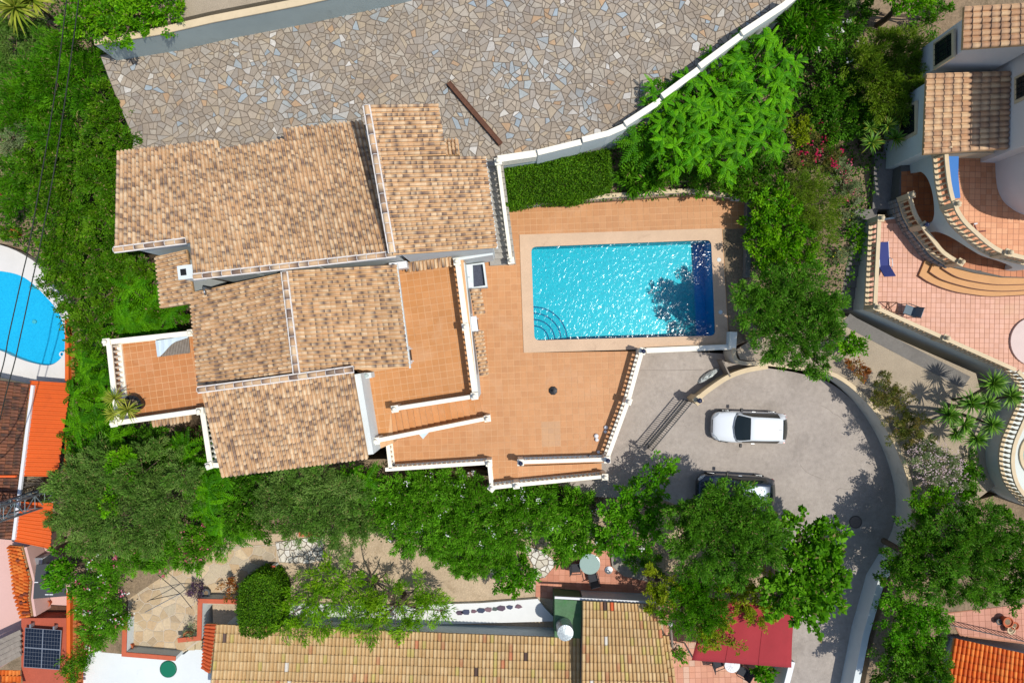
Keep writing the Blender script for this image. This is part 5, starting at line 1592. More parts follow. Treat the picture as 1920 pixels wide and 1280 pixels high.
slab('dry_bed', [(190, 1180), (232, 1160), (236, 1226), (190, 1222)], -1.25, -6, M_soil)
M_redcap = mat('red_brick_coping', C(204, 104, 72), .8, n1=(3, .12))
def cap_wall(label, pts, zb_, zt, w=.2):
    W_ = [P(x, y, zt) for x, y in pts]; W_ = [(p[0], p[1], 0) for p in W_]
    t = thing('capped_wall', (W_[0][0], W_[0][1], zb_), label, 'wall')
    obj('wall_face', MB().sweep(W_, w, (zb_,), (zt - .06,)), M_white, t)
    obj('coping', MB().sweep(W_, w + .05, (zt - .06,), (zt,)), M_redcap, t)
cap_wall('white L-shaped wall with red coping round the paved terrace', [(234, 1164), (232, 1226), (329, 1234)], -2, -.35)
cap_wall('white wall with red coping beside the terrace steps', [(448, 1128), (375, 1126), (373, 1196), (333, 1200)], -2, -.35)
cap_wall('white planter wall with red coping above the dead tree', [(560, 1002), (604, 1000)], -1.5, -.6)
cap_wall('short wall with red coping along the middle garden', [(512, 1060), (514, 1110)], -1.6, -.6)
tr = thing('terrace_steps', P(350, 1212, -1.4), 'three pale stone steps between the red capped walls', 'stairs')
for i in range(3):
    obj('step', MB().prism([P(339 + i * 13, 1202, -1.2), P(351 + i * 13, 1202, -1.2), P(351 + i * 13, 1219, -1.2), P(339 + i * 13, 1219, -1.2)], -2, -1.16 - i * .08), mat('step_stone', C(205, 186, 150), .85, n1=(3, .12)), tr)
p = P(315, 1254, -1.4); ld = thing('green_lid', (p[0], p[1], -1.45), 'round green tank lid set in the white patio', 'lid')
obj('disc', MB().lathe([(.46, 0), (.46, .05), (.43, .06)], 32, (p[0], p[1], -1.45)), mat('green_plastic', C(20, 120, 90), .5), ld); obj('rim', MB().lathe([(.49, 0), (.49, .03), (.46, .03)], 32, (p[0], p[1], -1.45)), mat('green_plastic_dark', C(14, 80, 62), .5), ld)
# rotary clothes dryer
p = P(342, 1109, -.2); cd = thing('clothes_dryer', (p[0], p[1], zc), 'thin grey rotary clothes dryer with four long arms', 'clothes dryer')
obj('pole', MB().tube([(p[0] + .12, p[1] + .12, zc), (p[0], p[1], .15)], .025, 6), M_metal, cd)
for x, y in ((272, 1147), (296, 1077), (281, 1124), (360, 1140)):
    e = P(x, y, .05); obj('arm', MB().tube([(p[0], p[1], .05), e], .02, 5), M_metal if x < 275 else M_dark, cd)
    for k in (.5, .75, .95): pass
# white mosaic wall in front of the south house
slab('white_courtyard_wall', [(545, 1130), (700, 1136), (900, 1130), (1008, 1122), (1022, 1140), (1040, 1158), (1036, 1164), (820, 1170), (540, 1172)], -.95, -3, mat('whitewash', C(240, 242, 240), .85, n1=(1, .05), stain=(2.5, C(190, 190, 184), .62, .4)))
mpal = [C(92, 74, 92), C(70, 78, 104), C(120, 92, 104), C(60, 70, 96), C(132, 104, 112), C(84, 96, 92)]
mw = thing('mosaic_stones', P(930, 1142, -.95), 'row of purple and blue stones set in the white courtyard wall', 'stones')
for i, x in enumerate((862, 874, 888, 902, 916, 928, 940, 956, 972)):
    p = P(x, 1148 - (x - 862) * .11, -.94); r = .22 + .05 * math.sin(i * 2.3)
    poly = [(p[0] + r * math.cos(a + i) * (1 + .25 * math.sin(3 * a + i)), p[1] + r * .62 * math.sin(a + i)) for a in np.linspace(0, 2 * math.pi, 6, endpoint=False)]
    obj('stone', MB().prism(poly, -.95, -.9, mpal[i % 6]), M_paint, mw)
# south house
SH = House('south_house', P(750, 1250, -1.2), 'long house with pale mottled tan roof tiles along the bottom edge', 'house', pal_south, .205, .42)
odd = SH.addset(lambda i: [(c, c, c) for c in (C(232, 226, 214), C(92, 72, 64), C(220, 104, 58), C(110, 88, 78), C(210, 140, 100))][i % 5], 10)
red = SH.addset(lambda i: (lambda t: (t, t, t))(jit(C(214, 98, 52), .08)), 10)
q = q4([(390, 1345), (1088, 1352), (1088, 1197), (406, 1171)], (1.9, 1.9, .35, .35)); SH.roof(*q); SH.walls(q, -2.2, M_white, .3)
q = q4([(1090, 1345), (1262, 1345), (1234, 1134), (1092, 1127)], (2.6, 2.6, .9, .9)); SH.roof(*q); SH.walls(q, -1.6, M_white, .12)
q = q4([(1256, 1345), (1278, 1345), (1254, 1192), (1236, 1192)], (1.9, 1.9, .8, .8)); SH.roof(*q)
q = q4([(406, 1170), (394, 1262), (380, 1252), (387, 1169)], (.5, .5, .3, .3)); SH.roof(*q, rng=red, pitch=.2, expo=.4)
for t_ in range(len(SH.tiles)):
    if SH.tiles[t_][5] < 28 and RNG.random() < .022: SH.tiles[t_] = SH.tiles[t_][:5] + (int(RNG.integers(*odd)),)
SH.finish()
obj('gutter', MB().sweep([P(1040, 1119, .6), P(1232, 1129, .75)], .12, -.05, .05), M_frame, SH.root)
obj('flat_roof', MB().prism(PL([(1040, 1122), (1091, 1126), (1089, 1196), (1040, 1194)], .45), -1.5, .45), mat('green_felt_roof', C(92, 128, 92), .9, n1=(1.2, .2), n2=(12, .15), stain=(2, C(60, 135, 60), .56, .7)), SH.root)
p = P(1060, 1186, 1.5); wt = thing('water_tank', (p[0], p[1], .45), 'round galvanised water tank on the green flat roof', 'tank')
obj('drum', MB().lathe([(.44, 0), (.44, .3), (.45, .31), (.44, .32), (.44, .65), (.45, .66), (.44, .67), (.44, 1.0), (.40, 1.04)], 24, (p[0], p[1], .45)), M_metal, wt, smooth=False)
obj('cover', MB().lathe([(.43, 1.04), (.43, 1.06), (.3, 1.09), (.12, 1.13), (.02, 1.14)], 24, (p[0], p[1], .45)), mat('crinkled_metal', C(205, 214, 214), .4, metal=.4, n1=(9, .3), bump=(12, .7)), wt)
# courtyard windows of the south house (north wall)
for x, y in ((790, 1183), (996, 1191)):
    p = P(x, y - 2, -.35)
    fo = obj('window', MB().box((p[0], P(0, 1171 + (x - 406) * .0367, .35)[1] - .24, -.35), (.9, .08, .6)), M_frame, SH.root)
    obj('pane', MB().box((p[0], P(0, 1171 + (x - 406) * .0367, .35)[1] - .20, -.35), (.74, .06, .46)), M_glass, fo)
# patio with round table
zp = -1.17
pa = slab('south_patio', [(1004, 1118), (1006, 1064), (1060, 1030), (1140, 1026), (1215, 1075), (1230, 1128), (1040, 1124)], zp - .012, -3, M_grout_dk)
lay_pieces(pa, tile_grid([p[:2] for p in PL([(1004, 1118), (1006, 1064), (1060, 1030), (1140, 1026), (1215, 1075), (1228, 1126)], zp)], (1, -.03), .33, .015), zp - .012, .012, lambda c: pick([C(212, 142, 110), C(204, 134, 104), C(218, 150, 120)], .04), M_floor, 'floor_tile', 'floor_tiles')
slab('rock_bed', [(1145, 1038), (1200, 1040), (1216, 1090), (1170, 1080), (1148, 1062)], -1.0, -3, mat('rough_rock', C(165, 158, 146), .95, n1=(2, .25), bump=(4, 1.0)))
p = P(1106, 1057, zp + .74)
tb = thing('round_table', (p[0], p[1], zp), 'round pale green glass table on the south patio', 'table')
obj('top', MB().lathe([(.56, .70), (.58, .72), (.58, .735), (.55, .74)], 36, (p[0], p[1], zp)), mat('frosted_glass_top', C(160, 186, 178), .2, spec=.6), tb)
obj('pedestal', MB().lathe([(.24, 0), (.24, .03), (.04, .08), (.04, .70)], 12, (p[0], p[1], zp)), M_dark, tb)
armchair('charcoal garden chair on the west side of the round green table', 1080, 1064, zp, 0.05, M_dfab, M_dark)
armchair('charcoal garden chair on the south side of the round green table', 1112, 1082, zp, math.pi / 2 + .25, M_dfab, M_dark)
p = P(1141, 1068, zp); pb2 = thing('parasol_base', p, 'round grey parasol base on the south patio right of the table', 'parasol base')
obj('foot', MB().lathe([(.22, .01), (.22, .05), (.1, .08)], 20, p), M_metal, pb2); obj('tube', MB().lathe([(.03, .06), (.03, .36), (.02, .36)], 8, p), M_dark, pb2)
# right patio, red awning and white table
pb_ = slab('east_patio', [(1240, 1130), (1440, 1130), (1432, 1310), (1256, 1310)], zp - .012, -3, M_grout_dk)
lay_pieces(pb_, tile_grid([p[:2] for p in PL([(1244, 1134), (1440, 1134), (1430, 1300), (1258, 1300)], zp)], (1, .03), .34, .015), zp - .012, .012, lambda c: pick([C(214, 150, 118), C(206, 142, 112), C(220, 158, 128), C(214, 172, 146)], .04), M_floor, 'floor_tile', 'floor_tiles')
aw = thing('red_awning', P(1400, 1200, zp), 'large flat dark red awning beside the drive', 'awning')
aq = [P(x, y, z) for x, y, z in ((1297, 1237, .85), (1484, 1251, .85), (1490, 1140, 1.1), (1330, 1120, 1.1))]
M_red = mat('red_awning_fabric', C(170, 56, 62), .9, n1=(.8, .08), n2=(20, .04), stain=(1.3, C(140, 60, 62), .56, .4))
Aq = [Vector(p) for p in aq]
def aqp(u, v):
    p = Aq[0].lerp(Aq[1], u).lerp(Aq[3].lerp(Aq[2], u), v); p.z -= .10 * math.sin(math.pi * v) * (.6 + .4 * math.cos(6 * math.pi * u)); return p
gv = [tuple(aqp(i / 18, j / 10)) for j in range(11) for i in range(19)]
gf = [(j * 19 + i, j * 19 + i + 1, (j + 1) * 19 + i + 1, (j + 1) * 19 + i) for j in range(10) for i in range(18)]
fo_ = obj('fabric', MB().add(gv, gf), M_red, aw, smooth=True); fo_.modifiers.new('s', 'SOLIDIFY').thickness = .015
for u in (1 / 3, 2 / 3):
    obj('seam', MB().tube([tuple(aqp(u, j / 10) + Vector((0, 0, .012))) for j in range(11)], .012, 4), M_red, aw)
for x, y in ((1300, 1234), (1480, 1246)):
    p = P(x, y, .8); obj('post', MB().box((p[0], p[1], -.2), (.07, .07, 1.95)), M_frame, aw)
p = P(1373, 1246, zp + .72); t2 = thing('white_table', (p[0], p[1], zp), 'round white slatted plastic table at the edge of the red awning', 'table')
obj('top', MB().lathe([(.42, .70), (.44, .715), (.42, .73), (.36, .73)], 28, (p[0], p[1], zp)), M_frame, t2)
for k in range(14):
    a = 2 * math.pi * k / 14; obj('slat', MB().sweep([(p[0] + .12 * math.cos(a), p[1] + .12 * math.sin(a), zp), (p[0] + .35 * math.cos(a), p[1] + .35 * math.sin(a), zp)], .045, .725, .745), M_frame, t2)
obj('hub', MB().lathe([(.12, .7), (.12, .74), (.08, .75)], 16, (p[0], p[1], zp)), M_frame, t2)
for k in range(4):
    a = math.pi / 4 + math.pi / 2 * k; obj('leg', MB().tube([(p[0] + .3 * math.cos(a), p[1] + .3 * math.sin(a), zp), (p[0] + .2 * math.cos(a), p[1] + .2 * math.sin(a), zp + .7)], .025, 6), M_frame, t2)
armchair('charcoal chair right of the white slatted table', 1392, 1258, zp, math.pi - .5, M_dfab, M_dark)
armchair('charcoal chair left of the white slatted table by the red awning', 1346, 1242, zp, .35, M_dfab, M_dark)
wall_px('low white wall edging the drive right of the red awning', [(1486, 1240), (1468, 1310)], -1.2, .35, .25, M_white, M_frame, 'drive_edge_wall')
p = P(1257, 1168, .6); pc = thing('lamp_post', P(1262, 1200, -1.17), 'grey leaning timber post with white cap next to the south house', 'post')
obj('shaft', MB().tube([P(1261, 1212, -1.1), P(1257, 1170, .9)], .07, 8), M_wood, pc); obj('cap', MB().lathe([(.13, 0), (.13, .08), (.05, .14)], 10, P(1257, 1168, .9)), M_frame, pc)
# pots
M_pot = mat('terracotta_pot', C(196, 104, 66), .8, n1=(5, .12)); M_gpot = mat('grey_pot', C(92, 100, 106), .7)
def pot(label, px, py, z, r, mt=M_pot, group=None):
    p = P(px, py, z)
    t = thing('flower_pot', p, label, 'pot', group)
    obj('vessel', MB().lathe([(r * .7, 0), (r, r * 1.5), (r * 1.1, r * 1.5), (r * 1.1, r * 1.7), (r * .92, r * 1.7), (r * .9, r * 1.45)], 16, p), mt, t)
    obj('soil', MB().lathe([(r * .91, r * 1.42), (r * .5, r * 1.46)], 12, p), M_soil, t)
    return t
pot('terracotta pot in the corner of the red capped terrace wall', 248, 1208, zc, .2)
pot('grey square-looking pot by the purple plant above the red capped wall', 391, 1107, zc, .22, M_gpot)
pot('round clay planter bowl inside the red capped planter', 358, 1186, -.9, .24)
pot('empty clay pot beside the dark awning', 94, 1128, -1.2, .18)
pot('large terracotta pot at the edge of the patio at lower right', 1880, 1160, .95, .26)
pot('smaller terracotta pot in the cluster at lower right', 1895, 1168, .95, .2)
pot('pale clay pot in the cluster at lower right', 1888, 1176, .95, .2, M_cream2)
pot('small dark pot in the cluster at lower right', 1868, 1162, .95, .15, M_gpot)
pot('clay pot with low plant by the west pool deck', 35, 440, .22, .25)
pot('big dark bowl planter at the corner of the west terrace', 262, 756, Z_LT, .42, M_dark)
# lower right house
SE = House('south_east_house', P(1850, 1260, .9), 'bright orange tiled roof at the lower right corner', 'house', pal_orange, .24, .34)
q = q4([(1765, 1345), (2000, 1375), (2000, 1243), (1790, 1197)], (2.8, 2.8, 1.6, 1.6)); SE.roof(*q); SE.walls(q, -1, M_white, .3)
SE.finish()
pe = slab('pot_patio', [(1776, 1148), (1990, 1125), (1990, 1215), (1800, 1192)], .93, -3, M_grout_dk)
lay_pieces(pe, tile_grid([p[:2] for p in PL([(1778, 1150), (1935, 1130), (1935, 1205), (1802, 1190)], .942)], (1, .05), .33, .015), .93, .012, lambda c: pick([C(208, 142, 116), C(200, 134, 108)], .04), M_floor, 'floor_tile', 'floor_tiles')
fr = thing('iron_railing', P(1815, 1180, .93), 'black iron railing above the orange roof at lower right', 'railing')
obj('top_rail', MB().sweep([P(1786, 1172, 1.8), P(1850, 1186, 1.8), P(1930, 1204, 1.8)], .05, -.03, 0), M_dark, fr)
for i in range(16):
    t_ = i / 15; p = P(1786 + 144 * t_, 1172 + 32 * t_, 1.8); obj('bar', MB().box((p[0], p[1], 1.36), (.02, .02, .84)), M_dark, fr)
# ------------------------------------------------------------------ vegetation
def mesh_leaves(name, P4, cols, mt):
    """P4: (N,4,3) quads, cols: (N,3)"""
    N = len(P4)
    me = bpy.data.meshes.new(name)
    me.vertices.add(N * 4); me.loops.add(N * 4); me.polygons.add(N)
    me.vertices.foreach_set('co', P4.astype(np.float32).ravel())
    me.loops.foreach_set('vertex_index', np.arange(N * 4, dtype=np.int32))
    me.polygons.foreach_set('loop_start', np.arange(0, N * 4, 4, dtype=np.int32))
    me.polygons.foreach_set('loop_total', np.full(N, 4, np.int32))
    at = me.color_attributes.new('col', 'FLOAT_COLOR', 'POINT')
    arr = np.ones((N, 4, 4), np.float32); arr[:, :, :3] = cols[:, None, :]
    at.data.foreach_set('color', arr.ravel())
    me.materials.append(mt)
    me.update(calc_edges=True)
    return me
def norm(a): return a / np.maximum(np.linalg.norm(a, axis=-1, keepdims=True), 1e-9)
def rand_dirs(rg, n):
    return norm(rg.normal(size=(n, 3)))
def leaf_quads(rg, pos, d, L, W, flat=.6, fold=0.0):
    n = len(pos)
    up = np.array([0, 0, 1.0]) + rg.normal(size=(n, 3)) * flat
    s = norm(np.cross(d, up))
    l = (L * rg.uniform(.7, 1.25, n))[:, None]; w = (W * rg.uniform(.7, 1.25, n))[:, None] / 2
    nn = np.cross(s, d)
    a = pos; b = pos + d * l * .45 + s * w + nn * l * .06; c = pos + d * l - np.array([0, 0, 1.]) * l * .12; e = pos + d * l * .45 - s * w + nn * l * .06
    return np.stack([a, b, c, e], 1)
KINDS = {
 #            leaf L, W, leaves per m2, clumps per m2, clump r, palette, up bias, material
 'bright': dict(L=.17, W=.085, den=520, cl=11, rc=.27, pal=[C(96, 168, 22), C(78, 150, 18), C(120, 184, 34), C(66, 132, 18)], up=.35),
 'shrub': dict(L=.14, W=.065, den=720, cl=12, rc=.24, pal=[C(86, 150, 26), C(70, 132, 22), C(104, 160, 34), C(58, 112, 22)], up=.35),
 'dark': dict(L=.15, W=.07, den=640, cl=10, rc=.28, pal=[C(70, 130, 30), C(56, 112, 26), C(84, 146, 36), C(46, 94, 24)], up=.3),
 'fine': dict(L=.24, W=.035, den=760, cl=13, rc=.30, pal=[C(78, 158, 18), C(64, 142, 16), C(98, 172, 28), C(54, 118, 16)], up=.5),
 'olive': dict(L=.17, W=.04, den=900, cl=10, rc=.33, pal=[C(104, 138, 76), C(86, 122, 62), C(122, 152, 92), C(74, 112, 50), C(88, 134, 52)], up=.3),
 'grey': dict(L=.12, W=.035, den=800, cl=14, rc=.2, pal=[C(140, 158, 118), C(120, 142, 98), C(158, 168, 134)], up=.3),
 'pine': dict(L=.17, W=.045, den=900, cl=12, rc=.28, pal=[C(78, 138, 44), C(64, 120, 38), C(92, 150, 54), C(56, 104, 34)], up=.35),
 'olive2': dict(L=.20, W=.035, den=820, cl=12, rc=.3, pal=[C(132, 150, 44), C(112, 134, 38), C(148, 160, 58), C(92, 116, 32)], up=.5),
 'oleander': dict(L=.21, W=.042, den=840, cl=13, rc=.28, pal=[C(88, 148, 34), C(74, 130, 30), C(104, 160, 50), C(60, 112, 24)], up=.6),
 'fig': dict(L=.27, W=.21, den=130, cl=9, rc=.3, pal=[C(92, 164, 34), C(78, 146, 28), C(108, 176, 46), C(64, 124, 26)], up=.2),
 'citrus': dict(L=.17, W=.09, den=420, cl=9, rc=.27, pal=[C(78, 152, 26), C(62, 132, 22), C(96, 166, 36)], up=.3),
 'yellow': dict(L=.13, W=.06, den=620, cl=11, rc=.22, pal=[C(168, 172, 34), C(146, 158, 30), C(184, 180, 48), C(116, 140, 28)], up=.3),
 'bamboo': dict(L=.26, W=.045, den=270, cl=7, rc=.32, pal=[C(120, 170, 28), C(98, 152, 24), C(142, 184, 40), C(84, 132, 20)], up=.2),
 'hedge': dict(L=.10, W=.06, den=1000, cl=16, rc=.17, pal=[C(84, 140, 28), C(66, 120, 24), C(100, 152, 38), C(52, 96, 20)], up=.35),
 'brown': dict(L=.12, W=.045, den=560, cl=12, rc=.2, pal=[C(128, 128, 62), C(108, 112, 52), C(146, 118, 70), C(92, 104, 48)], up=.3),
 'purple': dict(L=.2, W=.035, den=700, cl=14, rc=.2, pal=[C(98, 74, 112), C(82, 60, 96), C(118, 92, 128)], up=.7),
 'red': dict(L=.12, W=.06, den=520, cl=12, rc=.18, pal=[C(182, 104, 50), C(160, 90, 48), C(130, 130, 50), C(196, 126, 66)], up=.3),
}
TOT = [0]
FAC = {'purple': (1.3, 1.3, 1.2), 'red': (1.2, 1.2, 1.1), 'grey': (1.25, 1.3, 1.1), 'brown': (1.15, 1.3, 1.0), 'yellow': (1.05, 1.3, .8), 'olive2': (1.1, 1.4, .8), 'olive': (1.65, 1.65, 1.05), 'pine': (1.9, 1.65, .85), 'bamboo': (1.5, 1.5, .8), 'oleander': (2.1, 2.0, 1.1), 'fine': (1.45, 1.15, .7), 'shrub': (1.5, 1.25, .8), 'dark': (1.85, 1.5, .85), 'citrus': (1.8, 1.5, .75), 'fig': (1.6, 1.35, .7)}
for _k, _v in KINDS.items():
    _f = FAC.get(_k, (1.65, 1.42, .8)); _v['pal'] = [(r * _f[0] * .8, g_ * _f[1] * .8, b_ * _f[2] * .8) for r, g_, b_ in _v['pal']]
    _v['cl'] *= .8; _v['rc'] *= 1.08; _v['den'] *= 1.22
def crown_quads(rg, blobs, K):
    out = []; cols = []
    pal = np.array(K['pal'])
    for (c, rx, ry, rz) in blobs:
        area = math.pi * rx * ry
        nc = max(7, int(area * K['cl'])); n = max(60, int(area * K['den']))
        dr = rand_dirs(rg, nc); dr[:, 2] = np.where(dr[:, 2] < -.25, -dr[:, 2], dr[:, 2])
        f = rg.uniform(.22, 1.0, nc) ** .45 * rg.uniform(.8, 1.2, nc)
        cc = np.array(c) + dr * np.array([rx, ry, rz]) * f[:, None]
        wts = (.35 + f) * rg.uniform(.5, 1.5, nc); wts /= wts.sum()
        ci = rg.choice(nc, n, p=wts)
        axis = norm(dr * np.array([1, 1, .6]) + np.array([0, 0, K['up'] * .8]) + rg.normal(size=(nc, 3)) * .45)
        od = rand_dirs(rg, n)
        rcl = K['rc'] * rg.uniform(.65, 1.4, nc)
        t = rg.uniform(0, 1, n)
        rr = rcl[ci] * rg.uniform(.1, 1.0, n) ** .6 * (.95 - .6 * t)
        pos = cc[ci] + axis[ci] * ((t - .4) * 1.9 * rcl[ci])[:, None] + od * rr[:, None]
        d = norm(od * .55 + axis[ci] * .85 + np.array([0, 0, K['up'] * .5]) + rg.normal(size=(n, 3)) * .3)
        q = leaf_quads(rg, pos, d, K['L'], K['W'])
        ck = rg.integers(len(pal), size=nc); base = pal[ck][ci]
        mixp = pal[rg.integers(len(pal), size=n)]
        col = base * .6 + mixp * .4
        col = col * rg.uniform(.78, 1.2, n)[:, None] * (rg.uniform(.85, 1.15, nc)[ci])[:, None]
        dry = rg.random(n) < .035; col[dry] = np.array([.30, .24, .10]) * rg.uniform(.6, 1.1, (dry.sum(), 1))
        out.append(q); cols.append(col)
    return np.concatenate(out), np.concatenate(cols)
def blobs_from(bl, zt, flat=.75, zbase=None):
    out = []
    for b in bl:
        x, y, r = b[:3]; z = b[3] if len(b) > 3 else zt
        R = r * mpp(z); rz = min(R * flat, (z - (zbase if zbase is not None else -99)) * .6)
        p = P(x, y, z - rz * .6)
        out.append((p[:2] + (z - rz,), R * .93, R * .93, rz))
    return out
def plant(name, label, bl, zb, zt, kind, cat='shrub', group=None, flowers=None, trunk=True, flat=.75, den=1.0, mt=None, seed=None, L=None):
    K = dict(KINDS[kind]); K['den'] *= den
    if L: K['W'] *= L / K['L']; K['L'] = L
    rg = np.random.default_rng(seed if seed is not None else abs(hash(label)) % 1000 if False else sum(map(ord, label)))
    B = blobs_from(bl, zt, flat, zb)
    cen = np.mean([b[0] for b in B], 0)
    # stand the stem under the crown
    root = thing(name, (cen[0], cen[1], zb), label, cat, group)
    q, col = crown_quads(rg, B, K)
    TOT[0] += len(q)
    org = np.array([cen[0], cen[1], zb])
    put('crown', mesh_leaves('crown', q - org, col, mt or M_leaf), org, root)
    if trunk:
        mb = MB(); rt = .05 + .03 * (zt - zb)
        top = Vector((cen[0], cen[1], zb + (min(b[0][2] for b in B) - zb) * .7))
        mb.tube([(cen[0], cen[1], zb - .5), (cen[0] + .08, cen[1] - .05, (zb + top.z) / 2), tuple(top)], [rt * 1.2, rt, rt * .8], 7)
        for b in B:
            e = Vector(b[0]); m = top.lerp(e, .5) + Vector((rg.uniform(-.15, .15), rg.uniform(-.15, .15), .1))
            mb.tube([tuple(top - Vector((0, 0, .05))), tuple(m), tuple(e)], [rt * .7, rt * .45, rt * .2], 5)
            for k in range(4):
                dv = Vector(rand_dirs(rg, 1)[0]); dv.z = abs(dv.z) * .6
                mb.tube([tuple(e), tuple(e + Vector((dv.x * b[1], dv.y * b[2], dv.z * b[3])) * .75)], [rt * .2, rt * .06], 4)
        obj('trunk', mb, M_bark, root)
    if flowers:
        fc, cnt, fs = flowers
        ps = []
        for (c, rx, ry, rz) in B:
            n = max(2, int(cnt * math.pi * rx * ry))
            nc = max(1, n // 6)
            dr = rand_dirs(rg, nc); dr[:, 2] = np.abs(dr[:, 2]) * .7 + .25
            cc = np.array(c) + dr * np.array([rx, ry, rz]) * 1.08
            ps.append(cc[rg.integers(nc, size=n)] + rg.normal(size=(n, 3)) * .09)
        ps = np.concatenate(ps)
        d = rand_dirs(rg, len(ps)); d[:, 2] = np.abs(d[:, 2]) * .3
        fq = leaf_quads(rg, ps, norm(d), fs, fs * .9, .25)
        fcol = np.array(fc)[rg.integers(len(fc), size=len(ps))] * rg.uniform(.85, 1.1, len(ps))[:, None]
        put('flowers', mesh_leaves('flowers', fq - org, fcol, M_leaf), org, root, kind='stuff')
    return root
# pinnate fronds ------------------------------------------------------
def fronds(rg, base, az, L, W, rise, droop, pal, K=11, lw=.07):
    n = len(base); t = (np.arange(K) + .6) / K
    dh = np.stack([np.cos(az), np.sin(az), np.zeros(n)], 1); sd = np.stack([-np.sin(az), np.cos(az), np.zeros(n)], 1)
    P_ = base[:, None, :] + dh[:, None, :] * (L[:, None] * t[None, :] * .93)[:, :, None]
    P_[:, :, 2] += L[:, None] * (rise[:, None] * t[None] - droop[:, None] * t[None] ** 2)
    prof = np.clip(np.sin(np.pi * (t * .86 + .12)), .15, 1) ** .7
    qs = []; cs = []
    col0 = np.array(pal)[rg.integers(len(pal), size=n)] * rg.uniform(.8, 1.2, n)[:, None]
    for s in (-1, 1):
        d = sd[:, None, :] * s * .92 + dh[:, None, :] * .42 + rg.normal(size=(n, K, 3)) * .08
        d[:, :, 2] -= .22
        d = norm(d)
        l = (W[:, None] * prof[None])[:, :, None]
        w = lw * rg.uniform(.8, 1.2, (n, K, 1)) * .5
        sw = norm(dh[:, None, :] + rg.normal(size=(n, K, 3)) * .15)
        a = P_; b = P_ + d * l * .4 + sw * w; c = P_ + d * l; e = P_ + d * l * .4 - sw * w
        qs.append(np.stack([a, b, c, e], 2).reshape(-1, 4, 3)); cs.append((col0[:, None, :] * rg.uniform(.85, 1.15, (n, K, 1))).reshape(-1, 3))
    # rachis as a narrow blade
    a = base; m = P_[:, K // 2]; e = P_[:, -1]; w = sd * .012
    qs.append(np.stack([a - w, a + w, m + w, m - w], 1)); qs.append(np.stack([m - w, m + w, e + w * .4, e - w * .4], 1))
    cs += [col0 * .9, col0 * .9]
    return np.concatenate(qs), np.concatenate(cs)
FERN = [C(100, 172, 3, .74), C(80, 156, 2, .74), C(112, 184, 5, .74), C(66, 134, 2, .74)]
def fern_tree(name, label, bl, zb, zt, cat='tree', group=None, pal=[tuple(k * .78 for k in c) for c in FERN], nf=12, Lf=(.75, 1.2), per=None, fill=True):
    rg = np.random.default_rng(sum(map(ord, label)))
    B = blobs_from(bl, zt, .6, zb)
    cen = np.mean([b[0] for b in B], 0); org = np.array([cen[0], cen[1], zb])
    root = thing(name, tuple(org), label, cat, group)
    heads = []
    for (c, rx, ry, rz) in B:
        k = per or max(1, int(math.pi * rx * ry * (3.0 if Lf[1] < .85 else 1.3)))
        for i in range(k):
            if k == 1: heads.append((c[0], c[1], c[2] + rz)); continue
            a = rg.uniform(0, 2 * math.pi); r = math.sqrt(rg.uniform(0, 1)) * .92
            heads.append((c[0] + rx * r * math.cos(a), c[1] + ry * r * math.sin(a), c[2] + rz * math.sqrt(max(.05, 1 - r * r)) + rg.uniform(-.35, .3)))
    H = np.array(heads)
    base = np.repeat(H, nf, 0); n = len(base)
    az = rg.uniform(0, 2 * math.pi, n) ; L_ = rg.uniform(*Lf, n)
    q, c = fronds(rg, base, az, L_, rg.uniform(.15, .23, n) * (.62 if Lf[1] < 1 else 1), rg.uniform(.1, .75, n), rg.uniform(.45, 1.25, n), pal)
    if fill:
        K = dict(KINDS['dark']); K['den'] *= .4; K['pal'] = [tuple(k * .75 for k in x) for x in pal]  # fill leaves darkened: shade in the gaps between fronds put into their colour
        B2 = [(b[0], b[1] * .9, b[2] * .9, b[3] * .7) for b in B]
        q2, c2 = crown_quads(rg, B2, K); q = np.concatenate([q, q2]); c = np.concatenate([c, c2])
    TOT[0] += len(q)
    put('crown', mesh_leaves('crown', q - org, c, M_leaf), org, root)
    mb = MB()
    mb.tube([(cen[0], cen[1], zb - .4), (cen[0], cen[1], (zb + cen[2]) / 2)], [.1, .08], 6)
    for h in heads: mb.tube([(cen[0], cen[1], (zb + cen[2]) / 2 - .05), tuple(h)], [.05, .02], 4)
    obj('trunk', mb, M_bark, root)
    return root
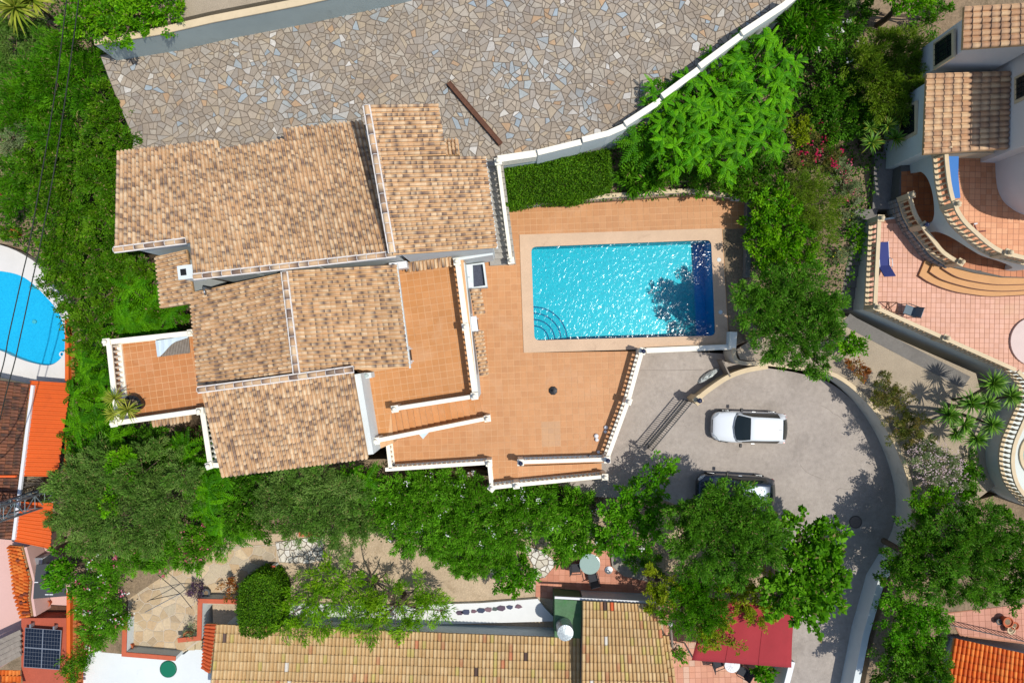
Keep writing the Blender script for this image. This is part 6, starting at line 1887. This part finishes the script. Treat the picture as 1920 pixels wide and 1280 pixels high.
def sword_plant(name, label, heads, zb, pal, nl=70, L=.6, W=.055, cat='yucca', group=None, stem=True):
    """heads: (px, py, z, scale)"""
    rg = np.random.default_rng(sum(map(ord, label)))
    hp = [P(x, y, z) for x, y, z, s in heads]
    cen = np.mean(hp, 0); org = np.array([cen[0], cen[1], zb])
    root = thing(name, tuple(org), label, cat, group)
    qs = []; cs = []
    for (x, y, z, s), h in zip(heads, hp):
        n = int(nl); el = rg.uniform(-.35, 1.35, n); az = rg.uniform(0, 2 * math.pi, n)
        d = np.stack([np.cos(az) * np.cos(el), np.sin(az) * np.cos(el), np.sin(el)], 1)
        l = (L * s * rg.uniform(.75, 1.1, n))[:, None]; sd = norm(np.cross(d, np.array([0, 0, 1.]))) * W * .5 * s
        b = np.array(h) + d * .04; m = b + d * l * .5; e = b + d * l - np.array([0, 0, 1]) * l * .1
        col = np.array(pal)[rg.integers(len(pal), size=n)] * rg.uniform(.8, 1.15, n)[:, None]
        qs.append(np.stack([b - sd * .7, b + sd * .7, m + sd, m - sd], 1)); cs.append(col)
        qs.append(np.stack([m - sd, m + sd, e + sd * .06, e - sd * .06], 1)); cs.append(col * 1.05)
    q = np.concatenate(qs); c = np.concatenate(cs); TOT[0] += len(q)
    put('leaves', mesh_leaves('leaves', q - org, c, M_leaf_gloss), org, root)
    mb = MB()
    for h in hp: mb.tube([(cen[0] * .7 + h[0] * .3, cen[1] * .7 + h[1] * .3, zb - .2), ((cen[0] + h[0]) / 2, (cen[1] + h[1]) / 2, (zb + h[2]) / 2), tuple(h)], [.11, .09, .07], 7)
    obj('trunk', mb, M_bark, root)
    return root
YU = [C(112, 160, 50), C(96, 146, 44), C(134, 174, 70), C(78, 128, 36)]
YP = [C(172, 182, 64), C(150, 168, 54), C(188, 194, 84), C(120, 146, 40)]
WHITE = [C(244, 244, 240, .8), C(232, 236, 236, .8)]; PINK = [C(224, 110, 140), C(232, 148, 166), C(206, 84, 118)]; MAG = [C(196, 30, 84), C(170, 24, 70)]

# --- north-west slope
sword_plant('fan_palm', 'yellow green fan palm in the top left corner', [(28, 14, 4.5, 1.6), (60, 0, 4.2, 1.4)], .2, YP, 90, .75, .07, 'palm')
plant('bright_tree', 'bright yellow green tree leaning over the grey street wall', [(160, 34, 45), (205, 30, 55), (258, 20, 48), (300, 8, 48), (235, 50, 30)], 4.0, 7.0, 'bright', 'tree')
plant('grey_tree', 'grey green feathery tree below the fan palm', [(20, 84, 52), (60, 66, 34), (8, 130, 36)], .2, 3.5, 'olive', 'tree')
plant('feathery_bush', 'tall vivid green feathery bush left of the street end', [(112, 96, 50), (150, 130, 52), (100, 150, 56), (170, 180, 44), (64, 140, 40)], .2, 4.6, 'fine', flat=.6)
plant('feathery_bush', 'vivid green feathery bush under the power cables', [(60, 190, 50), (110, 205, 50), (30, 225, 42), (90, 250, 44), (40, 172, 36)], .2, 3.6, 'fine', flat=.6)
plant('leafy_bush', 'rounded green bush touching the west edge of the stones', [(196, 190, 42), (212, 230, 40), (226, 262, 32), (186, 235, 36)], 2.5, 4.9, 'shrub')
plant('leafy_bush', 'green bush beside the north-west corner of the villa', [(170, 290, 48), (212, 310, 40), (180, 340, 46), (216, 360, 30), (196, 390, 36), (190, 430, 34)], 1.5, 4.4, 'shrub')
plant('leafy_bush', 'large green bush on the slope under the cables', [(120, 300, 50), (80, 320, 48), (128, 360, 50), (90, 375, 46), (140, 410, 44), (50, 290, 38)], .2, 3.2, 'shrub')
plant('silver_bush', 'silver green bush at the left edge above the red flowers', [(18, 256, 36), (45, 245, 20)], .2, 3.4, 'grey')
plant('feathery_bush', 'fine green bush on the slope beside the left pool garden', [(38, 325, 42), (28, 372, 36), (52, 350, 30)], .2, 2.6, 'fine', flat=.6)
plant('flower_bush', 'small bush with red flowers at the far left', [(2, 342, 14), (8, 360, 12)], .2, 1.8, 'shrub', flowers=(MAG, 60, .1), trunk=False)
plant('leafy_bush', 'wide olive green bush overhanging the kidney pool', [(110, 450, 40), (150, 470, 46), (120, 500, 38), (155, 520, 44), (100, 480, 30), (140, 560, 36), (85, 535, 16)], -.4, 2.6, 'shrub')
plant('leafy_bush', 'green bush below the west gable of the villa', [(200, 460, 46), (230, 480, 36), (206, 510, 44), (190, 555, 42), (240, 520, 34), (170, 600, 40), (155, 630, 30), (262, 505, 26)], -.2, 3.2, 'shrub')
fern_tree('fern_tree', 'bright ferny tree in the corner between villa and west terrace', [(275, 545, 46), (260, 590, 44), (300, 600, 40), (325, 585, 26), (230, 600, 34)], -.2, 3.0, Lf=(.8, 1.3))
fern_tree('fern_tree', 'ferny green growth at the north-west corner of the west terrace', [(180, 650, 34), (196, 690, 30), (165, 690, 32)], -.9, 1.6)
fern_tree('fern_tree', 'ferny green growth beside the west balustrade', [(185, 740, 32), (160, 750, 30), (190, 790, 34), (160, 800, 30)], -.9, 1.4)
fern_tree('fern_tree', 'ferny green growth south of the west terrace', [(195, 830, 36), (230, 815, 26), (165, 850, 34)], -.9, 1.6)
plant('leafy_bush', 'dark green bush next to the long corrugated roof', [(150, 730, 24), (150, 780, 26), (148, 830, 28), (158, 680, 24)], -.9, 1.0, 'shrub')
plant('leafy_bush', 'dark green bush below the small tiled awning', [(262, 840, 36), (300, 825, 30), (330, 850, 34), (290, 865, 30)], -.9, 1.4, 'dark')
# --- south-west
plant('olive_tree', 'broad grey green olive tree above the pink oleanders', [(200, 900, 76), (260, 890, 66), (150, 935, 54), (310, 930, 62), (220, 970, 76), (290, 985, 54), (160, 990, 56), (130, 900, 40), (340, 890, 36), (120, 970, 34)], -.9, 3.6, 'olive', 'tree', flat=.6)
plant('bright_bush', 'bright green clump growing inside the olive canopy', [(235, 870, 30), (205, 940, 26)], -.9, 3.7, 'bright')
fern_tree('fern_tree', 'bright ferny tree under the south-west roof corner', [(365, 850, 36), (372, 900, 34), (405, 930, 40), (390, 960, 34), (430, 900, 34)], -.9, 2.4, Lf=(.75, 1.2))
fern_tree('fern_tree', 'small ferny plant above the crazy paving', [(420, 995, 34), (450, 985, 26)], -1.2, .8)
plant('olive_tree', 'silvery olive tree south of the villa roof', [(560, 920, 50), (605, 900, 46), (520, 950, 52), (590, 955, 50), (640, 925, 40), (560, 985, 40), (620, 985, 36)], -.9, 3.0, 'olive', 'tree', flat=.65)
plant('olive_tree', 'darker olive tree left of the silvery one', [(462, 940, 46), (440, 965, 36), (480, 905, 36), (478, 975, 36)], -.9, 2.4, 'dark', 'tree')
plant('olive_tree', 'fine leaved grey green shrub above the middle garden', [(655, 965, 46), (685, 985, 36), (640, 1005, 36), (690, 945, 36)], -1.2, 1.8, 'olive')
fern_tree('fern_tree', 'vivid ferny clump at the south-east corner of the villa', [(672, 905, 30), (690, 895, 22), (655, 890, 20)], -.9, 1.8)
plant('white_oleander', 'large oleander with white flowers south of the terrace, western half', [(745, 930, 44), (790, 918, 42), (740, 975, 42), (790, 950, 50), (835, 985, 46), (775, 1005, 40), (815, 940, 44), (720, 950, 34), (805, 1010, 36)], -1.0, 1.9, 'oleander', flowers=(WHITE, 5, .075))
plant('white_oleander', 'large oleander with white flowers south of the terrace, eastern half', [(840, 916, 42), (880, 914, 36), (865, 945, 46), (905, 950, 48), (945, 945, 48), (985, 945, 46), (880, 995, 46), (925, 990, 46), (965, 1000, 44), (1008, 975, 36), (1015, 945, 30)], -1.0, 1.9, 'oleander', flowers=(WHITE, 5, .075))
plant('white_oleander', 'oleander skirt hanging toward the dry middle garden', [(830, 1025, 32), (860, 1035, 36), (905, 1040, 38), (870, 1055, 30), (940, 1035, 30), (890, 1060, 26)], -1.2, .9, 'oleander', flowers=(WHITE, 3, .07))
plant('round_bush', 'round bright bush left of the white stone path', [(965, 1066, 34), (985, 1075, 26), (945, 1080, 26), (970, 1098, 22)], -1.2, .8, 'citrus')
plant('banana_bush', 'broad leaved green shrub below the entrance ramp', [(1060, 945, 34), (1085, 960, 30), (1050, 985, 34), (1080, 1005, 34), (1055, 1025, 26)], -1.1, 1.3, 'oleander', L=.3, flowers=(WHITE, 3, .08))
plant('citrus_tree', 'bright green citrus tree at the gate end of the drive', [(1236, 880, 28), (1222, 910, 32), (1190, 930, 34), (1215, 955, 34), (1170, 960, 34), (1185, 990, 36), (1140, 975, 26), (1150, 1010, 28), (1215, 990, 26)], -.9, 2.6, 'citrus', 'tree')
plant('climbing_hedge', 'leafy hedge with white blossom above the round table', [(1110, 1010, 26), (1140, 1018, 24), (1175, 1020, 24), (1205, 1020, 22), (1095, 1028, 18)], -1.1, .9, 'citrus', flowers=(WHITE, 8, .1))
plant('round_bush', 'feathery green bush in the rock bed right of the patio', [(1200, 1045, 26), (1220, 1058, 22)], -1.1, .4, 'fine', trunk=False)
plant('big_tree', 'large grey green tree covering the dark car', [(1330, 950, 46), (1372, 938, 38), (1412, 952, 32), (1300, 980, 48), (1360, 985, 60), (1420, 985, 50), (1310, 1030, 50), (1380, 1045, 56), (1440, 1020, 40), (1275, 1010, 30)], -.3, 5.0, 'pine', 'tree', flat=.6, L=.19)
plant('fig_tree', 'large leaved fig tree overhanging the drive', [(1505, 1010, 44), (1550, 1010, 38), (1520, 1055, 54), (1565, 1060, 34), (1480, 1065, 46), (1490, 1110, 50), (1540, 1110, 46), (1570, 1095, 26), (1520, 1140, 36), (1460, 1120, 40)], -.4, 4.2, 'fig', 'tree', flat=.6, den=1.15)
plant('yellow_bush', 'yellowish bush at the corner of the south house tower', [(1235, 1095, 34), (1260, 1110, 30), (1245, 1130, 28)], -1.1, 2.0, 'yellow')
plant('bright_tree', 'vivid green bushy tree between tower and red awning', [(1300, 1090, 40), (1325, 1110, 40), (1290, 1130, 40), (1330, 1150, 34), (1265, 1160, 26), (1310, 1165, 34)], -1.1, 2.2, 'fine', 'tree', flat=.6)
plant('tangled_vine', 'tangled vine creeping over the red awning', [(1380, 1100, 36), (1420, 1090, 36), (1395, 1135, 26), (1425, 1150, 30), (1445, 1135, 26), (1340, 1185, 26), (1360, 1165, 20), (1318, 1200, 22), (1382, 1213, 12), (1350, 1200, 18)], -1.1, 1.75, 'yellow', cat='vine', den=.75, trunk=False)
plant('potted_plant', 'small potted plant at the edge of the lower patio', [(1275, 1222, 10), (1268, 1226, 7)], zp, -.8, 'citrus', 'plant', trunk=False)
plant('leafy_plant', 'dark leafy plant in the shade right of the white table', [(1420, 1252, 18), (1432, 1262, 14)], zp, .0, 'citrus', 'plant', trunk=False, L=.25)
# --- middle garden dry tree and bamboo
plant('bamboo', 'arching light green bamboo over the white courtyard wall, western clump', [(570, 1100, 30), (610, 1080, 34), (650, 1085, 34), (590, 1125, 32), (640, 1120, 36), (548, 1150, 28), (560, 1175, 24), (600, 1160, 30), (535, 1180, 18)], -1.1, 1.4, 'bamboo', 'bamboo')
plant('bamboo', 'arching light green bamboo over the white courtyard wall, eastern clump', [(690, 1115, 30), (730, 1110, 30), (790, 1100, 30), (810, 1115, 22), (660, 1160, 32), (700, 1150, 30), (740, 1155, 34), (760, 1175, 26), (690, 1180, 28), (800, 1140, 30), (828, 1145, 18)], -1.1, 1.4, 'bamboo', 'bamboo')
rgd = np.random.default_rng(3)
dt = thing('bare_tree', P(705, 1085, -1.2), 'bare branched dead tree in the dry middle garden', 'tree')
mb = MB(); b0 = Vector(P(705, 1082, -1.2))
for k in range(9):
    a = k * .7 + .2; l = rgd.uniform(1.2, 2.6)
    e = b0 + Vector((math.cos(a) * l, math.sin(a) * l * .8, 1.2 + rgd.uniform(0, .7)))
    m = b0.lerp(e, .5) + Vector((rgd.uniform(-.2, .2), rgd.uniform(-.2, .2), .3))
    mb.tube([tuple(b0 + Vector((0, 0, .6))), tuple(m), tuple(e)], [.06, .04, .015], 5)
    for j in range(4):
        e2 = m.lerp(e, rgd.uniform(0, 1)); mb.tube([tuple(e2), tuple(e2 + Vector((rgd.uniform(-.6, .6), rgd.uniform(-.6, .6), .3)))], [.02, .006], 4)
obj('branches', mb, M_bark, dt); obj('trunk', MB().tube([tuple(b0 - Vector((0, 0, .3))), tuple(b0 + Vector((.05, 0, .75)))], [.13, .08], 8), M_bark, dt)
# clipped hedges
def box_hedge(name, label, poly_px, zb, zt, kind='hedge', rnd=.15, wall=True):
    rg = np.random.default_rng(sum(map(ord, label))); K = KINDS[kind]
    poly = ccw([p[:2] for p in PL(poly_px, zt)])
    cx, cy = centroid(poly); org = np.array([cx, cy, zb])
    root = thing(name, tuple(org), label, 'hedge')
    xs = [p[0] for p in poly]; ys = [p[1] for p in poly]
    A = abs(area2(poly)) / 2; n = int(A * K['den'])
    pts = []
    while len(pts) < n:
        c = (rg.uniform(min(xs), max(xs)), rg.uniform(min(ys), max(ys)))
        if inside(c, poly): pts.append(c)
    pts = np.array(pts)
    zz = zt - rg.uniform(0, 1, n) ** 2 * .5 + .12 * np.sin(pts[:, 0] * 3.1) * np.cos(pts[:, 1] * 2.7)
    pos = np.concatenate([pts, zz[:, None]], 1)
    sp_ = []
    per = list(zip(poly, poly[1:] + poly[:1]))
    for a, b in per:
        l = math.hypot(b[0] - a[0], b[1] - a[1]); k = int(l * (zt - zb) * K['den'] * .7)
        t = rg.uniform(0, 1, k)[:, None]; q = np.array(a) * (1 - t) + np.array(b) * t + rg.normal(size=(k, 2)) * .06
        sp_.append(np.concatenate([q, rg.uniform(zb, zt, (k, 1))], 1))
    pos = np.concatenate([pos] + sp_)
    d = norm(rand_dirs(rg, len(pos)) + np.array([0, 0, .7]))
    q = leaf_quads(rg, pos, d, K['L'], K['W']); pal = np.array(K['pal'])
    pn = (np.sin(pos[:, 0] * 2.3 + 1) + np.cos(pos[:, 1] * 2.9)) * .08
    col = pal[rg.integers(len(pal), size=len(pos))] * (rg.uniform(.75, 1.2, len(pos)) + pn)[:, None]
    TOT[0] += len(q)
    put('foliage', mesh_leaves('foliage', q - org, col, M_leaf), org, root)
    pin = [(cx + (x - cx) * .82, cy + (y - cy) * .8) for x, y in poly]
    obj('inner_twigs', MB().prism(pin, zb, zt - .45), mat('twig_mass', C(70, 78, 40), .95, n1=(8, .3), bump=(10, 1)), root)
box_hedge('clipped_hedge', 'long clipped dark green hedge below the stepped street wall', [(944, 318), (1040, 300), (1100, 288), (1142, 282), (1146, 350), (1080, 372), (1010, 372), (950, 384)], 1.7, 3.4)
box_hedge('clipped_hedge', 'rounded clipped hedge beside the red capped wall', [(452, 1096), (480, 1078), (508, 1084), (522, 1110), (520, 1180), (490, 1196), (452, 1190), (444, 1140)], -1.2, .7)
# --- pink oleanders
plant('pink_oleander', 'pink oleander hedge along the olive tree', [(330, 1010, 36), (290, 1035, 36), (370, 1010, 34), (400, 1020, 26), (250, 1050, 36), (310, 1060, 30), (360, 1045, 30)], -1.2, .9, 'oleander', flowers=(PINK, 16, .11))
plant('pink_oleander', 'pink and white oleander beside the orange boundary wall', [(200, 1060, 34), (180, 1100, 36), (210, 1110, 34), (190, 1150, 38), (215, 1160, 30), (165, 1130, 26), (180, 1190, 30)], -1.3, .9, 'oleander', flowers=(PINK + WHITE, 16, .11))
plant('bright_bush', 'glossy bright bush over the dark awning', [(115, 1050, 26), (118, 1090, 28), (108, 1075, 20), (128, 1070, 22)], -1.2, 1.2, 'citrus')
plant('leafy_bush', 'feathery bush at the foot of the orange boundary wall', [(150, 1240, 20), (142, 1262, 16), (160, 1225, 14)], -1.4, -.1, 'fine', trunk=False)
plant('leafy_bush', 'thin climbing plant beside the solar panel', [(122, 1240, 10), (120, 1258, 9)], -.2, .3, 'shrub', trunk=False, den=.6)
plant('purple_plant', 'spiky purple plant beside the grey pot', [(372, 1106, 14), (366, 1116, 9)], zc, -.5, 'purple', 'plant', trunk=False)
plant('red_plant', 'orange and green croton plant left of the rounded hedge', [(430, 1098, 16), (434, 1114, 12)], zc, -.3, 'red', 'plant', trunk=False)
plant('potted_plant', 'fleshy plant filling the round clay planter', [(352, 1184, 9), (362, 1186, 7)], -.7, -.35, 'grey', 'plant', trunk=False)
plant('potted_plant', 'small green plant in the clay pot by the left pool deck', [(14, 438, 14), (24, 442, 9)], .2, 1.0, 'shrub', 'plant', trunk=False)
sword_plant('potted_yucca', 'spiky yucca with three heads at the corner of the west terrace', [(215, 746, 5.9, 1.0), (240, 768, 5.9, 1.15), (213, 775, 5.7, .85)], Z_LT + .4, YP, 70, .62, .04)
# --- north-east: ferny trees and mixed shrubs
fern_tree('fern_tree', 'huge bright ferny tree spilling over the stepped street wall', [(1420, 110, 60), (1360, 150, 62), (1300, 190, 62), (1440, 190, 62), (1390, 230, 62), (1320, 260, 58), (1250, 230, 50), (1460, 140, 46), (1270, 285, 46), (1360, 300, 46), (1430, 262, 44), (1240, 180, 30)], 2.0, 5.4, nf=10, Lf=(.42, .8), pal=FERN)
fern_tree('fern_tree', 'single ferny rosette beside the clipped hedge', [(1200, 262, 34)], 2.0, 4.4, per=3, nf=16, Lf=(1.1, 1.6))
plant('banana_bush', 'strap leaved plant between hedge and ferny tree', [(1200, 325, 26), (1180, 335, 20), (1225, 335, 20)], 1.8, 3.0, 'oleander', 'plant', L=.55, den=.5)
plant('leafy_bush', 'leafy shrub above the pool terrace corner', [(1290, 335, 30), (1330, 340, 30), (1370, 335, 34), (1400, 320, 36), (1440, 310, 34), (1250, 340, 22)], 1.8, 3.4, 'dark')
plant('leafy_bush', 'shrub overhanging the north-east corner of the pool terrace', [(1385, 360, 20), (1415, 350, 24)], 1.8, 3.2, 'shrub')
plant('papyrus', 'tuft of arching green stems at the end of the stepped wall', [(1510, 30, 36), (1535, 20, 30), (1490, 55, 26), (1520, 60, 26)], 2.0, 5.0, 'fine', 'plant', L=.45, flat=.5)
plant('white_flower_bush', 'loose shrub with white blossoms near the top right', [(1560, 70, 30), (1585, 90, 30), (1555, 105, 30), (1590, 60, 22)], 2.0, 4.2, 'dark', flowers=(WHITE, 14, .13), den=.8)
plant('rosemary_tree', 'tall olive coloured shrub with upright twigs beside the right villa', [(1665, 100, 46), (1700, 90, 40), (1650, 140, 50), (1695, 140, 46), (1720, 115, 30), (1670, 180, 44), (1705, 185, 32), (1620, 110, 34)], 2.0, 4.8, 'olive2', 'tree', flat=.65)
plant('leafy_bush', 'dark leafy shrub between ferny tree and olive shrub', [(1560, 150, 44), (1590, 180, 44), (1540, 190, 40), (1600, 220, 44), (1560, 240, 40), (1640, 215, 34), (1620, 160, 34)], 2.0, 3.8, 'dark')
plant('yellow_bush', 'yellow green shrub right of the ferny tree', [(1498, 225, 28), (1512, 250, 24), (1490, 255, 20)], 2.0, 3.8, 'yellow')
plant('bougainvillea', 'bougainvillea with magenta flowers in the east garden', [(1525, 275, 30), (1545, 255, 24), (1510, 300, 26), (1545, 300, 26), (1560, 290, 20)], 2.0, 3.5, 'brown', flowers=(MAG, 22, .12))
sword_plant('yucca', 'group of pale yucca rosettes by the wall of the right villa', [(1635, 268, 4.1, 1.0), (1664, 236, 4.2, .95), (1690, 228, 4.2, .85), (1678, 260, 4.1, 1.0), (1633, 240, 3.9, .8)], 2.0, YU + YP[:1], 65, .58, .06)
plant('bright_bush', 'bright lime shrub east of the pool', [(1460, 380, 40), (1440, 420, 44), (1480, 420, 44), (1450, 460, 40), (1430, 385, 26), (1420, 450, 24)], 1.6, 3.7, 'bright')
plant('yellow_bush', 'fine textured yellow green shrub right of the lime shrub', [(1520, 340, 40), (1540, 380, 40), (1510, 390, 40), (1540, 420, 36), (1520, 450, 38), (1500, 350, 30)], 1.8, 3.6, 'olive2', L=.14)
plant('bright_bush', 'lime leafed shrub below the fine textured one', [(1480, 480, 34), (1450, 495, 28), (1510, 490, 30)], 1.6, 3.6, 'bright')
plant('flower_bush', 'grey shrub with pink blossoms beside the stone steps', [(1590, 345, 22), (1585, 320, 18), (1600, 365, 20), (1570, 310, 16)], 2.0, 2.9, 'grey', flowers=(PINK + MAG, 16, .09), den=.8)
plant('flower_bush', 'pale shrub with yellow tips beside the stone steps', [(1590, 395, 18), (1600, 415, 14), (1580, 480, 16), (1590, 470, 14)], 1.8, 2.6, 'grey', flowers=([C(220, 200, 60)], 10, .09), trunk=False)
plant('leafy_plant', 'light green plant on the edge of the stone steps', [(1605, 440, 14), (1608, 462, 10)], 1.6, 2.5, 'bright', 'plant', trunk=False)
plant('pine_tree', 'big dense dark green tree at the east end of the pool', [(1430, 555, 48), (1470, 540, 48), (1515, 550, 46), (1420, 590, 40), (1470, 590, 56), (1530, 590, 50), (1450, 635, 46), (1500, 640, 52), (1555, 600, 32), (1545, 640, 34), (1530, 675, 34), (1395, 560, 24), (1560, 570, 24)], 1.5, 6.2, 'pine', 'tree', flat=.65)
plant('lime_bush', 'small lime green bush beside the gravel bed', [(1600, 645, 20), (1590, 652, 14), (1612, 652, 14)], 1.5, 2.6, 'bright')
plant('red_plant', 'rust red shrub on top of the curved wall', [(1608, 690, 18), (1620, 700, 14), (1600, 680, 10)], 1.5, 2.3, 'red', trunk=False)
plant('brown_shrub', 'grey brown shrub behind the curved wall, upper one', [(1665, 730, 32), (1690, 745, 28), (1660, 755, 24)], 1.5, 2.7, 'brown')
plant('brown_shrub', 'grey brown shrub behind the curved wall, lower one', [(1690, 790, 30), (1710, 810, 28), (1690, 825, 24), (1725, 790, 22), (1730, 830, 22)], 1.5, 2.6, 'brown')
plant('white_flower_bush', 'shrub covered in pale pink blossom below the yuccas', [(1745, 850, 28), (1770, 870, 34), (1740, 880, 28), (1785, 895, 28), (1760, 905, 28), (1720, 860, 20)], 1.2, 2.8, 'grey', flowers=([C(222, 200, 205), C(206, 182, 190)], 110, .08))
sword_plant('yucca', 'cluster of large dark green yucca rosettes beside the bastion', [(1862, 718, 4.1, 1.25), (1895, 742, 4.0, 1.1), (1822, 755, 3.9, 1.2), (1852, 758, 3.8, 1.1), (1780, 778, 3.8, 1.2), (1808, 795, 3.5, 1.1), (1860, 796, 3.6, 1.05), (1830, 822, 3.2, 1.05), (1792, 812, 3.2, .9)], 1.4, YU, 85, .62, .06)
plant('leafy_bush', 'dark bush in the shade of the bastion', [(1825, 870, 26), (1820, 900, 26), (1800, 920, 22)], 1.2, 2.2, 'dark')
# --- south-east grove
plant('grove_tree', 'yellow green tree at the north edge of the lower right grove', [(1740, 945, 34), (1775, 940, 34), (1800, 955, 30), (1725, 965, 26)], .9, 3.4, 'bright', 'tree', L=.13)
plant('grove_tree', 'dark green tree on the left side of the lower right grove', [(1730, 1000, 44), (1710, 1040, 46), (1750, 1040, 46), (1690, 1080, 36), (1740, 1085, 40)], .9, 4.2, 'dark', 'tree')
plant('grove_tree', 'grey green tree in the middle of the lower right grove', [(1800, 1000, 50), (1840, 980, 40), (1830, 1030, 50), (1785, 1050, 40), (1860, 1000, 36), (1810, 1085, 46), (1770, 1100, 36), (1840, 1100, 36)], .9, 4.6, 'pine', 'tree')
plant('grove_tree', 'deep green tree at the right edge of the lower right grove', [(1895, 995, 40), (1900, 1040, 40), (1880, 1075, 40), (1915, 1090, 30), (1890, 1120, 26)], .9, 4.4, 'dark', 'tree')
plant('grove_tree', 'vivid dark tree beside the straight drive wall, upper', [(1690, 1120, 36), (1722, 1140, 46), (1682, 1165, 38), (1738, 1180, 42), (1702, 1195, 42), (1760, 1150, 26)], .9, 3.8, 'citrus', 'tree', L=.14)
plant('grove_tree', 'vivid dark tree beside the straight drive wall, lower', [(1690, 1235, 42), (1740, 1225, 42), (1720, 1265, 46), (1765, 1245, 28), (1672, 1270, 36), (1710, 1215, 36), (1750, 1275, 36)], .9, 3.6, 'dark', 'tree')
plant('climbing_hedge', 'creeper growing over the top corner of the straight drive wall', [(1690, 1060, 16), (1670, 1075, 12), (1660, 1130, 12), (1648, 1175, 10)], .3, 1.9, 'citrus', den=.9, trunk=False, L=.12)
plant('bright_tree', 'bright green tree top at the upper right edge of the garden', [(1700, 2, 30), (1730, -4, 26), (1680, -12, 26)], 2.0, 5.2, 'bright', 'tree')
plant('tall_tree', 'olive tree whose crown leans in from the top edge above the right garden', [(1600, -34, 44), (1560, -40, 40), (1640, -38, 36)], 2.0, 6.5, 'olive', 'tree')
plant('leafy_bush', 'dark shrub in the shade at the top right corner of the garden', [(1610, 20, 30), (1590, 0, 26), (1745, 40, 20), (1765, 20, 20)], 2.0, 3.2, 'dark')
# dry brown bush between the corrugated roofs
rg9 = np.random.default_rng(9); dbt = thing('dead_bush', P(88, 905, -1), 'leafless dry bush between the two corrugated roofs', 'shrub')
mb = MB(); c0 = Vector(P(85, 905, -1))
for k in range(46):
    dv = Vector(rand_dirs(rg9, 1)[0]); dv.z = abs(dv.z) + .8; dv.normalize(); e = c0 + Vector((dv.x * 1.3, dv.y * 1.0, dv.z * 1.9)); m = c0.lerp(e, .6) + Vector((rg9.uniform(-.1, .1), rg9.uniform(-.1, .1), .05))
    mb.tube([tuple(c0), tuple(m), tuple(e)], [.022, .014, .004], 4)
obj('twigs', mb, M_wood, dbt)
# low ground cover on the west slope and under the trees
rgg = np.random.default_rng(77); n = 26000
poly = [p[:2] for p in PL([(-40, -40), (180, -30), (190, 100), (210, 160), (250, 270), (225, 420), (330, 560), (372, 630), (220, 650), (130, 640), (70, 480), (-40, 420)], .3)]
xy = np.stack([rgg.uniform(min(p[0] for p in poly), max(p[0] for p in poly), n), rgg.uniform(min(p[1] for p in poly), max(p[1] for p in poly), n)], 1)
keep = np.array([inside(tuple(p), poly) for p in xy]); xy = xy[keep]
pos = np.concatenate([xy, .22 + rgg.uniform(0, .5, (len(xy), 1))], 1)
q = leaf_quads(rgg, pos, norm(rand_dirs(rgg, len(pos)) + np.array([0, 0, .8])), .22, .1)
col = np.array(KINDS['dark']['pal'])[rgg.integers(4, size=len(pos))] * rgg.uniform(.7, 1.1, len(pos))[:, None]
put('ground_cover', mesh_leaves('ground_cover', q, col, M_leaf), (0, 0, 0), None, kind='stuff')['label'] = 'low green ground cover under the bushes of the west slope'
n = 30000
poly = [p[:2] for p in PL([(140, 640), (215, 640), (240, 800), (400, 800), (410, 900), (700, 880), (720, 890), (920, 910), (1120, 925), (1110, 1000), (850, 1040), (620, 990), (420, 1000), (140, 1050)], -.8)]
xy = np.stack([rgg.uniform(min(p[0] for p in poly), max(p[0] for p in poly), n), rgg.uniform(min(p[1] for p in poly), max(p[1] for p in poly), n)], 1)
keep = np.array([inside(tuple(p), poly) for p in xy]); xy = xy[keep]
pos = np.concatenate([xy, -.85 + rgg.uniform(0, .5, (len(xy), 1))], 1)
q = leaf_quads(rgg, pos, norm(rand_dirs(rgg, len(pos)) + np.array([0, 0, .8])), .2, .09)
col = np.array(KINDS['dark']['pal'])[rgg.integers(4, size=len(pos))] * rgg.uniform(.7, 1.1, len(pos))[:, None]
put('ground_cover', mesh_leaves('ground_cover', q, col, M_leaf), (0, 0, 0), None, kind='stuff')['label'] = 'low green ground cover south and west of the villa'
n = 26000
poly = [p[:2] for p in PL([(950, 320), (1190, 240), (1480, 20), (1640, 60), (1720, 180), (1650, 300), (1620, 420), (1580, 590), (1420, 630), (1408, 380), (1290, 370), (970, 386)], 2.1)]
xy = np.stack([rgg.uniform(min(p[0] for p in poly), max(p[0] for p in poly), n), rgg.uniform(min(p[1] for p in poly), max(p[1] for p in poly), n)], 1)
keep = np.array([inside(tuple(p), poly) for p in xy]); xy = xy[keep]
pos = np.concatenate([xy, 2.05 + rgg.uniform(0, .45, (len(xy), 1))], 1)
q = leaf_quads(rgg, pos, norm(rand_dirs(rgg, len(pos)) + np.array([0, 0, .8])), .2, .09)
col = np.array(KINDS['dark']['pal'])[rgg.integers(4, size=len(pos))] * rgg.uniform(.7, 1.1, len(pos))[:, None]
put('ground_cover', mesh_leaves('ground_cover', q, col, M_leaf), (0, 0, 0), None, kind='stuff')['label'] = 'low green ground cover in the beds east of the pool'
print('leaf quads', TOT[0], 'objects', len(bpy.data.objects))
